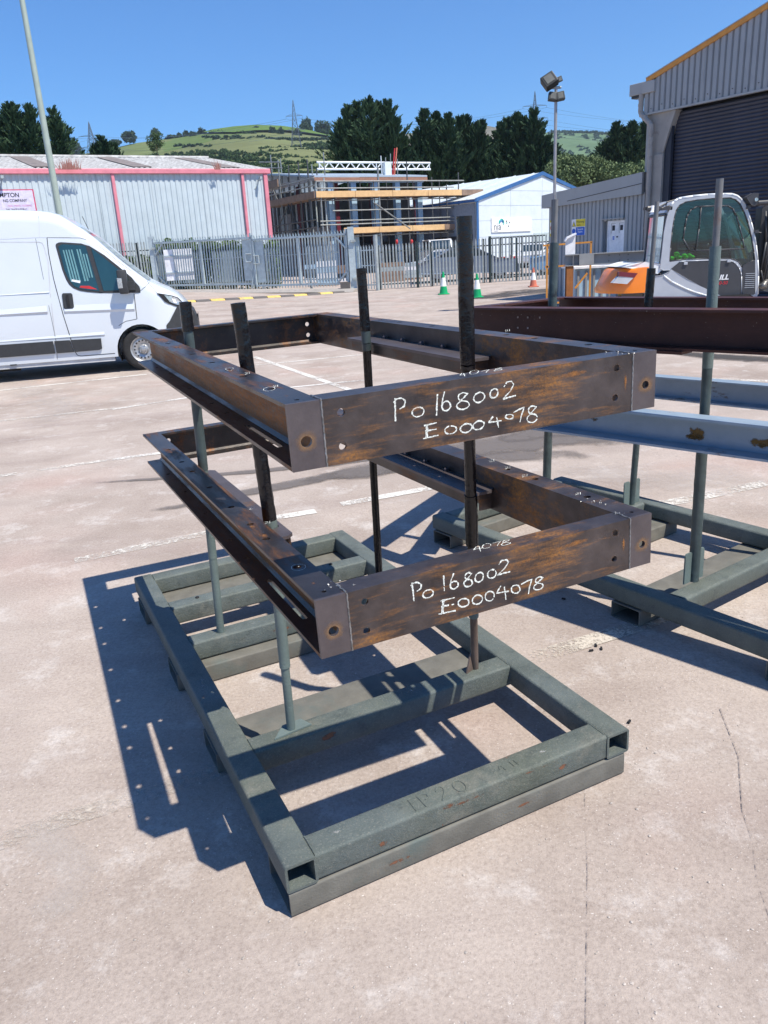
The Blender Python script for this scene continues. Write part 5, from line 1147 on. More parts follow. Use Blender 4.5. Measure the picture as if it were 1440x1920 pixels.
# grey beam on a rusty post, orange trestle, white leaflet panel, skip beside annex
def side_stuff():
    y = 19.0; g0 = gz(5, y)
    r = empty('grey_steel_beam', M=T((4.56, y, 1.26))); tag(r, 'grey primed steel I-beam raised on a rusty post beside the annex', 'steel beam')
    b = MB(); b.box((4.56, y, 1.49), (7.4, y+.18, 1.51)); b.box((4.56, y, 1.25), (7.4, y+.18, 1.27)); b.box((4.58, y+.08, 1.27), (7.4, y+.10, 1.49)); b.build('beam', M_GREYB, r, world=True)
    b = MB(); b.box((4.88, y-.02, 1.255), (5.22, y-.005, 1.51)); b.build('splice_plate', M_GREYB, r, world=True)
    b = MB(); b.box((4.74, y, 1.27), (4.75, y+.18, 1.49)); b.box((5.22, y, 1.27), (5.23, y+.18, 1.49)); b.build('stiffener', M_GREYB, r, world=True)
    b = MB()
    for x in (5.6, 5.85, 6.05):
        for z in (1.32, 1.44): b.lathe([(.012, 0), (.012, .01)], 6, T((x, y+.079, z)) @ Matrix.Rotation(1.57, 4, 'X'))
    b.build('bolt', M_BLACKPL, r, world=True)
    p = empty('rusty_post', M=T((4.66, y+.02, g0))); tag(p, 'orange-brown rusty steel post holding up the left end of the grey beam', 'post')
    b = MB(); b.box((4.60, y+.02, g0), (4.76, y+.03, 1.25)); b.box((4.60, y+.15, g0), (4.76, y+.16, 1.25)); b.box((4.66, y+.03, g0), (4.68, y+.15, 1.25)); b.build('post_shaft', M_RUSTC, p, world=True)
    b = MB(); b.box((4.50, y-.06, g0), (4.86, y+.26, g0+.03)); b.build('foot_plate', M_REDST, p, world=True)
    t = empty('orange_trestle', M=T((4.3, y+.9, g0))); tag(t, 'thin orange tubular trestle standing behind the rusty post', 'trestle')
    for a, c in (((4.25, y+1, g0+1.55), (5.45, y+1, g0+1.57)), ((5.42, y+1, g0), (5.42, y+1, g0+1.57)), ((4.3, y+1, g0+.18), (5.42, y+1, g0+.18)), ((4.35, y+1, g0), (4.35, y+1, g0+1.55)), ((5.05, y+1, g0+.5), (5.35, y+1, g0+.85)), ((4.3, y+1, g0+1.05), (5.4, y+1, g0+1.05))):
        b = MB(); b.bar(a, c, .04, .04, (0, 1, 0)); b.build('trestle_bar', M_ORANGE, t, world=True)
    w_ = empty('white_cut_panel', M=T((4.62, y+.05, 1.52))); tag(w_, 'white folded sheet offcut standing on the grey beam', 'metal sheet')
    b = MB(); MX = Matrix(((1, 0, 0, 0), (0, 0, 1, 0), (0, 1, 0, 0), (0, 0, 0, 1)))
    b.prism([(4.57, 1.515), (4.80, 1.515), (4.80, 1.93), (4.60, 1.86), (4.57, 1.80)], .01, MX, y+.06); b.build('sheet', M_WHITES, w_, world=True)
    b = MB(); b.prism([(4.555, 1.80), (4.60, 1.86), (4.81, 1.95), (4.80, 1.98), (4.59, 1.90), (4.55, 1.83)], .12, MX, y+.0); b.build('folded_edge', M_WHITES, w_, world=True)
    k = empty('waste_skip', M=T((5.2, y+1.4, g0))); tag(k, 'pale blue-grey ribbed skip in the gap below the grey beam', 'skip')
    b = MB(); b.box((5.15, y+1.4, g0), (6.6, y+2.6, g0+.95)); b.build('skip_body', M_LBLUE, k, world=True)
    for j in range(6): b = MB(); x = 5.2+j*.2; b.box((x, y+1.36, g0), (x+.05, y+1.4, g0+.9)); b.build('skip_rib', M_GREYB, k, world=True)
    b = MB(); b.box((5.1, y+1.3, g0+.95), (6.7, y+2.7, g0+1.0)); b.build('skip_rim', M_WHITES, k, world=True)
    b = MB(); o = b.box((6.0, y+.2, g0), (6.35, y+.6, g0+.62)).build('grit_bin', simple('mustard_bin', (.30, .18, .02), .6), None, bevel=.03); tag(o, 'mustard yellow grit bin behind the orange tail of the digger', 'bin')
    # rusty plate stack on ground left of annex
    o = MB().box((4.05, y-.4, g0+.0), (5.0, y+.5, g0+.10)).build('steel_plate_stack', M_REDST, None, bevel=.01); tag(o, 'low stack of dark red-brown steel plates on the ground by the annex corner', 'steel plates')
side_stuff()
# ================================================================== PINK-TRIMMED WAREHOUSE (left)
def warehouse():
    P0 = Vector((-18.375, 43.0, 0)); P1 = Vector((-5.773, 50.0, 0)); d = (P1-P0).normalized(); back = Vector((-d.y, d.x, 0)); back = back if back.y > 0 else -back
    M = Matrix((d, back, Vector((0, 0, 1)))).transposed().to_4x4(); M.translation = Vector((P0.x, P0.y, 0)); L = (P1-P0).length
    root = empty('pink_trimmed_warehouse', M=M); tag(root, 'long low warehouse in pale ribbed cladding with faded pink gutter and downpipes', 'warehouse')
    Xa, Xb = -14.0, L; zt = 6.62
    def px_on(px, py):
        p = onwall(px, py, P0, back); q = M.inverted() @ p; return q.x, q.z
    # cladding
    b = MB(); V = []; x = Xa; pit = .30; prof = []
    while x < Xb-.05:
        for dx, dy in ((0, 0), (.06, 0), (.09, .035), (.24, .035), (.27, 0)):
            if x+dx < Xb: prof.append((x+dx, dy))
        x += pit
    for xx, dy in prof: V += [(xx, -dy, .2), (xx, -dy, zt)]
    b.add(V, [(2*i, 2*i+2, 2*i+3, 2*i+1) for i in range(len(prof)-1)]); b.build('cladding', M_WCLAD, root, recalc=False)
    b = MB(); b.box((Xa, .05, 0), (Xb-.02, 22, 6.5)); b.build('wall', M_WCLAD, root)
    b = MB(); b.box((Xa, -.22, zt), (Xb+.15, .05, zt+.26)); b.build('gutter', M_PINK, root, bevel=.03)
    for (px, py) in ((210, 330), (453, 330), (496, 330)):
        X, Z = px_on(px, py); wdt = .085 if px < 490 else .12
        b = MB(); b.box((X-wdt, -.16, .2), (X+wdt, -.04, zt)); b.build('downpipe', M_PINK, root, bevel=.02)
    # roof: corrugated sheet rising to a ridge
    ry, rz = 10.5, 8.72
    b = MB(); n = int((Xb+.2-Xa)/.075); V = []
    for i in range(n+1):
        x = Xa+i*.075; dz = .02*math.sin(i*math.pi/2)*1.6
        xr = min(x, Xb-3.0) if False else x
        V += [(x, -.15, zt+.24+dz), (x, ry, rz+dz)]
    b.add(V, [(2*i, 2*i+2, 2*i+3, 2*i+1) for i in range(n)]); rf = b.build('roof', M_ROOFW, root, recalc=False)
    b = MB(); b.tube((Xa, ry, rz+.03), (Xb+.1, ry, rz+.03), .12, 8); b.build('ridge_cap', M_ROOFW, rf)
    def roofpt(px, py):
        n_ = Vector((0, -(rz-zt-.24), ry+.15)).normalized(); nw = M.to_3x3() @ n_; p = onwall(px, py, M @ Vector((0, -.15, zt+.24)), nw); return M.inverted() @ p
    for (a, c) in (((37, 296), (92, 316)), ((200, 296), (275, 316)), ((345, 296), (435, 317))):
        q0 = roofpt(a[0], a[1]+1.5); q1 = roofpt(c[0], c[1]-1); b = MB(); w_ = 1.1
        xm = (q0.x+q1.x)/2
        b.add([(xm-w_/2, q1.y+.3, 0), (xm+w_/2, q1.y+.3, 0), (xm+w_/2, ry-.2, 0), (xm-w_/2, ry-.2, 0)], [(0, 1, 2, 3)])
        o = b.build('rooflight', M_ROOFD, rf)
        for v in o.data.vertices: v.co.z = zt+.24+(rz-zt-.24)*(v.co.y+.15)/(ry+.15)+.05
    for k in range(9):
        x = Xa+1.2+k*2.9
        if x < Xb-.4: b = MB(); b.box((x, -.042, .3), (x+.02, -.036, zt-.02)); b.build('sheet_lap', simple('lap_shadow_grey', (.36, .41, .43), .6) if 'lap_shadow_grey' not in MATS else MATS['lap_shadow_grey'], root)
    # gable barge at right end
    b = MB(); b.add([(Xb+.02, 0, .2), (Xb+.02, 21, .2), (Xb+.02, 21, zt), (Xb+.02, ry, rz), (Xb+.02, 0, zt)], [(0, 1, 2, 3, 4)]); b.build('gable', M_WCLAD, root)
    # weeds on the gutter
    b = MB(); r_ = random.Random(2)
    for px in [r_.gauss(131, 9) for _ in range(110)]+[r_.gauss(408, 3) for _ in range(26)]:
        q = roofpt(px, 318); h = r_.uniform(.15, .62); a = r_.uniform(-.25, .25)
        b.add([(q.x-.025, q.y, q.z), (q.x+.025, q.y, q.z), (q.x+a, q.y, q.z+h)], [(0, 1, 2)])
    w = b.build('gutter_weed', M_WEED, root, recalc=False); stuff(w)
    # cctv arms
    for (px, py) in ((484, 338), (3, 337)):
        X, Z = px_on(px, py); b = MB(); b.tube((X, -.02, Z), (X, -.35, Z+.1), .04, 6); b.box((X-.07, -.5, Z+.02), (X+.07, -.3, Z+.16)); b.path([(X, -.05, Z), (X-.15, -.03, Z-.35), (X-.3, -.03, Z-.5)], .025, 5); b.build('wall_lamp', M_GALVD, root)
    # sign
    sx, sz = px_on(58, 355); sx2, sz2 = px_on(61, 393); h = sz-sz2+.1
    X0 = sx-4.2; s = empty('trade_sign', M=M @ T((X0, -.08, sz2))); tag(s, 'pale lilac shop sign with a red edge on the pink-trimmed warehouse', 'sign')
    b = MB(); b.box((X0, -.075, sz-h), (sx+.1, -.05, sz)); b.build('sign_edge', simple('crimson_edge', (.55, .05, .12), .5), s, world=True) if False else None
    o = b.build('sign_edge', MATS.get('crimson_edge') or simple('crimson_edge', (.55, .05, .12), .5), s); o.data.transform(s.matrix_world.inverted() @ M)
    b = MB(); b.box((X0+.05, -.085, sz-h+.05), (sx+.04, -.077, sz-.05)); o = b.build('sign_face', M_LILAC, s); o.data.transform(s.matrix_world.inverted() @ M)
    fx = lambda z, x=sx: M @ frameM((x, -.088, z), (1, 0, 0), (0, 0, 1))
    crim = simple('sign_crimson', (.5, .08, .25), .5)
    text_mesh('sign_text', 'MPTON', h*.27, fx(sz-h*.34, sx-.62), M_BLKS, s, 'RIGHT', .92, offset=.006); text_mesh('sign_text', 'NG COMPANY', h*.18, fx(sz-h*.56, sx-.30), M_BLKS, s, 'RIGHT', .88, offset=.004)
    text_mesh('sign_text', '- TILES - PAINTS - FLOORING', h*.12, fx(sz-h*.77, sx-.10), crim, s, 'RIGHT', .72); text_mesh('sign_text', 'THE TRADE & PUBLIC', h*.12, fx(sz-h*.93, sx-.36), M_BLKS, s, 'RIGHT', .82, offset=.002)
warehouse()
# ================================================================== POLES
def lamp_left():
    D = 22; p0 = at(112, 398, D); x, y = p0.x-.01, D; z0 = gz(x, y)
    r = empty('lamp_post', M=T((x, y, z0))); tag(r, 'tall pale green tapering lamp post behind the white van', 'lamp post')
    b = MB(); b.tube((0, 0, 0), (0, 0, 1.3), .12, 14); b.build('base_section', M_POLE, r, True, autosm=40)
    b = MB(); b.tube((0, 0, 1.3), (-.02, 0, 11), .095, 14, .05); b.build('shaft', M_POLE, r, True, autosm=40)
    b = MB(); b.tube((0, 0, 11), (1.0, -.3, 11.2), .04, 8); b.box((.9, -.5, 11.12), (1.6, -.2, 11.28)); b.build('lamp_head', M_GALV, r)
lamp_left()
def flood():
    D = 20.5; p = at(1037, 560, D); x, y = p.x, D; z0 = gz(x, y); zt = at(1046, 164, D).z; zj = at(1043, 374, D).z
    r = empty('floodlight_mast', M=T((x, y, 0))); tag(r, 'slender floodlight mast in front of the annex corner, thick lower section', 'light mast')
    b = MB(); b.tube((0, 0, z0), (0, 0, zj), .075, 14); b.build('lower_section', simple('dark_grey_mast', (.11, .115, .125), .5, .2), r, True, autosm=40)
    b = MB(); b.tube((0, 0, zj), (.0, 0, zt), .036, 12); b.build('upper_section', simple('pale_grey_mast', (.34, .33, .34), .45, .3), r, True, autosm=40)
    b = MB(); b.tube((.04, -.03, zj-.03), (.02, -.03, zj+.22), .006, 5); b.build('cable', M_GALV, r)
    for k, (dx, dz, rot, tilt, s) in enumerate(((-.17, .13, -.5, .55, .82), (-.09, -.20, .15, .25, .5), (.09, -.20, -.15, .25, .5), (.07, .16, 1.2, .2, .3))):
        MM = T((dx, -.05, zt+dz)) @ Matrix.Rotation(rot, 4, 'Y') @ Matrix.Rotation(-tilt, 4, 'X')
        b = MB(); b.box((-.20*s, -.12*s, -.19*s), (.20*s, .12*s, .19*s), MM); hd = b.build('floodlight', simple('dark_lamp_housing', (.028, .03, .028), .5) if k == 0 else MATS['dark_lamp_housing'], r, bevel=.03*s)
        b = MB(); b.box((-.12*s, -.132*s, -.13*s), (.12*s, -.118*s, .13*s), MM); b.build('glass', simple('flood_glass', (.16, .16, .14), .15) if k == 0 else MATS['flood_glass'], hd)
    b = MB(); b.tube((-.1, 0, zt), (.12, 0, zt), .03, 8); b.tube((-.12, 0, zt-.2), (.14, 0, zt-.2), .025, 8); b.build('cross_bracket', M_GALVD, r)
flood()
# ================================================================== FENCES AND GATES
def pale_mesh(h, w, tip=.09, name='pale'):
    """W-section palisade pale with a split, splayed head"""
    b = MB(); P = [(-w/2, .012), (-w*.18, 0), (0, .01), (w*.18, 0), (w/2, .012)]; V = []
    for x, y in P: V += [(x, y, 0), (x, y, h-tip)]
    b.add(V, [(2*i, 2*i+2, 2*i+3, 2*i+1) for i in range(4)])
    b.add([(-w/2, .012, h-tip), (-w*.05, .008, h-tip), (-w*.36, -.01, h)], [(0, 1, 2)]); b.add([(w/2, .012, h-tip), (w*.05, .008, h-tip), (w*.36, -.01, h)], [(0, 1, 2)]); b.add([(-w*.25, .0, h-tip), (w*.25, 0, h-tip), (0, -.012, h+.01)], [(0, 1, 2)])
    return b
def run_fence(a, c, h, mat, railmat, label, name='palisade_fence', pitch=.155, w=.07, rails=(.25, .85), post_every=2.75, cat='fence', gap=.05, parent=None, pmats=None, group=None, zoff=0):
    a = Vector((a[0], a[1], 0)); c = Vector((c[0], c[1], 0)); a.z = gz(a.x, a.y)+zoff; c.z = gz(c.x, c.y)+zoff
    d = c-a; L = d.length; x = d.normalized(); y = Vector((-x.y, x.x, 0)).normalized(); y = y if y.y > 0 else -y; z = Vector((0, 0, 1)); M = Matrix((x, y, z)).transposed().to_4x4(); M.translation = a
    root = empty(name, M=M); tag(root, label, cat, group)
    n = int(L/pitch); first = None; r_ = random.Random(int(L*10))
    for i in range(n):
        mt = Matrix.Translation((pitch*(i+.5), 0, gap)) @ Matrix.Rotation(r_.uniform(-.006, .006), 4, 'Y')
        if first is None: first = pale_mesh(h-gap, w).build('pale', mat, root, recalc=False); first.matrix_basis = mt
        else: link_copy(first, 'pale', root, mt)
    for f in rails:
        b = MB(); b.box((0, .02, h*f-.025), (L, .06, h*f+.025)); b.build('rail', railmat, root)
    if post_every:
        k = 0
        while k*post_every <= L+.01:
            b = MB(); b.box((k*post_every-.05, .065, -.1), (k*post_every+.05, .15, h*.98)); b.build('fence_post', railmat, root); k += 1
    return root, M, L
GH = 2.72
gR = Vector((-.83, 36.6, 0)); gL = Vector((-11.25, 42.9, 0)); gM = gL.lerp(gR, .545)
def gate_leaf(a, c, label, hinge_left):
    root, M, L = run_fence(a, c, GH-.12, M_GALV, M_GALV, label, 'gate_leaf', .165, .075, rails=(), post_every=0, cat='gate', gap=.40, group='leaves of the double palisade gate')
    fr = [((0, 0, .30), (L, 0, .30)), ((0, 0, GH-.32), (L, 0, GH-.32)), ((.04, 0, .30), (.04, 0, GH-.10)), ((L-.04, 0, .30), (L-.04, 0, GH-.10)), ((L/2, 0, .30), (L/2, 0, GH-.32))]
    for p, q in fr:
        b = MB(); b.bar((p[0], -.06, p[2]), (q[0], -.06, q[2]), .09, .09, (0, 1, 0)); b.build('gate_frame', M_GALV, root)
    xh = .04 if hinge_left else L-.04; s = 1 if hinge_left else -1
    for p, q in (((xh, -.07, GH-.95), (xh+s*.62, -.07, GH-.36)), ((xh, -.07, .85), (xh+s*.6, -.07, .34))):
        b = MB(); b.bar(p, q, .07, .07, (0, 1, 0)); b.build('gate_brace', M_GALV, root)
    xl = L-.05 if hinge_left else .05; s2 = -1 if hinge_left else 1
    b = MB(); P = [(xl, -.14, 1.32), (xl+s2*.32, -.14, 1.32), (xl+s2*.32, -.14, 1.68), (xl, -.14, 1.68)]; b.path(P, .03, 6); b.build('latch_box', M_GALV, root)
    b = MB(); x0, x1 = sorted((xl+s2*.08, xl+s2*.55)); b.box((x0, -.035, .45), (x1, -.02, GH-.38)); b.build('backing_sheet', M_GALV, root)
    b = MB(); x0, x1 = sorted((xl+s2*.05, xl+s2*.2)); b.tube((xl+s2*.05, -.12, .1), (xl+s2*.05, -.12, 1.0), .025, 6); b.build('drop_bolt', M_GALV, root)
    return root
gate_leaf(gL+(gR-gL)*.01, gM-(gR-gL)*.002, 'left leaf of the galvanised double palisade gate, with a white panel hung behind it', True)
gate_leaf(gM+(gR-gL)*.002, gR-(gR-gL)*.01, 'right leaf of the galvanised double palisade gate, nearer the scaffolding', False)
for p, lb in ((gL, 'square galvanised gate post at the left end of the double gate'), (gR+Vector((.05, 0, 0)), 'square galvanised gate post between the double gate and the small gate')):
    z = gz(p.x, p.y); b = MB(); b.box((p.x-.14, p.y-.14, z-.1), (p.x+.14, p.y+.14, z+GH+.02)); r = empty('gate_post', M=T((p.x, p.y, z))); tag(r, lb, 'gate post', 'gate posts')
    b.build('post_shaft', M_GALV, r, world=True); 
    for h in (.5, 2.1): b = MB(); b.box((p.x-.02, p.y-.24, z+h), (p.x+.2, p.y-.14, z+h+.1)); b.build('hinge', M_GALVD, r, world=True)
b = MB(); b.box((gR.x-.55, gR.y-.25, gz(gR.x, gR.y)), (gR.x-.12, gR.y+.1, gz(gR.x, gR.y)+.42)); tag(b.build('concrete_block', M_RUBBER, None), 'small dark block on the ground at the foot of the right gate post', 'block')
run_fence((-34, 41.6), (gL.x-.2, gL.y), GH-.1, M_GALVD, M_DKGREEN, 'grey palisade fence running left of the double gate behind the van', pitch=.155, rails=(.22, .83))
run_fence((-18, 46.5), (-1.5, 39.0), 2.0, M_GALV, M_GALVD, 'lower palisade fence seen behind the double gate', pitch=.165, rails=(.2, .8))
run_fence((-.55, 36.55), (.35, 36.1), 1.95, M_GALV, M_GALV, 'narrow palisade pedestrian gate beside the right gate post', 'pedestrian_gate', .14, .06, rails=(.12, .55, .88), post_every=.88, cat='gate')
rf_, Mf, Lf = run_fence((.40, 36.05), (8.35, 35.6), 1.92, M_GALVD, M_DKGREEN, 'palisade fence with dark green rails in front of the parked cars', pitch=.145, rails=(.12, .83), post_every=2.3)
# tall posts in the right fence
for px, pt, pb, mt, w_ in ((709, 440, 545, M_GALVD, .09), (784, 452, 540, M_DKGREEN, .06), (919, 443, 531, M_DKGREEN, .06), (968, 446, 530, M_DKGREEN, .05)):
    P = at(px, pb, 35.8); Q = at(px, pt, 35.8); b = MB(); b.tube((P.x, 35.75, gz(P.x, 35.8)), (P.x, 35.75, Q.z), w_, 8); o = b.build('steel_upright', mt, None); tag(o, {709: 'fat grey steel upright in the palisade fence nearest the gate', 784: 'dark upright in the middle of the palisade fence', 919: 'dark capped upright in the palisade fence left of the sign', 968: 'dark upright in the palisade fence under the sign'}[px], 'post', 'uprights along the palisade fence')
# flat-topped railings behind, right
rb = empty('railings', M=T((5.6, 39.0, gz(5.6, 39)))); tag(rb, 'dark green flat-topped railings below the white unit', 'railings')
x0 = at(919, 450, 39).x; x1 = at(1022, 450, 39).x; zt_ = at(970, 444, 39).z
for z in (zt_, gz(x0, 39)+.15): b = MB(); b.box((x0, 38.98, z-.03), (x1, 39.02, z+.03)); b.build('rail', M_DKGREEN, rb, world=True)
f0 = None
k = int((x1-x0)/.5)
for i in range(k+1):
    b = MB(); x = x0+i*.5; b.box((x-.025, 38.98, gz(x, 39)), (x+.025, 39.02, zt_)); b.build('bar', M_DKGREEN, rb, world=True)
# kerb strip and speed ramp
def strip(a, c, w_, h, mat, name):
    a = Vector(a); c = Vector(c); b = MB(); d = (c-a).normalized(); n_ = Vector((-d.y, d.x, 0)); V = []
    for p in (a, c):
        for s, hh in ((-.5, .005), (-.3, h), (.3, h), (.5, .005)):
            q = p+n_*w_*s; V.append((q.x, q.y, gz(q.x, q.y)+hh))
    b.add(V, [(0, 1, 5, 4), (1, 2, 6, 5), (2, 3, 7, 6), (0, 4, 7, 3), (0, 3, 2, 1), (4, 5, 6, 7)]); return b.build(name, mat, None)
ks = strip((-12.5, 42.9, 0), (-.6, 36.1, 0), .9, .13, M_CONC, 'gate_kerb'); struct(ks)
rp = empty('speed_ramp', M=T((-8.6, 40.2, gz(-8.6, 40.2)))); tag(rp, 'black and yellow segmented speed ramp in front of the double gate', 'speed ramp')
pa = gpt(366, 566); pb_ = gpt(668, 546); pa = pa+(pa-pb_)*.25; N = 15
for i in range(N):
    q0 = pa.lerp(pb_, i/N); q1 = pa.lerp(pb_, (i+1)/N-.003); o = strip(q0, q1, .5, .07, M_YEL if i % 2 == 0 else M_RUBBER, 'ramp_segment'); o.parent = rp; o.matrix_parent_inverse = Matrix.Identity(4)
    o.data.transform(rp.matrix_world.inverted())
# white cabinet/panel behind the left leaf
pp = at(335, 497, 42.4); b = MB(); z0 = at(340, 525, 42.4).z; z1 = at(335, 467, 42.4).z; xa = at(311, 497, 42.4).x; xb = at(364, 497, 42.4).x
r = empty('sheet_panel', M=T((xa, 42.2, z0))); tag(r, 'white sheet panel standing behind the left gate leaf, seen between the pales', 'panel')
b.box((xa, 42.25, z0), (xb, 42.3, z1)); b.build('sheet', M_WHITES, r, world=True)
for z in (z0+.35, z1-.35): b = MB(); b.box((xa, 42.2, z), (xb, 42.24, z+.06)); b.build('batten', M_GALV, r, world=True)
# traffic cones
def cone(px, py, h, mat, label):
    p = gpt(px, py); r = empty('traffic_cone', M=T(p)); tag(r, label, 'traffic cone', 'traffic cones by the fence')
    w_ = h*.26; b = MB(); b.box((-w_, -w_, 0), (w_, w_, .035)); b.build('cone_base', mat, r, bevel=.02)
    for z0, z1, m in ((.035, .36, mat), (.36, .74, M_CONEW), (.74, 1.0, mat)):
        R = lambda t: h*(.20-.165*t); b = MB(); b.tube((0, 0, h*z0 if z0 > .1 else .03), (0, 0, h*z1), R(z0), 20, R(z1)); b.build('cone_body' if m is mat else 'reflective_band', m, r, True, autosm=50)
cone(832, 552, .80, M_CONEG, 'green and white traffic cone, left one of the green pair'); cone(895, 558, .76, M_CONEG, 'green and white traffic cone, right one beside the thick black post'); cone(1000, 538, .70, M_CONEO, 'dusty orange and white traffic cone near the annex corner')
# ================================================================== BUILDING UNDER CONSTRUCTION + SCAFFOLD
def site():
    c0 = at(592, 370, 60.0); zp = c0.z; z2 = at(663, 437, 61.5).z
    d = Vector((.871, .492, 0)).normalized(); back = Vector((-d.y, d.x, 0))
    M = Matrix((d, back, Vector((0, 0, 1)))).transposed().to_4x4(); M.translation = Vector((c0.x, c0.y, 0)); Mi = M.inverted()
    def pf(px, py, yoff=0.0):
        q = Mi @ onwall(px, py, M @ Vector((0, yoff, 0)), back); return q.x, q.z
    def ps(px, py, xoff=0.0):
        q = Mi @ onwall(px, py, M @ Vector((xoff, 0, 0)), d); return q.y, q.z
    G0 = .45
    bd = empty('steel_frame_building', M=M); tag(bd, 'half-built shed with pale blue and maroon steel columns inside the scaffolding', 'building')
    yo = 1.4; bx0 = pf(620, 340, yo)[0]; bx1 = pf(788, 340, yo)[0]; zt = pf(620, 336, yo)[1]; zr = zt+.35
    for i, px in enumerate((620, 663, 704, 745.5, 787)):
        x = pf(px, 350, yo)[0]; w_ = .22 if i != 2 else .26
        b = MB(); b.box((x-w_, yo, G0), (x+w_, yo+.06, zt)); b.box((x-w_, yo+.34, G0), (x+w_, yo+.4, zt)); b.box((x-.03, yo+.06, G0), (x+.03, yo+.34, zt)); b.build('pale_blue_column', M_LBLUE, bd)
    b = MB(); b.box((bx0-.3, yo-.02, zt-.25), (bx1+.3, yo+.2, zt+.08)); b.build('eaves_beam', M_LBLUE, bd)
    for px in (630, 698, 780):
        x = pf(px, 350, yo+1)[0]; b = MB(); b.box((x-.18, yo+1, G0), (x+.18, yo+1.3, zt)); b.build('maroon_column', M_MAROON, bd)
    for py_ in (508, 556):
        y = ps(py_, 350, 1.2)[0]; b = MB(); b.box((1.2, y-.2, G0), (1.5, y+.2, zt-.1)); b.build('maroon_column', M_MAROON, bd)
    for px in (500, 507, 514, 522, 532, 541, 551, 561, 570, 580, 589, 598, 607):
        y = ps(px, 350, .95)[0]; b = MB(); b.box((.95, y-.05, G0), (1.03, y+.05, zt)); b.build('side_rail_post', M_GALVD, bd)
    Ld = 26
    # roof (two planes: front slope left + right), pale metal with timber/brown soffit edge
    b = MB(); e = .25; zr0 = zt+.12
    b.add([(.6, yo-e, zr0), (bx1+.5, yo-e, zr0), (bx1+.5, yo+9, zr0+1.1), (.6, yo+9, zr0+1.1), (.6, yo-e, zr0+.12), (bx1+.5, yo-e, zr0+.12), (bx1+.5, yo+9, zr0+1.22), (.6, yo+9, zr0+1.22)], [(0, 3, 2, 1), (4, 5, 6, 7), (0, 1, 5, 4), (1, 2, 6, 5), (2, 3, 7, 6), (3, 0, 4, 7)]); rf = b.build('roof', M_ROOFS, bd)
    b = MB(); b.box((.55, yo-e-.02, zr0-.25), (bx1+.5, yo-e+.02, zr0-.02)); b.build('timber_eaves', simple('brown_eaves_timber', (.32, .17, .12), .8), bd)
    b = MB(); b.box((.55, yo-e, zr0-.22), (.6, yo+22, zr0+.1)); b.build('verge_board', simple('fawn_verge', (.42, .36, .31), .7), bd)
    b = MB(); b.add([(.6, yo+8.9, zr0+1.2), (bx1+.5, yo+8.9, zr0+1.2), (bx1+.5, yo+22, zr0+.4), (.6, yo+22, zr0+.4)], [(0, 1, 2, 3)]); b.build('roof_far_slope', M_ROOFS, bd)
    # inner cladding panels & far wall
    gi = simple('inner_grey_lining', (.16, .165, .17), .7)
    b = MB(); b.box((1.5, 12, G0), (bx1, 12.1, zt)); b.build('inner_wall', gi, bd)
    b = MB(); b.box((bx1-.2, yo+1.5, G0), (bx1-.1, 12, zt)); b.build('inner_wall', gi, bd)
    b = MB(); y0 = ps(518, 400, 1.6)[0]; y1 = ps(548, 400, 1.6)[0]; b.box((1.6, y1, G0), (1.7, y0, zp-.6)); b.build('infill_panel', simple('brown_grey_infill', (.24, .23, .23), .8), bd)
    b = MB(); y0 = ps(575, 400, 1.6)[0]; y1 = ps(615, 400, 1.6)[0]; b.box((1.6, y1, G0), (1.7, y0, z2+.6)); b.build('infill_panel', MATS['brown_grey_infill'], bd)
    b = MB(); b.box((3, 5, G0), (bx1, 5.1, z2-.9)); b.build('block_wall', gi, bd)
    r_ = random.Random(8)
    for k in range(10): b = MB(); x = 2+r_.random()*(bx1-3); b.box((x, 4+r_.random(), z2-.6), (x+.5+r_.random(), 4.8+r_.random(), z2+.1+r_.random()*.8)); b.build('stacked_material', r_.choice([M_DARK, M_DARK, M_SCAFD, gi]), bd)
    # ---- scaffold
    sc = empty('scaffolding', M=M); tag(sc, 'tube scaffolding with timber platforms wrapped round the half-built shed', 'scaffolding')
    def tube(a, c, r=.045, m=M_SCAF):
        b = MB(); b.tube(a, c, r, 6); b.build('scaffold_tube', m, sc)
    XR = pf(976/1.0 if False else 875, 360)[0]
    fr_x = [(564, 330, 455), (600, 345, 455), (652, 340, 470), (700, 338, 470), (708, 313, 545), (762, 302, 470), (809, 332, 480), (837, 345, 470), (859, 323, 480)]
    for px, pt, pb in fr_x:
        x, z = pf(px, pt)
        if x < 0: continue
        tube((x, 0, G0), (x, 0, z), .05 if px != 708 else .075, M_SCAF if px in (708, 600) else M_SCAFD)
    for px in (592, 640, 690, 740, 790, 840):
        x, _ = pf(px, 350); tube((x, 1.2, G0), (x, 1.2, zp+1.2), .045, M_SCAFD)
    x0 = 0; 
    for py_l, a, c in ((340, 592, 869), (353, 592, 850), (395, 620, 875), (414, 595, 875), (421, 595, 875)):
        z = pf(640, py_l)[1]; tube((pf(a, 350)[0], -.06, z), (pf(c, 350)[0], -.06, z), .045)
    tube((pf(700, 380)[0], -.1, pf(700, 380)[1]), (pf(768, 429)[0], -.1, pf(768, 429)[1]), .05)
    for z in (z2-.08, zp-.08):
        tube((pf(592, 350)[0], 0, z-.15), (XR, 0, z-.15), .04, M_SCAFD)
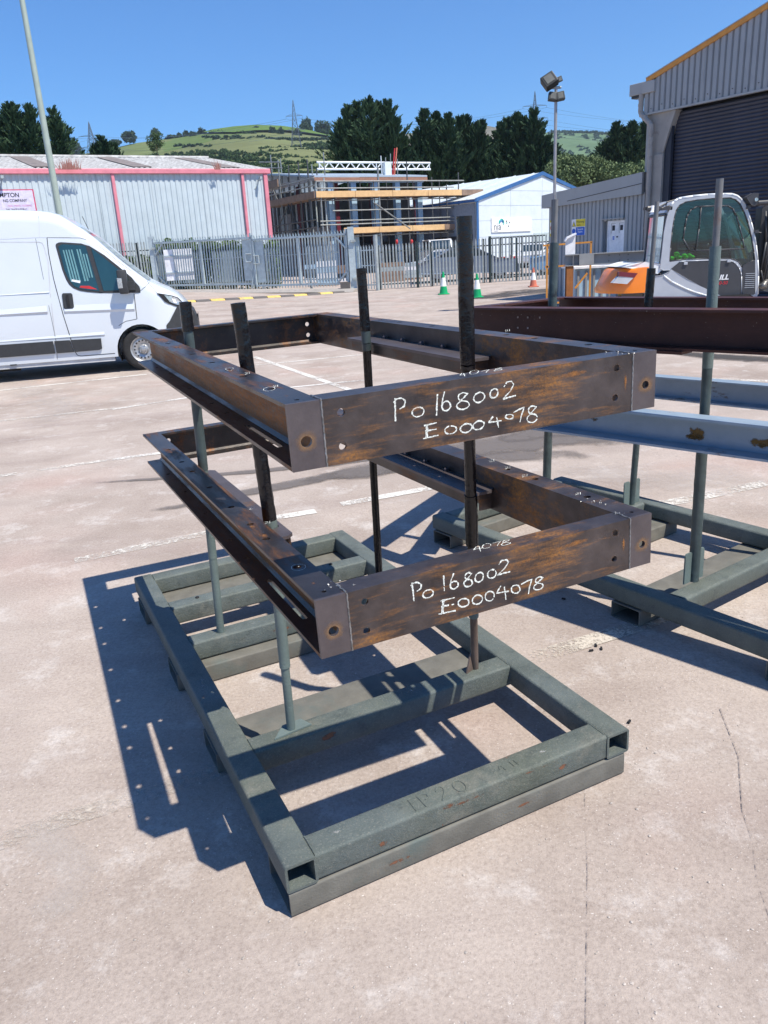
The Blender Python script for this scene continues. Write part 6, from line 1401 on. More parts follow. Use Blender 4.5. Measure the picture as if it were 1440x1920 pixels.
    # boards: each length its own part
    for (z, pa_, pb2, hh, lens) in ((zp, 592, 905, .42, 3.2), (z2, 640, 880, .40, 3.0)):
        xa, xb = pf(pa_, 370)[0], pf(pb2, 366)[0]; x = xa
        while x < xb-.2:
            x1 = min(x+lens, xb); b = MB(); b.box((x, -.12, z-.02), (x1-.03, -.06, z+hh-.02)); m = M_BOARD if x1 < xb-1.5 else M_BOARDO; b.build('toe_board', m, sc); x = x1
        for j in range(5):
            b = MB(); b.box((xa, -.02+j*.25, z-.06), (xb, .21+j*.25, z-.01)); b.build('platform_board', M_BOARDO, sc)
        x = xa
        while x < xb: tube((x, -.25, z-.1), (x, 1.3, z-.1), .04, M_SCAFD); x += 1.5
    # side run (towards the back left)
    yb = ps(504, 388)[0]
    for j, px in enumerate((505, 521, 540, 560, 578)):
        y, zt_ = ps(px, (280, 300, 305, 320, 330)[j]); tube((0, y, G0), (0, y, zt_ if j == 1 else zp+2.6), .05, M_SCAF if j == 1 else M_SCAFD)
        tube((.9, y+.4, G0), (.9, y+.4, zp+2.0), .045, M_SCAFD)
    for z in (zp+.8, zp+1.3, zp-2.0, zp-1.5, z2): tube((-.05, 0, z), (-.05, yb, z), .045, M_SCAF if z > zp else M_SCAFD)
    b = MB(); y = 0
    while y < yb-.3:
        y1 = min(y+3.2, yb); b = MB(); b.box((-.12, y, zp-.03), (-.06, y1-.04, zp+.42)); b.build('toe_board', M_BOARDO, sc); y = y1
    for j in range(4): b = MB(); b.box((-.04+j*.25, 0, zp-.07), (.18+j*.25, yb, zp-.02)); b.build('platform_board', M_BOARDO, sc)
    for a, c in (((0, 2.0, z2-.5), (0, 5.0, zp)), ((0, 5, zp-.2), (0, 8.5, z2)), ((0, 8.6, zp+2.3), (0, 6.6, zp+.1))): tube(a, c, .045, M_SCAFD)
    b = MB(); y, z = ps(506, 320); b.box((-.1, y-1.2, z-.2), (-.04, y+1.0, z+.2)); 
    b = MB(); b.box((-.2, yb-2.6, zt-.05), (-.1, yb+1.5, zt+.5)); b.build('toe_board', M_BOARDO, sc)
    for py_, a, c in ((304, 487, 526), (315, 487, 530)):
        P = ps(a, py_); Q = ps(c, py_); tube((-.05, P[0], P[1]), (-.05, Q[0], Q[1]), .045, M_SCAF)
    for px, pt in ((475, 290), (493, 296), (550, 308), (571, 285)):
        y, z = ps(px, pt); tube((1.5, y, zt-.5), (1.5, y, z), .045, M_SCAF)
    # lattice beam on the roof
    lb = empty('lattice_beam', M=M); tag(lb, 'white aluminium lattice beam lying level above the half-built roof', 'lattice beam')
    yl = 3.4; xa, zb = pf(597, 317, yl); xb, _ = pf(807, 317, yl); _, ztop = pf(597, 304, yl)
    for z in (zb, ztop): b = MB(); b.tube((xa-.1, yl, z), (xb, yl, z), .075, 8); b.build('chord', M_ALU, lb)
    n = 22; st = (xb-xa)/n
    for i in range(n): z0, z1 = (ztop, zb) if i % 2 == 0 else (zb, ztop); b = MB(); b.tube((xa+i*st, yl, z0), (xa+(i+1)*st, yl, z1), .045, 6); b.build('lacing', M_ALU, lb)
    for x in (xa+.1, xb-.1, (xa+xb)/2): b = MB(); b.tube((x, yl, zb), (x, yl, ztop), .05, 6); b.build('lacing', M_ALU, lb)
    # hoist with red and white poles above the roof
    h = empty('roof_hoist', M=M); tag(h, 'small white roof hoist with a red pole and a pale orange pole sticking up', 'hoist')
    X = lambda px, py: pf(px, py, 3.0)
    for px0, py0, px1, py1, m in ((735, 322, 740, 278, M_RED), (738, 322, 744, 277, M_CONEO), (716, 320, 714, 292, M_ALU), (722, 322, 723, 295, M_SCAF), (732, 320, 732, 288, M_SCAF), (745, 322, 745, 298, M_SCAF)):
        a = X(px0, py0); c = X(px1, py1); b = MB(); b.tube((a[0], 3.0, a[1]-.6), (c[0], 3.0, c[1]), .055 if m in (M_RED, M_CONEO) else .04, 6); b.build('pole', m, h)
    a = X(720, 322); c = X(731, 304); b = MB(); b.box((a[0], 2.8, a[1]-.5), (c[0], 3.2, c[1])); b.build('hoist_body', M_ALU, h)
site()
# ================================================================== WHITE UNIT WITH BLUE TRIM
def nia():
    G = Vector((.77, .64, 0)).normalized(); S = Vector((-.64, .77, 0)).normalized(); O = Vector((at(893, 375, 64).x, 64.0, 0))
    M = Matrix((G, S, Vector((0, 0, 1)))).transposed().to_4x4(); M.translation = O; Mi = M.inverted()
    def pf(px, py, yo=0):
        q = Mi @ onwall(px, py, O, S); return q.x, q.z
    ez = pf(893, 377)[1]; rx, rz = pf(1016, 328); W = rx*2
    root = empty('white_gabled_unit', M=M); tag(root, 'white panelled industrial unit with blue edge trim and a name board', 'industrial unit')
    MX = Matrix(((1, 0, 0, 0), (0, 0, 1, 0), (0, 1, 0, 0), (0, 0, 0, 1)))
    # gable as separate panels with recessed joints
    xs = [0, pf(957, 400)[0], rx+.02, W*.72, W]; zs = [.3, 1.4, 2.6, 3.8, 4.9, 6.0, 7.1, 8.3]
    roofz = lambda x: ez+(rz-ez)*(1-abs(x-rx)/rx)
    for i in range(4):
        for j in range(7):
            x0, x1 = xs[i]+.012, xs[i+1]-.012; z0, z1 = zs[j]+.012, zs[j+1]-.012; t0, t1 = roofz(x0), roofz(x1)
            if max(t0, t1) <= z0: continue
            poly = [(x0, z0), (x1, z0), (x1, min(z1, t1)), (x0, min(z1, t0))]
            if t1 < z0: xx = x0+(x1-x0)*(t0-z0)/(t0-t1); poly = [(x0, z0), (xx, z0), (x0, min(z1, t0))]
            elif t0 < z0: xx = x1-(x1-x0)*(t1-z0)/(t1-t0); poly = [(xx, z0), (x1, z0), (x1, min(z1, t1))]
            b = MB(); b.prism(poly, .06, MX, -.03); b.build('wall_panel', M_NIA, root)
    b = MB(); b.prism([(0, .3), (W, .3), (W, ez), (rx, rz), (0, ez)], .1, MX, .0); b.build('backing_wall', M_GALV, root)
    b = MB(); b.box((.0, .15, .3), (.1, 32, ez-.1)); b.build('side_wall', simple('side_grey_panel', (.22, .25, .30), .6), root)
    for k in range(5): b = MB(); b.box((-.03, 2+k*5.5, 1.2), (.0, 4.6+k*5.5, 2.8)); b.build('window', M_DBLACK, root)
    b = MB(); b.prism([(-.15, ez-.05), (rx, rz-.02), (W+.15, ez-.05), (W+.15, ez+.20), (rx, rz+.25), (-.15, ez+.20)], .14, MX, -.14); b.build('verge_trim', M_BLUE, root)
    b = MB(); b.box((-.06, -.10, .3), (.16, -.031, ez+.05)); b.build('corner_trim', M_BLUE, root)
    b = MB(); b.box((-.25, -.1, ez-.05), (-.0, 32, ez+.12)); b.build('gutter', M_BLUE, root)
    for s in (0, 1):
        xe = -.2 if s == 0 else W+.2; b = MB(); n = 40; V = []
        for i in range(n+1): y = -.1+32.1*i/n; V += [(xe, y, ez+.16), (rx, y, rz+.20)]
        b.add(V, [(2*i, 2*i+2, 2*i+3, 2*i+1) for i in range(n)]); b.build('roof_slope', M_ROOFN, root)
    # roof seams
    for k in range(16): b = MB(); y = .8+k*2; b.bar((-.2, y, ez+.19), (rx, y, rz+.23), .05, .05); b.build('roof_seam', M_ROOFN, root)
    # name board
    x0, z1 = pf(920, 409); x1, z0 = pf(994, 433); s = empty('name_board', M=M @ T((x0, -.05, z0))); tag(s, 'white name board reading nia with a green swirl on the white unit', 'sign')
    w_, h = x1-x0, z1-z0; b = MB(); b.box((0, -.06, 0), (w_, 0, h)); b.build('board', simple('board_white', (.86, .87, .86), .5), s)
    Ms = M @ T((x0, -.05, z0)); f = lambda x, z: Ms @ frameM((x, -.068, z), (1, 0, 0), (0, 0, 1))
    text_mesh('board_text', 'nia', h*.70, f(w_*.045, h*.17), simple('board_grey', (.08, .08, .09), .6), s, sx=1.05)
    text_mesh('board_text', 'insulation', h*.12, f(w_*.05, h*.05), MATS['board_grey'], s)
    b = MB(); P = [(w_*.235+h*.26*math.cos(t), -.068, h*.66+h*.24*math.sin(t)) for t in np.linspace(-.6, 3.5, 16)]; b.path(P, h*.045, 6); b.build('swirl_logo', simple('logo_teal', (.02, .45, .36), .5), s)
    b = MB(); P = [(w_*.235+h*.15*math.cos(t), -.07, h*.66+h*.13*math.sin(t)) for t in np.linspace(0, 3.0, 10)]; b.path(P, h*.04, 6); b.build('swirl_logo', simple('logo_blue', (.02, .2, .5), .5), s)
    for (x, z, m) in ((.37, .62, 'logo_teal'), (.41, .40, 'board_grey'), (.44, .66, 'board_grey'), (.36, .75, 'board_grey')):
        b = MB(); b.lathe([(h*.06, 0), (h*.06, .01)], 8, Ms.inverted() @ f(w_*x, h*z)); b.build('emblem', MATS[m], s)
    for k in range(5): text_mesh('board_text', ['roofing  cladding  flooring services', 'supply and installation', 'for trade and home customers', 'unit 4 to 6', 'open six days'][k][:34], h*.085, f(w_*.52, h*(.78-.14*k)), MATS['board_grey'], s) if False else None
    for k in range(5):
        b = MB(); b.box((w_*.52, -.066, h*(.80-.14*k)), (w_*(.93-.05*(k % 3)), -.062, h*(.82-.14*k))); b.build('small_print_line', simple('faint_print', (.6, .62, .62), .6) if k == 0 else MATS['faint_print'], s)
    # door opening at right, glazed with foliage reflections
    x0, z1 = pf(1000, 437); b = MB(); b.box((x0, -.06, .4), (x0+2.2, -.032, z1)); b.build('glazed_entrance', simple('pale_glazing', (.45, .52, .52), .15), root)
nia()
# ================================================================== PARKED VEHICLES BEHIND THE FENCE
def car(x, y, yaw, col, label, L=4.4, H=1.45, W=1.75, kind='car', hatch=False, cat='car'):
    M = T((x, y, gz(x, y))) @ Matrix.Rotation(math.radians(yaw), 4, 'Z'); root = empty('parked_car' if kind == 'car' else 'parked_van', M=M); tag(root, label, cat)
    if kind == 'car':
        low = [(0, .30), (0, .62), (.05, .78), (.9, .92), (1.25, .97), (3.55, .98), (4.15, .93), (4.38, .78), (4.4, .35)]
        up = [(.95, .92), (1.75, 1.38), (2.2, 1.45), (2.9, 1.43), (3.75, .97)] if not hatch else [(.95, .92), (1.65, 1.38), (2.2, 1.46), (3.5, 1.43), (4.1, .97)]
    else:
        low = [(0, .3), (0, .9), (.1, 1.05), (.75, 1.2), (4.4, 1.2), (4.4, .3)]; up = [(.75, 1.18), (1.45, 1.95), (1.7, 2.0), (4.35, 2.0), (4.38, 1.18)]
    sx = L/4.4; sz = H/(1.45 if kind == 'car' else 2.0)
    MX = Matrix(((1, 0, 0, 0), (0, 0, 1, 0), (0, 1, 0, 0), (0, 0, 0, 1)))
    low = [(a*sx, c*sz) for a, c in low]; up = [(a*sx, c*sz) for a, c in up]
    mt = simple(f'car_paint_{label[:12]}', col, .3, .1, .03, coat=.5)
    b = MB(); b.prism(low, W, MX, 0); b.build('body', mt, root, True, bevel=.07, autosm=40)
    b = MB(); b.prism(up, W-.22, MX, .11); b.build('cabin', mt, root, True, bevel=.05, autosm=40)
    g = simple('car_window', (.02, .035, .045), .05, spec=1) if 'car_window' not in MATS else MATS['car_window']
    cx = sum(a for a, c in up)/len(up); cz = sum(c for a, c in up)/len(up)
    win = [(cx+(a-cx)*.84, cz+(c-cz)*.72+.02) for a, c in up]; mid = sum(a for a, _ in win)/len(win)
    for y0 in (.098, W-.118):
        for (lo, hi) in ((0, mid-.03), (mid+.03, 9)):
            P = []
            n = len(win)
            for i in range(n):
                p, q = win[i], win[(i+1) % n]
                for pt in (p,): 
                    if lo <= pt[0] <= hi: P.append(pt)
                for xx in (lo, hi):
                    if (p[0]-xx)*(q[0]-xx) < 0: t = (xx-p[0])/(q[0]-p[0]); P.append((xx, p[1]+(q[1]-p[1])*t))
            if len(P) > 2: b = MB(); b.prism(P, .02, MX, y0); b.build('side_window', g, root)
    a0, a1 = up[0], up[1]; b = MB(); b.add([(a0[0]+.05, .2, a0[1]+.04+.02), (a0[0]+.05, W-.2, a0[1]+.06), (a1[0]-.06, W-.2, a1[1]-.02), (a1[0]-.06, .2, a1[1]-.02)], [(0, 1, 2, 3)]); b.build('windscreen', g, root)
    for xx in (.8*sx, L-.85*sx):
        for y0, s in ((.0, 1), (W, -1)):
            MM = T((xx, y0+s*.02, .31)) @ Matrix.Rotation(math.pi/2*s, 4, 'X')
            b = MB(); b.lathe([(.31, 0), (.325, -.02), (.325, -.18), (.3, -.2)], 20, MM); wh = b.build('wheel', M_TYRE, root, True, autosm=40)
            b = MB(); b.lathe([(.20, .002), (.19, .012), (.05, .004)], 16, MM); b.build('rim', M_RIM, wh)
    for y0 in (.08, W-.4): 
        b = MB(); b.box((-.012, y0, .60*sz), (.05, y0+.32, .74*sz)); b.build('headlight', M_LAMP, root)
        b = MB(); b.box((L-.04, y0, .68*sz), (L+.012, y0+.32, .84*sz)); b.build('tail_light', M_RED, root)
    b = MB(); b.box((-.016, W/2-.26, .42), (.0, W/2+.26, .53)); b.box((L, W/2-.26, .5), (L+.016, W/2+.26, .61)); b.build('number_plate', M_WHITES, root)
P = at(963, 530, 40.5); car(P.x+.02, 40.5, 176, (.15, .19, .26), 'blue-grey saloon parked behind the fence, the longest and nearest of the cars', 4.75, 1.5)
P = at(1018, 480, 52); car(at(960, 480, 52).x, 52, -6, (.50, .53, .55), 'silver hatchback parked further back below the name board', 4.1, 1.45, hatch=True)
car(at(1012, 480, 50).x, 50, 60, (.75, .76, .76), 'white hatchback partly hidden by the annex corner', 4.0, 1.45, hatch=True)
car(at(990, 505, 41).x, 40.6, -12, (.12, .28, .50), 'light blue car behind the fence next to the annex corner', 4.0, 1.42, hatch=True)
car(at(805, 470, 46).x, 47, 35, (.35, .37, .40), 'grey estate car behind the dark saloon, by the scaffolding', 4.3, 1.45, hatch=True)
car(at(856, 455, 60).x, 60, 95, (.74, .75, .75), 'white panel van parked beside the blue-trimmed unit', 4.8, 2.1, 1.85, 'van', cat='van')
# barrier boards and worksite odds and ends behind the fence
def wb(px, py, D, w_, h, mat, name, label, cat):
    p = at(px, py, D); r = MB().box((p.x-w_/2, D, p.z-h/2), (p.x+w_/2, D+.12, p.z+h/2)).build(name, mat, None, bevel=.02); tag(r, label, cat); return r
def barrier(px, py, D, label):
    p = at(px, py, D); r = empty('road_barrier', M=T((p.x, D, gz(p.x, D)))); tag(r, label, 'barrier', 'worksite barriers')
    for k in range(6): b = MB(); b.box((-.9+k*.3, 0, .45), (-.9+(k+1)*.3-.005, .06, .85)); b.build('panel', M_RED if k % 2 == 0 else M_WHITES, r)
    for x in (-.8, .8): b = MB(); b.box((x-.04, -.25, 0), (x+.04, .3, .08)); b.box((x-.03, .01, .08), (x+.03, .05, .5)); b.build('barrier_leg', M_BLACKPL, r)
barrier(947, 490, 46, 'red and white road barrier between the dark saloon and the silver car'); barrier(750, 495, 47, 'red and white road barrier under the scaffolding')
def pallet_stack(px, D, w_, h, mats, label):
    p = at(px, 500, D); r = empty('pallet_of_materials', M=T((p.x, D, gz(p.x, D)))); tag(r, label, 'building materials', 'materials stacked under the scaffolding')
    rr = random.Random(int(px))
    for k in range(3): b = MB(); b.box((-w_/2, .3*k, 0), (w_/2, .3*k+.1, .1)); b.build('bearer', M_BOARDO, r)
    n = 4
    for k in range(n): b = MB(); z = .1+k*(h-.1)/n; b.box((-w_/2+rr.uniform(0, .08), rr.uniform(0, .05), z), (w_/2-rr.uniform(0, .1), .75, z+(h-.1)/n-.01)); b.build('pack', rr.choice(mats), r)
pallet_stack(612, 44, 1.2, 1.3, [M_WHITES, M_GALV, M_LBLUE], 'wrapped pallet of white and blue packs behind the right gate leaf'); pallet_stack(640, 46, 1.0, 1.0, [M_WHITES, M_DARK, M_BOARDO], 'lower pallet of white and timber packs near the right gate post')
pallet_stack(590, 47, 1.3, 1.1, [M_LBLUE, M_WHITES, M_DARK], 'pale blue pallet stack just left of the other packs'); pallet_stack(735, 44, 1.4, 1.0, [M_BOARDO, M_GALVD, M_DARK], 'drab timber pallet stack under the front scaffolding'); pallet_stack(775, 45, 1.0, .9, [M_WHITES, M_GALV], 'grey and white pallet stack next to the dark upright')
for px, D, lb in ((680, 46, 'hanging red lantern at the left on the lower scaffold platform'), (772, 62, 'pink-red lantern at the right on the lower scaffold platform')):
    p = at({680: 744.0, 772: 772.0}[px], 453, 62); b = MB(); b.lathe([(.03, -.2), (.10, -.1), (.10, .08), (.03, .16)], 12, T(p)); o = b.build('warning_lamp', M_RED, None, True); tag(o, lb, 'warning lamp', None)
# ================================================================== VEGETATION
def cards(pts, dirs, length, width, rnd, tri=True):
    """leaf-sized faces: pts (n,3), dirs (n,3) long axis"""
    n = len(pts); d = dirs/np.linalg.norm(dirs, axis=1, keepdims=True); a = rnd.normal(size=(n, 3)); s = np.cross(d, a); s /= np.linalg.norm(s, axis=1, keepdims=True)
    l = (length*rnd.uniform(.6, 1.3, n))[:, None]; w_ = (width*rnd.uniform(.6, 1.3, n))[:, None]
    v = np.empty((n, 4, 3)); v[:, 0] = pts-s*w_*.5; v[:, 1] = pts+s*w_*.5; v[:, 2] = pts+d*l+s*w_*.28; v[:, 3] = pts+d*l*.95-s*w_*.28
    return v.reshape(-1, 3)
def quadmesh(name, V, mat, parent=None):
    n = len(V)//4; me = bpy.data.meshes.new(name); me.vertices.add(len(V)); me.vertices.foreach_set('co', np.asarray(V, dtype=np.float32).ravel())
    me.loops.add(n*4); me.loops.foreach_set('vertex_index', np.arange(n*4, dtype=np.int32)); me.polygons.add(n); me.polygons.foreach_set('loop_start', np.arange(0, n*4, 4, dtype=np.int32)); me.polygons.foreach_set('loop_total', np.full(n, 4, dtype=np.int32))
    me.update(); me.validate(); me.materials.append(mat); o = bpy.data.objects.new(name, me); COL.objects.link(o)
    if parent is not None: o.parent = parent
    return o
def conifer(x, y, z0, H, R, label, leaders, seed, dens=1.0, group=None):
    rnd = np.random.default_rng(seed); root = empty('conifer_tree', M=T((x, y, z0))); tag(root, label, 'tree', group); P = []; D = []
    for (lx, ly, lh, lr) in leaders:
        nb = int(230*dens*(lh/H)*(lr/1.4)**.5)
        for k in range(nb):
            t = 1-rnd.random()**1.25; tip = min(1.0, ((1-t)/.17)**.9)
            rr = lr*1.15*tip*(1+.9*(1-t))*rnd.choice([.5, .8, 1.0, 1.3], p=[.2, .35, .3, .15])+.10; z = lh*t; az = rnd.random()*2*math.pi
            up = rnd.uniform(.35, .9)+.6*(1-tip); dv = np.array([math.cos(az), math.sin(az), up]); m = int(26+12*rr)
            s = rnd.uniform(.15, 1.0, m); c = np.array([lx, ly, z-.45*rr])+dv*rr*s[:, None]
            c[:, 2] += -.10*rr*np.sin(s*3.1); c += rnd.normal(size=(m, 3))*(.04+.20*(1-s)[:, None]*min(1.2, rr)); P.append(c)
            dd = np.tile(dv, (m, 1))+rnd.normal(size=(m, 3))*.30; dd[:, 2] += .25; D.append(dd)
    P = np.concatenate(P); D = np.concatenate(D); V = cards(P, D, .50*y/100, .15*y/100, rnd); quadmesh('crown', V, M_CON, root)
    b = MB(); b.tube((0, 0, 0), (0, 0, H*.8), .28, 8, .06); b.build('trunk', M_BARK, root); return root
def tree_at(px_c, py_top, D, px_w, label, leaders_px, seed, group, fn=conifer):
    c = at(px_c, py_top, D); z0 = gz(c.x, D); H = c.z-z0; pm = D/FPX*1.03; ls = []
    for (lpx, lpy, lw, yo) in leaders_px:
        q = at(lpx, lpy, D); ls.append((q.x-c.x, yo, q.z-z0, lw*pm))
    return conifer(c.x, D, z0, H, px_w*pm/2, label, ls, seed, group=group)
GC = 'dark conifers standing beyond the warehouses'
tree_at(20, 204, 72, 90, 'dark conifer at the far left edge, its tops behind the pale lamp post', [(-25, 222, 34, 0), (2, 212, 28, 1), (28, 203, 26, -1), (44, 214, 22, 1)], 11, GC)
tree_at(92, 206, 72, 70, 'dark conifer just right of the lamp post, right-hand one of the left group', [(62, 208, 20, -1), (90, 205, 18, 1), (102, 232, 26, 0)], 12, GC)
tree_at(690, 193, 104, 120, 'broad dark conifer with several pointed tops, left one of the central group', [(652, 203, 17, 0), (668, 194, 18, 1), (690, 192, 20, -1), (708, 194, 18, 1), (726, 194, 18, 0), (640, 232, 20, 0), (738, 228, 26, 0), (690, 230, 50, 2), (756, 260, 22, 1)], 13, GC)
tree_at(818, 211, 106, 110, 'dark conifer with pointed tops, second of the central group from the left', [(796, 211, 15, 0), (818, 215, 16, 1), (838, 222, 16, -1), (785, 250, 22, 0), (820, 262, 40, 0), (845, 255, 24, 1)], 14, GC)
tree_at(880, 220, 108, 100, 'dark conifer with pointed tops, third of the central group from the left', [(862, 224, 14, 0), (874, 219, 14, 1), (892, 240, 18, -1), (903, 232, 13, 0), (875, 265, 44, 0), (915, 262, 26, 1)], 15, GC)
tree_at(960, 221, 108, 110, 'dark conifer with ragged tops, fourth of the central group from the left', [(940, 236, 14, 0), (952, 225, 15, 1), (966, 222, 14, -1), (980, 222, 14, 0), (950, 268, 42, 0)], 16, GC)
tree_at(1002, 210, 106, 90, 'dark conifer with one tall spire, rightmost of the central group', [(1001, 209, 14, 0), (1010, 240, 22, 1), (1022, 262, 22, 0), (990, 270, 36, 1), (1030, 290, 20, 0)], 17, GC)
tree_at(1182, 236, 118, 100, 'dark conifer cluster right behind the shed, beside the hill', [(1157, 236, 15, 0), (1172, 242, 14, 1), (1182, 237, 14, -1), (1207, 236, 13, 0), (1140, 268, 22, 0), (1190, 272, 36, 0), (1225, 255, 24, 1)], 18, GC)
tree_at(192, 264, 78, 60, 'small spiky conifer poking up behind the pink-trimmed warehouse roof', [(190, 262, 14, 0), (205, 272, 14, 1), (176, 276, 12, 0), (192, 282, 28, 0)], 19, GC)
def broad(name, c, rx, ry, rz, n_cl, n_lf, size, mat, label, cat, seed, group=None, trunk=True, kind=None, z0=None, fl=.0):
    rnd = np.random.default_rng(seed); z0 = c.z-rz if z0 is None else z0
    root = empty(name, M=T((c.x, c.y, z0))) if kind is None else None
    cc = rnd.normal(size=(n_cl, 3)); cc /= np.linalg.norm(cc, axis=1, keepdims=True); cc *= rnd.uniform(.35, .92, n_cl)[:, None]; cc[:, 2] = np.maximum(cc[:, 2], -.6+fl)
    cs = rnd.uniform(.22, .42, n_cl); k = n_lf//n_cl; P = []
    for q, s in zip(cc, cs):
        v = rnd.normal(size=(k, 3)); v /= np.linalg.norm(v, axis=1, keepdims=True); v *= (rnd.uniform(.3, 1, k)**.5)[:, None]*s; P.append(q+v)
    P = np.concatenate(P)*np.array([rx, ry, rz]); D = rnd.normal(size=P.shape); D[:, 2] += .3
    V = cards(P, D, size, size*.8, rnd)
    if kind is None:
        V = V+np.array([0, 0, c.z-z0]); quadmesh('crown', V, mat, root)
        if trunk: b = MB(); b.tube((0, 0, 0), (0, 0, max(.5, c.z-z0)), max(.06, rx*.06), 7, max(.03, rx*.03)); b.build('trunk', M_BARK, root)
        tag(root, label, cat, group); return root
    V = V+np.array([c.x, c.y, c.z]); return V
# light grey-green broadleaf trees right of centre
GW = 'pale grey-green trees behind the annex'
for i, (px, py, D, w_, h, lb) in enumerate(((1062, 322, 96, 60, 62, 'pale grey-green willow-like tree behind the annex, leftmost of its row'), (1105, 324, 97, 66, 60, 'pale grey-green willow-like tree behind the annex, second from the left'),
        (1150, 334, 96, 64, 52, 'pale grey-green willow-like tree behind the annex, third from the left'), (1196, 330, 95, 60, 62, 'pale grey-green willow-like tree against the side of the big shed'), (1235, 334, 96, 60, 60, 'pale grey-green tree mostly hidden behind the big shed corner'))):
    c = at(px, py+8, D); pm = D/FPX; broad('leafy_tree', c, w_*pm*.62, 3.4, h*pm*.52, 150, 34000, .21, M_WIL, lb, 'tree', 30+i, GW, z0=gz(c.x, D))
# ---------------------------------------------------------------- hills
def interp(L, x):
    for (a, b_), (c, d) in zip(L[:-1], L[1:]):
        if a <= x <= c: return b_+(d-b_)*(x-a)/(c-a)
    return L[0][1] if x < L[0][0] else L[-1][1]
def hill(name, ridge, D0, D1, base_off, mat, nx, ny, wob, px0, px1):
    V = []; r_ = np.random.default_rng(3); hs = []
    for j in range(ny+1):
        t = j/ny
        for i in range(nx+1):
            px = px0+(px1-px0)*i/nx; yr = interp(ridge, px); yb = 478-.0567*(px-720)-base_off
            s = t**.8; py = yb+(yr-yb)*s if yb > yr else yb
            Dd = D0+(D1-D0)*t; p = at(px, py, Dd); p.z += wob*math.sin(px*.02+t*7)*math.sin(t*math.pi); V.append(p)
    for i in range(nx+1): q = V[ny*(nx+1)+i].copy(); q.y += D1*.25; q.z -= D1*.06; V.append(q)
    F = [(j*(nx+1)+i, j*(nx+1)+i+1, (j+1)*(nx+1)+i+1, (j+1)*(nx+1)+i) for j in range(ny+1) for i in range(nx)]
    b = MB(); b.v = V; b.f = F; o = b.build(name, mat, None, True, recalc=False); struct(o); return o
ridgeA = [(-500, 350), (-200, 330), (0, 306), (130, 293), (200, 281), (250, 269), (300, 262), (350, 255), (385, 250), (400, 246), (440, 240.5), (480, 237.5), (530, 239.5), (580, 247), (625, 258), (700, 280), (800, 305), (1000, 330), (1100, 345)]
def hillmat(name, fields, patch, scale, hz):
    m, nt, bs = newmat(name); v = coords(nt, (1, 1, 1)); vo = nt.nodes.new('ShaderNodeTexVoronoi'); vo.inputs['Scale'].default_value = scale
    mp = nt.nodes.new('ShaderNodeMapping'); mp.inputs['Scale'].default_value = (1, .45, 1.0); nt.links.new(v, mp.inputs[0]); nt.links.new(mp.outputs[0], vo.inputs['Vector'])
    sp = nt.nodes.new('ShaderNodeSeparateColor'); nt.links.new(vo.outputs['Color'], sp.inputs[0])
    c = ramp(nt, sp.outputs[0], [(k/(len(fields)-1), f) for k, f in enumerate(fields)]); nt.nodes[-1]
    f = ramp(nt, noise(nt, v, scale*3, 6, .7), [(.35, (.85, .85, .85)), (.65, (1.12, 1.12, 1.12))]); c = mix(nt, 1, c, f, 'MULTIPLY')
    g = ramp(nt, noise(nt, v, scale*1.3, 5, .7), [(.58, 0), (.64, 1)]); c = mix(nt, g, c, patch)
    nt.links.new(c, bs.inputs['Base Color']); bs.inputs['Roughness'].default_value = 1; bs.inputs['Specular IOR Level'].default_value = 0; return m
MH1 = hillmat('hill_pasture', [(.125, .165, .07), (.17, .18, .09), (.10, .15, .055), (.175, .18, .095), (.115, .16, .065)], (.16, .175, .085), .006, 0)
MH2 = hillmat('far_hill_pasture', [(.16, .23, .12), (.09, .15, .09), (.22, .27, .14), (.12, .19, .10)], (.055, .095, .065), .006, 0)
MH3 = hillmat('far_moor', [(.15, .15, .10), (.17, .145, .12), (.13, .15, .10), (.16, .15, .12)], (.13, .12, .10), .002, 0)
hill('near_hill', ridgeA, 300, 900, 150, MH1, 110, 34, 1.5, -500, 1100)
ridgeB = [(700, 300), (850, 275), (950, 256), (1030, 248), (1060, 246.5), (1100, 247), (1150, 251), (1215, 263), (1320, 275), (1700, 300)]
hill('far_hill', ridgeB, 950, 1500, 120, MH2, 60, 20, 4, 700, 1800)
ridgeC = [(600, 290), (700, 268), (755, 252), (800, 246), (840, 241), (880, 236), (905, 234), (935, 240), (985, 250), (1060, 262), (1300, 290)]
hill('moorland_hill', ridgeC, 1650, 2300, 150, MH3, 50, 12, 4, 600, 1300)
# bright green field crest on the near hill
# ---------------------------------------------------------------- trees, hedges and woods on the hills
def hillpt(px, py):   # depth on near hill for a pixel
    yr = interp(ridgeA, px); yb = 478-.0567*(px-720)-150; t = max(0, min(1, (py-yb)/(yr-yb)))**(1/.8); return at(px, py, 300+600*t)
def crest():
    V = []; P = [(385, 251), (440, 256.5), (500, 255), (560, 251), (590, 254), (640, 262)]; F = []
    n = 50
    for i in range(n+1):
        px = 383+(640-383)*i/n; yt = interp(ridgeA, px)+.3; yb_ = interp([(383, 251.5), (400, 251.5), (440, 252), (480, 248.5), (530, 247.5), (560, 250), (640, 262)], px)
        for j in range(4): py = yt+(max(yt+.2, yb_)-yt)*j/3; p = hillpt(px, py); p.z += 1.2+0.6; p.y -= 2; V.append(p)
    F = [(4*i+j, 4*i+j+1, 4*i+4+j+1, 4*i+4+j) for i in range(n) for j in range(3)]
    b = MB(); b.v = V; b.f = F; struct(b.build('green_field', simple('bright_pasture', (.10, .165, .05), 1, spec=0), None, recalc=False))
crest()
GF = 'round trees standing on the hillside'
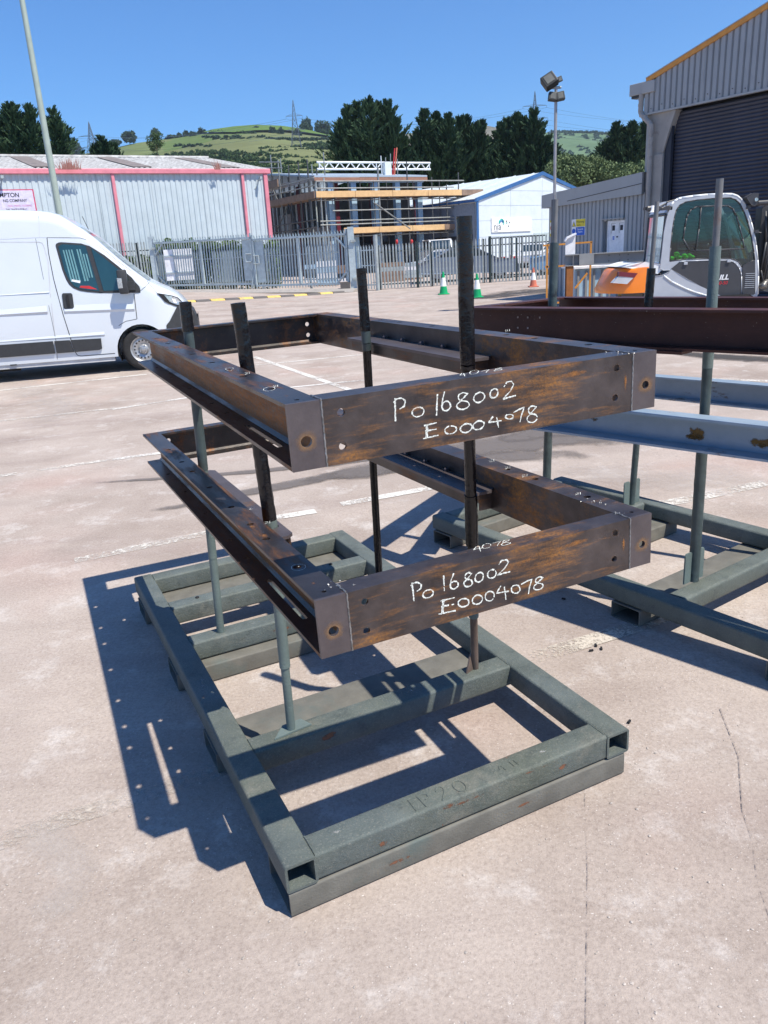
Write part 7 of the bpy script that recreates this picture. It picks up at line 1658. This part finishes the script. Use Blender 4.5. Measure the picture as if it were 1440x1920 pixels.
for i, (px, py, w_, h, lb) in enumerate(((141, 281, 27, 20, 'lone spreading tree at the left foot of the green hill'), (244, 259, 22, 20, 'lone round tree with sky behind it on the left shoulder of the hill'), (293, 254, 16, 18, 'round dark tree on the skyline, right of the lone round tree'),
        (218, 269, 20, 8, 'low bushy tree on the hill skyline left of the lone round tree'), (323, 259, 18, 7, 'low wide bush on the skyline between two dark trees'), (338, 257, 10, 9, 'small dark tree, first of the skyline row'), (350, 253, 12, 12, 'dark tree, second of the skyline row'), (364, 254, 15, 10, 'wide dark tree, third of the skyline row'), (379, 250, 16, 13, 'largest dark tree at the end of the skyline row'),
        (407, 262, 12, 11, 'dark tree below the crest at the left of the middle field'), (443, 260, 18, 8, 'low dark tree along the middle hedge'), (426, 260, 8, 9, 'small round tree along the middle hedge'), (482, 243, 9, 9, 'small round tree on the bright green crest'), (513, 248, 14, 15, 'dark tree left of the large pylon'), (526, 249, 13, 14, 'dark tree just right of its twin, left of the large pylon'),
        (576, 243, 26, 32, 'large round dark tree right of the large pylon'), (605, 245, 30, 28, 'widest round dark tree on the crest, next to the central conifers'), (558, 252, 16, 12, 'small tree at the foot of the two large round trees'), (301, 276, 32, 36, 'bushy dark tree rising behind the warehouse roof in front of the hill'), (155, 290, 11, 10, 'small dark tree at the left foot of the hill beside the pylon'))):
    c = hillpt(px, py) if i not in (18,) else at(px, py, 200); pm = c.y/FPX*1.05; c.y -= 4
    n_ = 2600 if w_ > 20 else 1200
    broad('round_tree', c, w_*pm*.5, w_*pm*.5, h*pm*.5, 26, n_, (1.1 if i != 18 else .45)*(1.6 if w_ > 20 else 1.2)*(c.y/900)**.8, M_FAR if i != 18 else M_BRD, lb, 'tree', 60+i, GF, z0=c.z-h*pm*.62)
def wood(name, pxs, label, seed, n_per, mat, D=None, size=1.6):
    allV = []
    rr = np.random.default_rng(seed)
    for k, (px, py, w_, h) in enumerate(pxs):
        c = hillpt(px, py) if D is None else at(px, py, D if not callable(D) else D(px, py)); pm = c.y/FPX; allV.append(broad('x', c, w_*pm*.55, w_*pm*.5, h*pm*.5, 8, n_per, size*c.y/700, mat, '', '', seed*100+k, kind=1))
    o = quadmesh(name, np.concatenate(allV), mat); stuff(o); o['label'] = label; o['category'] = 'woodland' if 'wood' in label else 'hedge'; return o
rr = random.Random(21); L = []
for px in range(386, 500, 6): L.append((px+rr.uniform(-2, 2), interp([(386, 258), (420, 264), (460, 262), (500, 258)], px)+rr.uniform(-1, 1), rr.uniform(5, 10), rr.uniform(3, 6)))
for px in range(395, 480, 5): L.append((px, 250+rr.uniform(-1, 1), 6, 3.2))
for px in range(500, 640, 7): L.append((px, 262+rr.uniform(-1, 1), 7, 3.5))
for px in range(330, 400, 8): L.append((px, 274+rr.uniform(-1.5, 1.5), 5, 3))
wood('field_hedges', L, 'thin dark hedges dividing the fields on the near hill', 3, 160, M_FAR)
L = []
for px in range(278, 660, 7):
    y0 = interp([(278, 297), (330, 291), (380, 287), (430, 288), (480, 292), (540, 298), (660, 305)], px)
    for k in range(4): L.append((px+rr.uniform(-3, 3), y0+k*8+rr.uniform(-2, 2), rr.uniform(11, 19), rr.uniform(8, 14)))
for px in range(488, 640, 6):
    for k in range(2): L.append((px, interp([(488, 282), (540, 280), (600, 271), (640, 272)], px)+k*6+rr.uniform(-1, 1), 11, 9))
wood('hillside_wood', L, 'dark woodland belt along the foot of the near hill, above the roofs', 4, 240, M_BRD, size=1.25)
o = None
L = []
for k in range(150):
    px = rr.uniform(1030, 1225); py = rr.uniform(249, 300); yr = interp(ridgeB, px)
    if py < yr+1: py = yr+1
    if 262 < py < 274 and 1045 < px < 1110: continue
    L.append((px, py, rr.uniform(5, 13), rr.uniform(3, 8)))
for px in range(1035, 1230, 5): L.append((px, interp(ridgeB, px)+.5+rr.uniform(-1.5, 1), rr.uniform(3, 6), rr.uniform(2, 4)))
wood('far_hedges_and_copses', L, 'blue-green hedges and small woods on the far hill at right', 5, 110, leafmat('far_blue_green_foliage', (.05, .095, .07), (.085, .14, .10), .02), D=lambda px, py: 950+550*max(0, min(1, (358-.0567*(px-720)-py)/(358-.0567*(px-720)-interp(ridgeB, px))))**1.25-12, size=1.1)
# hedge behind the left gate leaf
def hedge(pa_, pb2, D0, D1, py_t, w_, label, seed, h=None):
    rnd = np.random.default_rng(seed); a = at(pa_, py_t, D0); c = at(pb2, py_t, D1); P = []
    n = 16000; t = rnd.random(n); P = np.empty((n, 3)); P[:, 0] = a.x+(c.x-a.x)*t; P[:, 1] = D0+(D1-D0)*t+rnd.uniform(-w_/2, w_/2, n); zt = a.z+(c.z-a.z)*t
    top = zt-.15*np.sin(t*37)*.8-.1*np.sin(t*91); g = .45; P[:, 2] = g+(top-g)*rnd.random(n)**.7
    D = rnd.normal(size=P.shape); o = quadmesh('hedge', cards(P, D, .14, .11, rnd), M_HEDGE); stuff(o); o['label'] = label; o['category'] = 'hedge'
hedge(290, 520, 45.8, 41.5, 455, 1.2, 'clipped green hedge glimpsed between the pales of the left gate leaf', 7)
hedge(180, 290, 44.0, 44.8, 487, 1.0, 'green hedge behind the palisade fence by the nose of the white van', 8)
# ================================================================== PYLONS AND CABLES
def pylon(px, py_t, py_b, D, label, arms, seed=0, wd=.16):
    t = at(px, py_t, D); bt = at(px, py_b, D); H = t.z-bt.z; root = empty('pylon', M=T((t.x, D, bt.z))); tag(root, label, 'pylon', 'lattice electricity pylons'); r = D/FPX*.62
    m = MATS.get('pylon_steel') or simple('pylon_steel', (.10, .125, .16), .6, .2)
    wt = H*.012; lev = [0, .16, .30, .42, .52, .61, .69, .77, .85, .93, 1.0]; wf = lambda z: H*(wd*.5*(1-z)**1.25)+wt*.6*(1 if z < .99 else 0)
    C4 = lambda z: [Vector((sx*wf(z), sy*wf(z), z*H)) for sx, sy in ((-1, -1), (1, -1), (1, 1), (-1, 1))]
    for k in range(4):
        b = MB(); b.path([C4(z)[k] for z in lev], r*.62, 5); b.build('pylon_leg', m, root)
    b = MB()
    for z0, z1 in zip(lev[:-1], lev[1:]):
        A, B = C4(z0), C4(z1)
        for k in range(4): b.tube(A[k], B[(k+1) % 4], r*.36, 4); b.tube(A[(k+1) % 4], B[k], r*.36, 4)
        for k in range(4): b.tube(B[k], B[(k+1) % 4], r*.33, 4)
    b.build('bracing', m, root)
    tips = []
    for (z, half) in arms:
        for s in (-1, 1):
            b = MB(); tip = Vector((s*half*H, 0, z*H)); w0 = wf(z)
            for q in (Vector((s*w0, -w0, z*H)), Vector((s*w0, w0, z*H)), Vector((s*w0, 0, (z+.035)*H))): b.tube(q, tip, r*.42, 4)
            for u in (.35, .65): b.tube(Vector((s*w0, -w0, z*H)).lerp(tip, u), Vector((s*w0, 0, (z+.035)*H)).lerp(tip, u), r*.3, 4)
            b.tube(tip, tip-Vector((0, 0, H*.045)), r*.4, 4); b.build('cross_arm', m, root); tips.append(Vector((t.x, D, bt.z))+tip-Vector((0, 0, H*.045)))
    return tips
T1 = pylon(166, 228, 296, 860, 'small lattice pylon at the left above the warehouse roof', [(.60, .37), (.28, .44)], wd=.34)
T2 = pylon(549, 187, 300, 640, 'largest lattice pylon standing on the hill behind the scaffolding', [(.735, .15), (.50, .17)], wd=.22)
T3 = pylon(1003, 171, 262, 560, 'lattice pylon rising behind the central conifers', [(.70, .27), (.44, .30), (.20, .24)], wd=.20)
cb = empty('power_cables', M=T((0, 600, 60))); tag(cb, 'thin sagging power cables strung between the pylons', 'cables')
mc = simple('cable_grey', (.16, .20, .26), .6)
def cable(a, c, sag, r=.055):
    P = []; n = 24
    for i in range(n+1): t = i/n; p = a.lerp(c, t); p.z -= sag*4*t*(1-t); P.append(p)
    b = MB(); b.path(P, r, 3); b.build('cable', mc, cb, world=True)
for i in range(4): cable(T1[i], T2[i], 5, .10)
far = [at(-200, 300+6*i, 900) for i in range(4)]
for i in range(4): cable(T1[i], far[i], 5, .10); cable(T2[i], T3[i], 7, .075)
for i in range(6): cable(T3[i], at(1500, 232+i*9, 500), 4, .06)
# ------------------------------------------------------------------ thin cloud wisps: sky stays plain

# ================================================================== HAZE
m = bpy.data.materials.new('air_haze'); m.use_nodes = True; nt = m.node_tree; nt.nodes.remove(nt.nodes['Principled BSDF'])
pv = nt.nodes.new('ShaderNodeVolumePrincipled'); pv.inputs['Color'].default_value = (.80, .90, 1.0, 1); pv.inputs['Density'].default_value = 0.00012; pv.inputs['Anisotropy'].default_value = .3
nt.links.new(pv.outputs[0], nt.nodes['Material Output'].inputs['Volume'])
hz = MB().box((-2600, -350, -80), (2600, 3000, 420)).build('haze', m); stuff(hz); hz['label'] = 'thin pale blue haze over the far hills'; hz['category'] = 'haze'
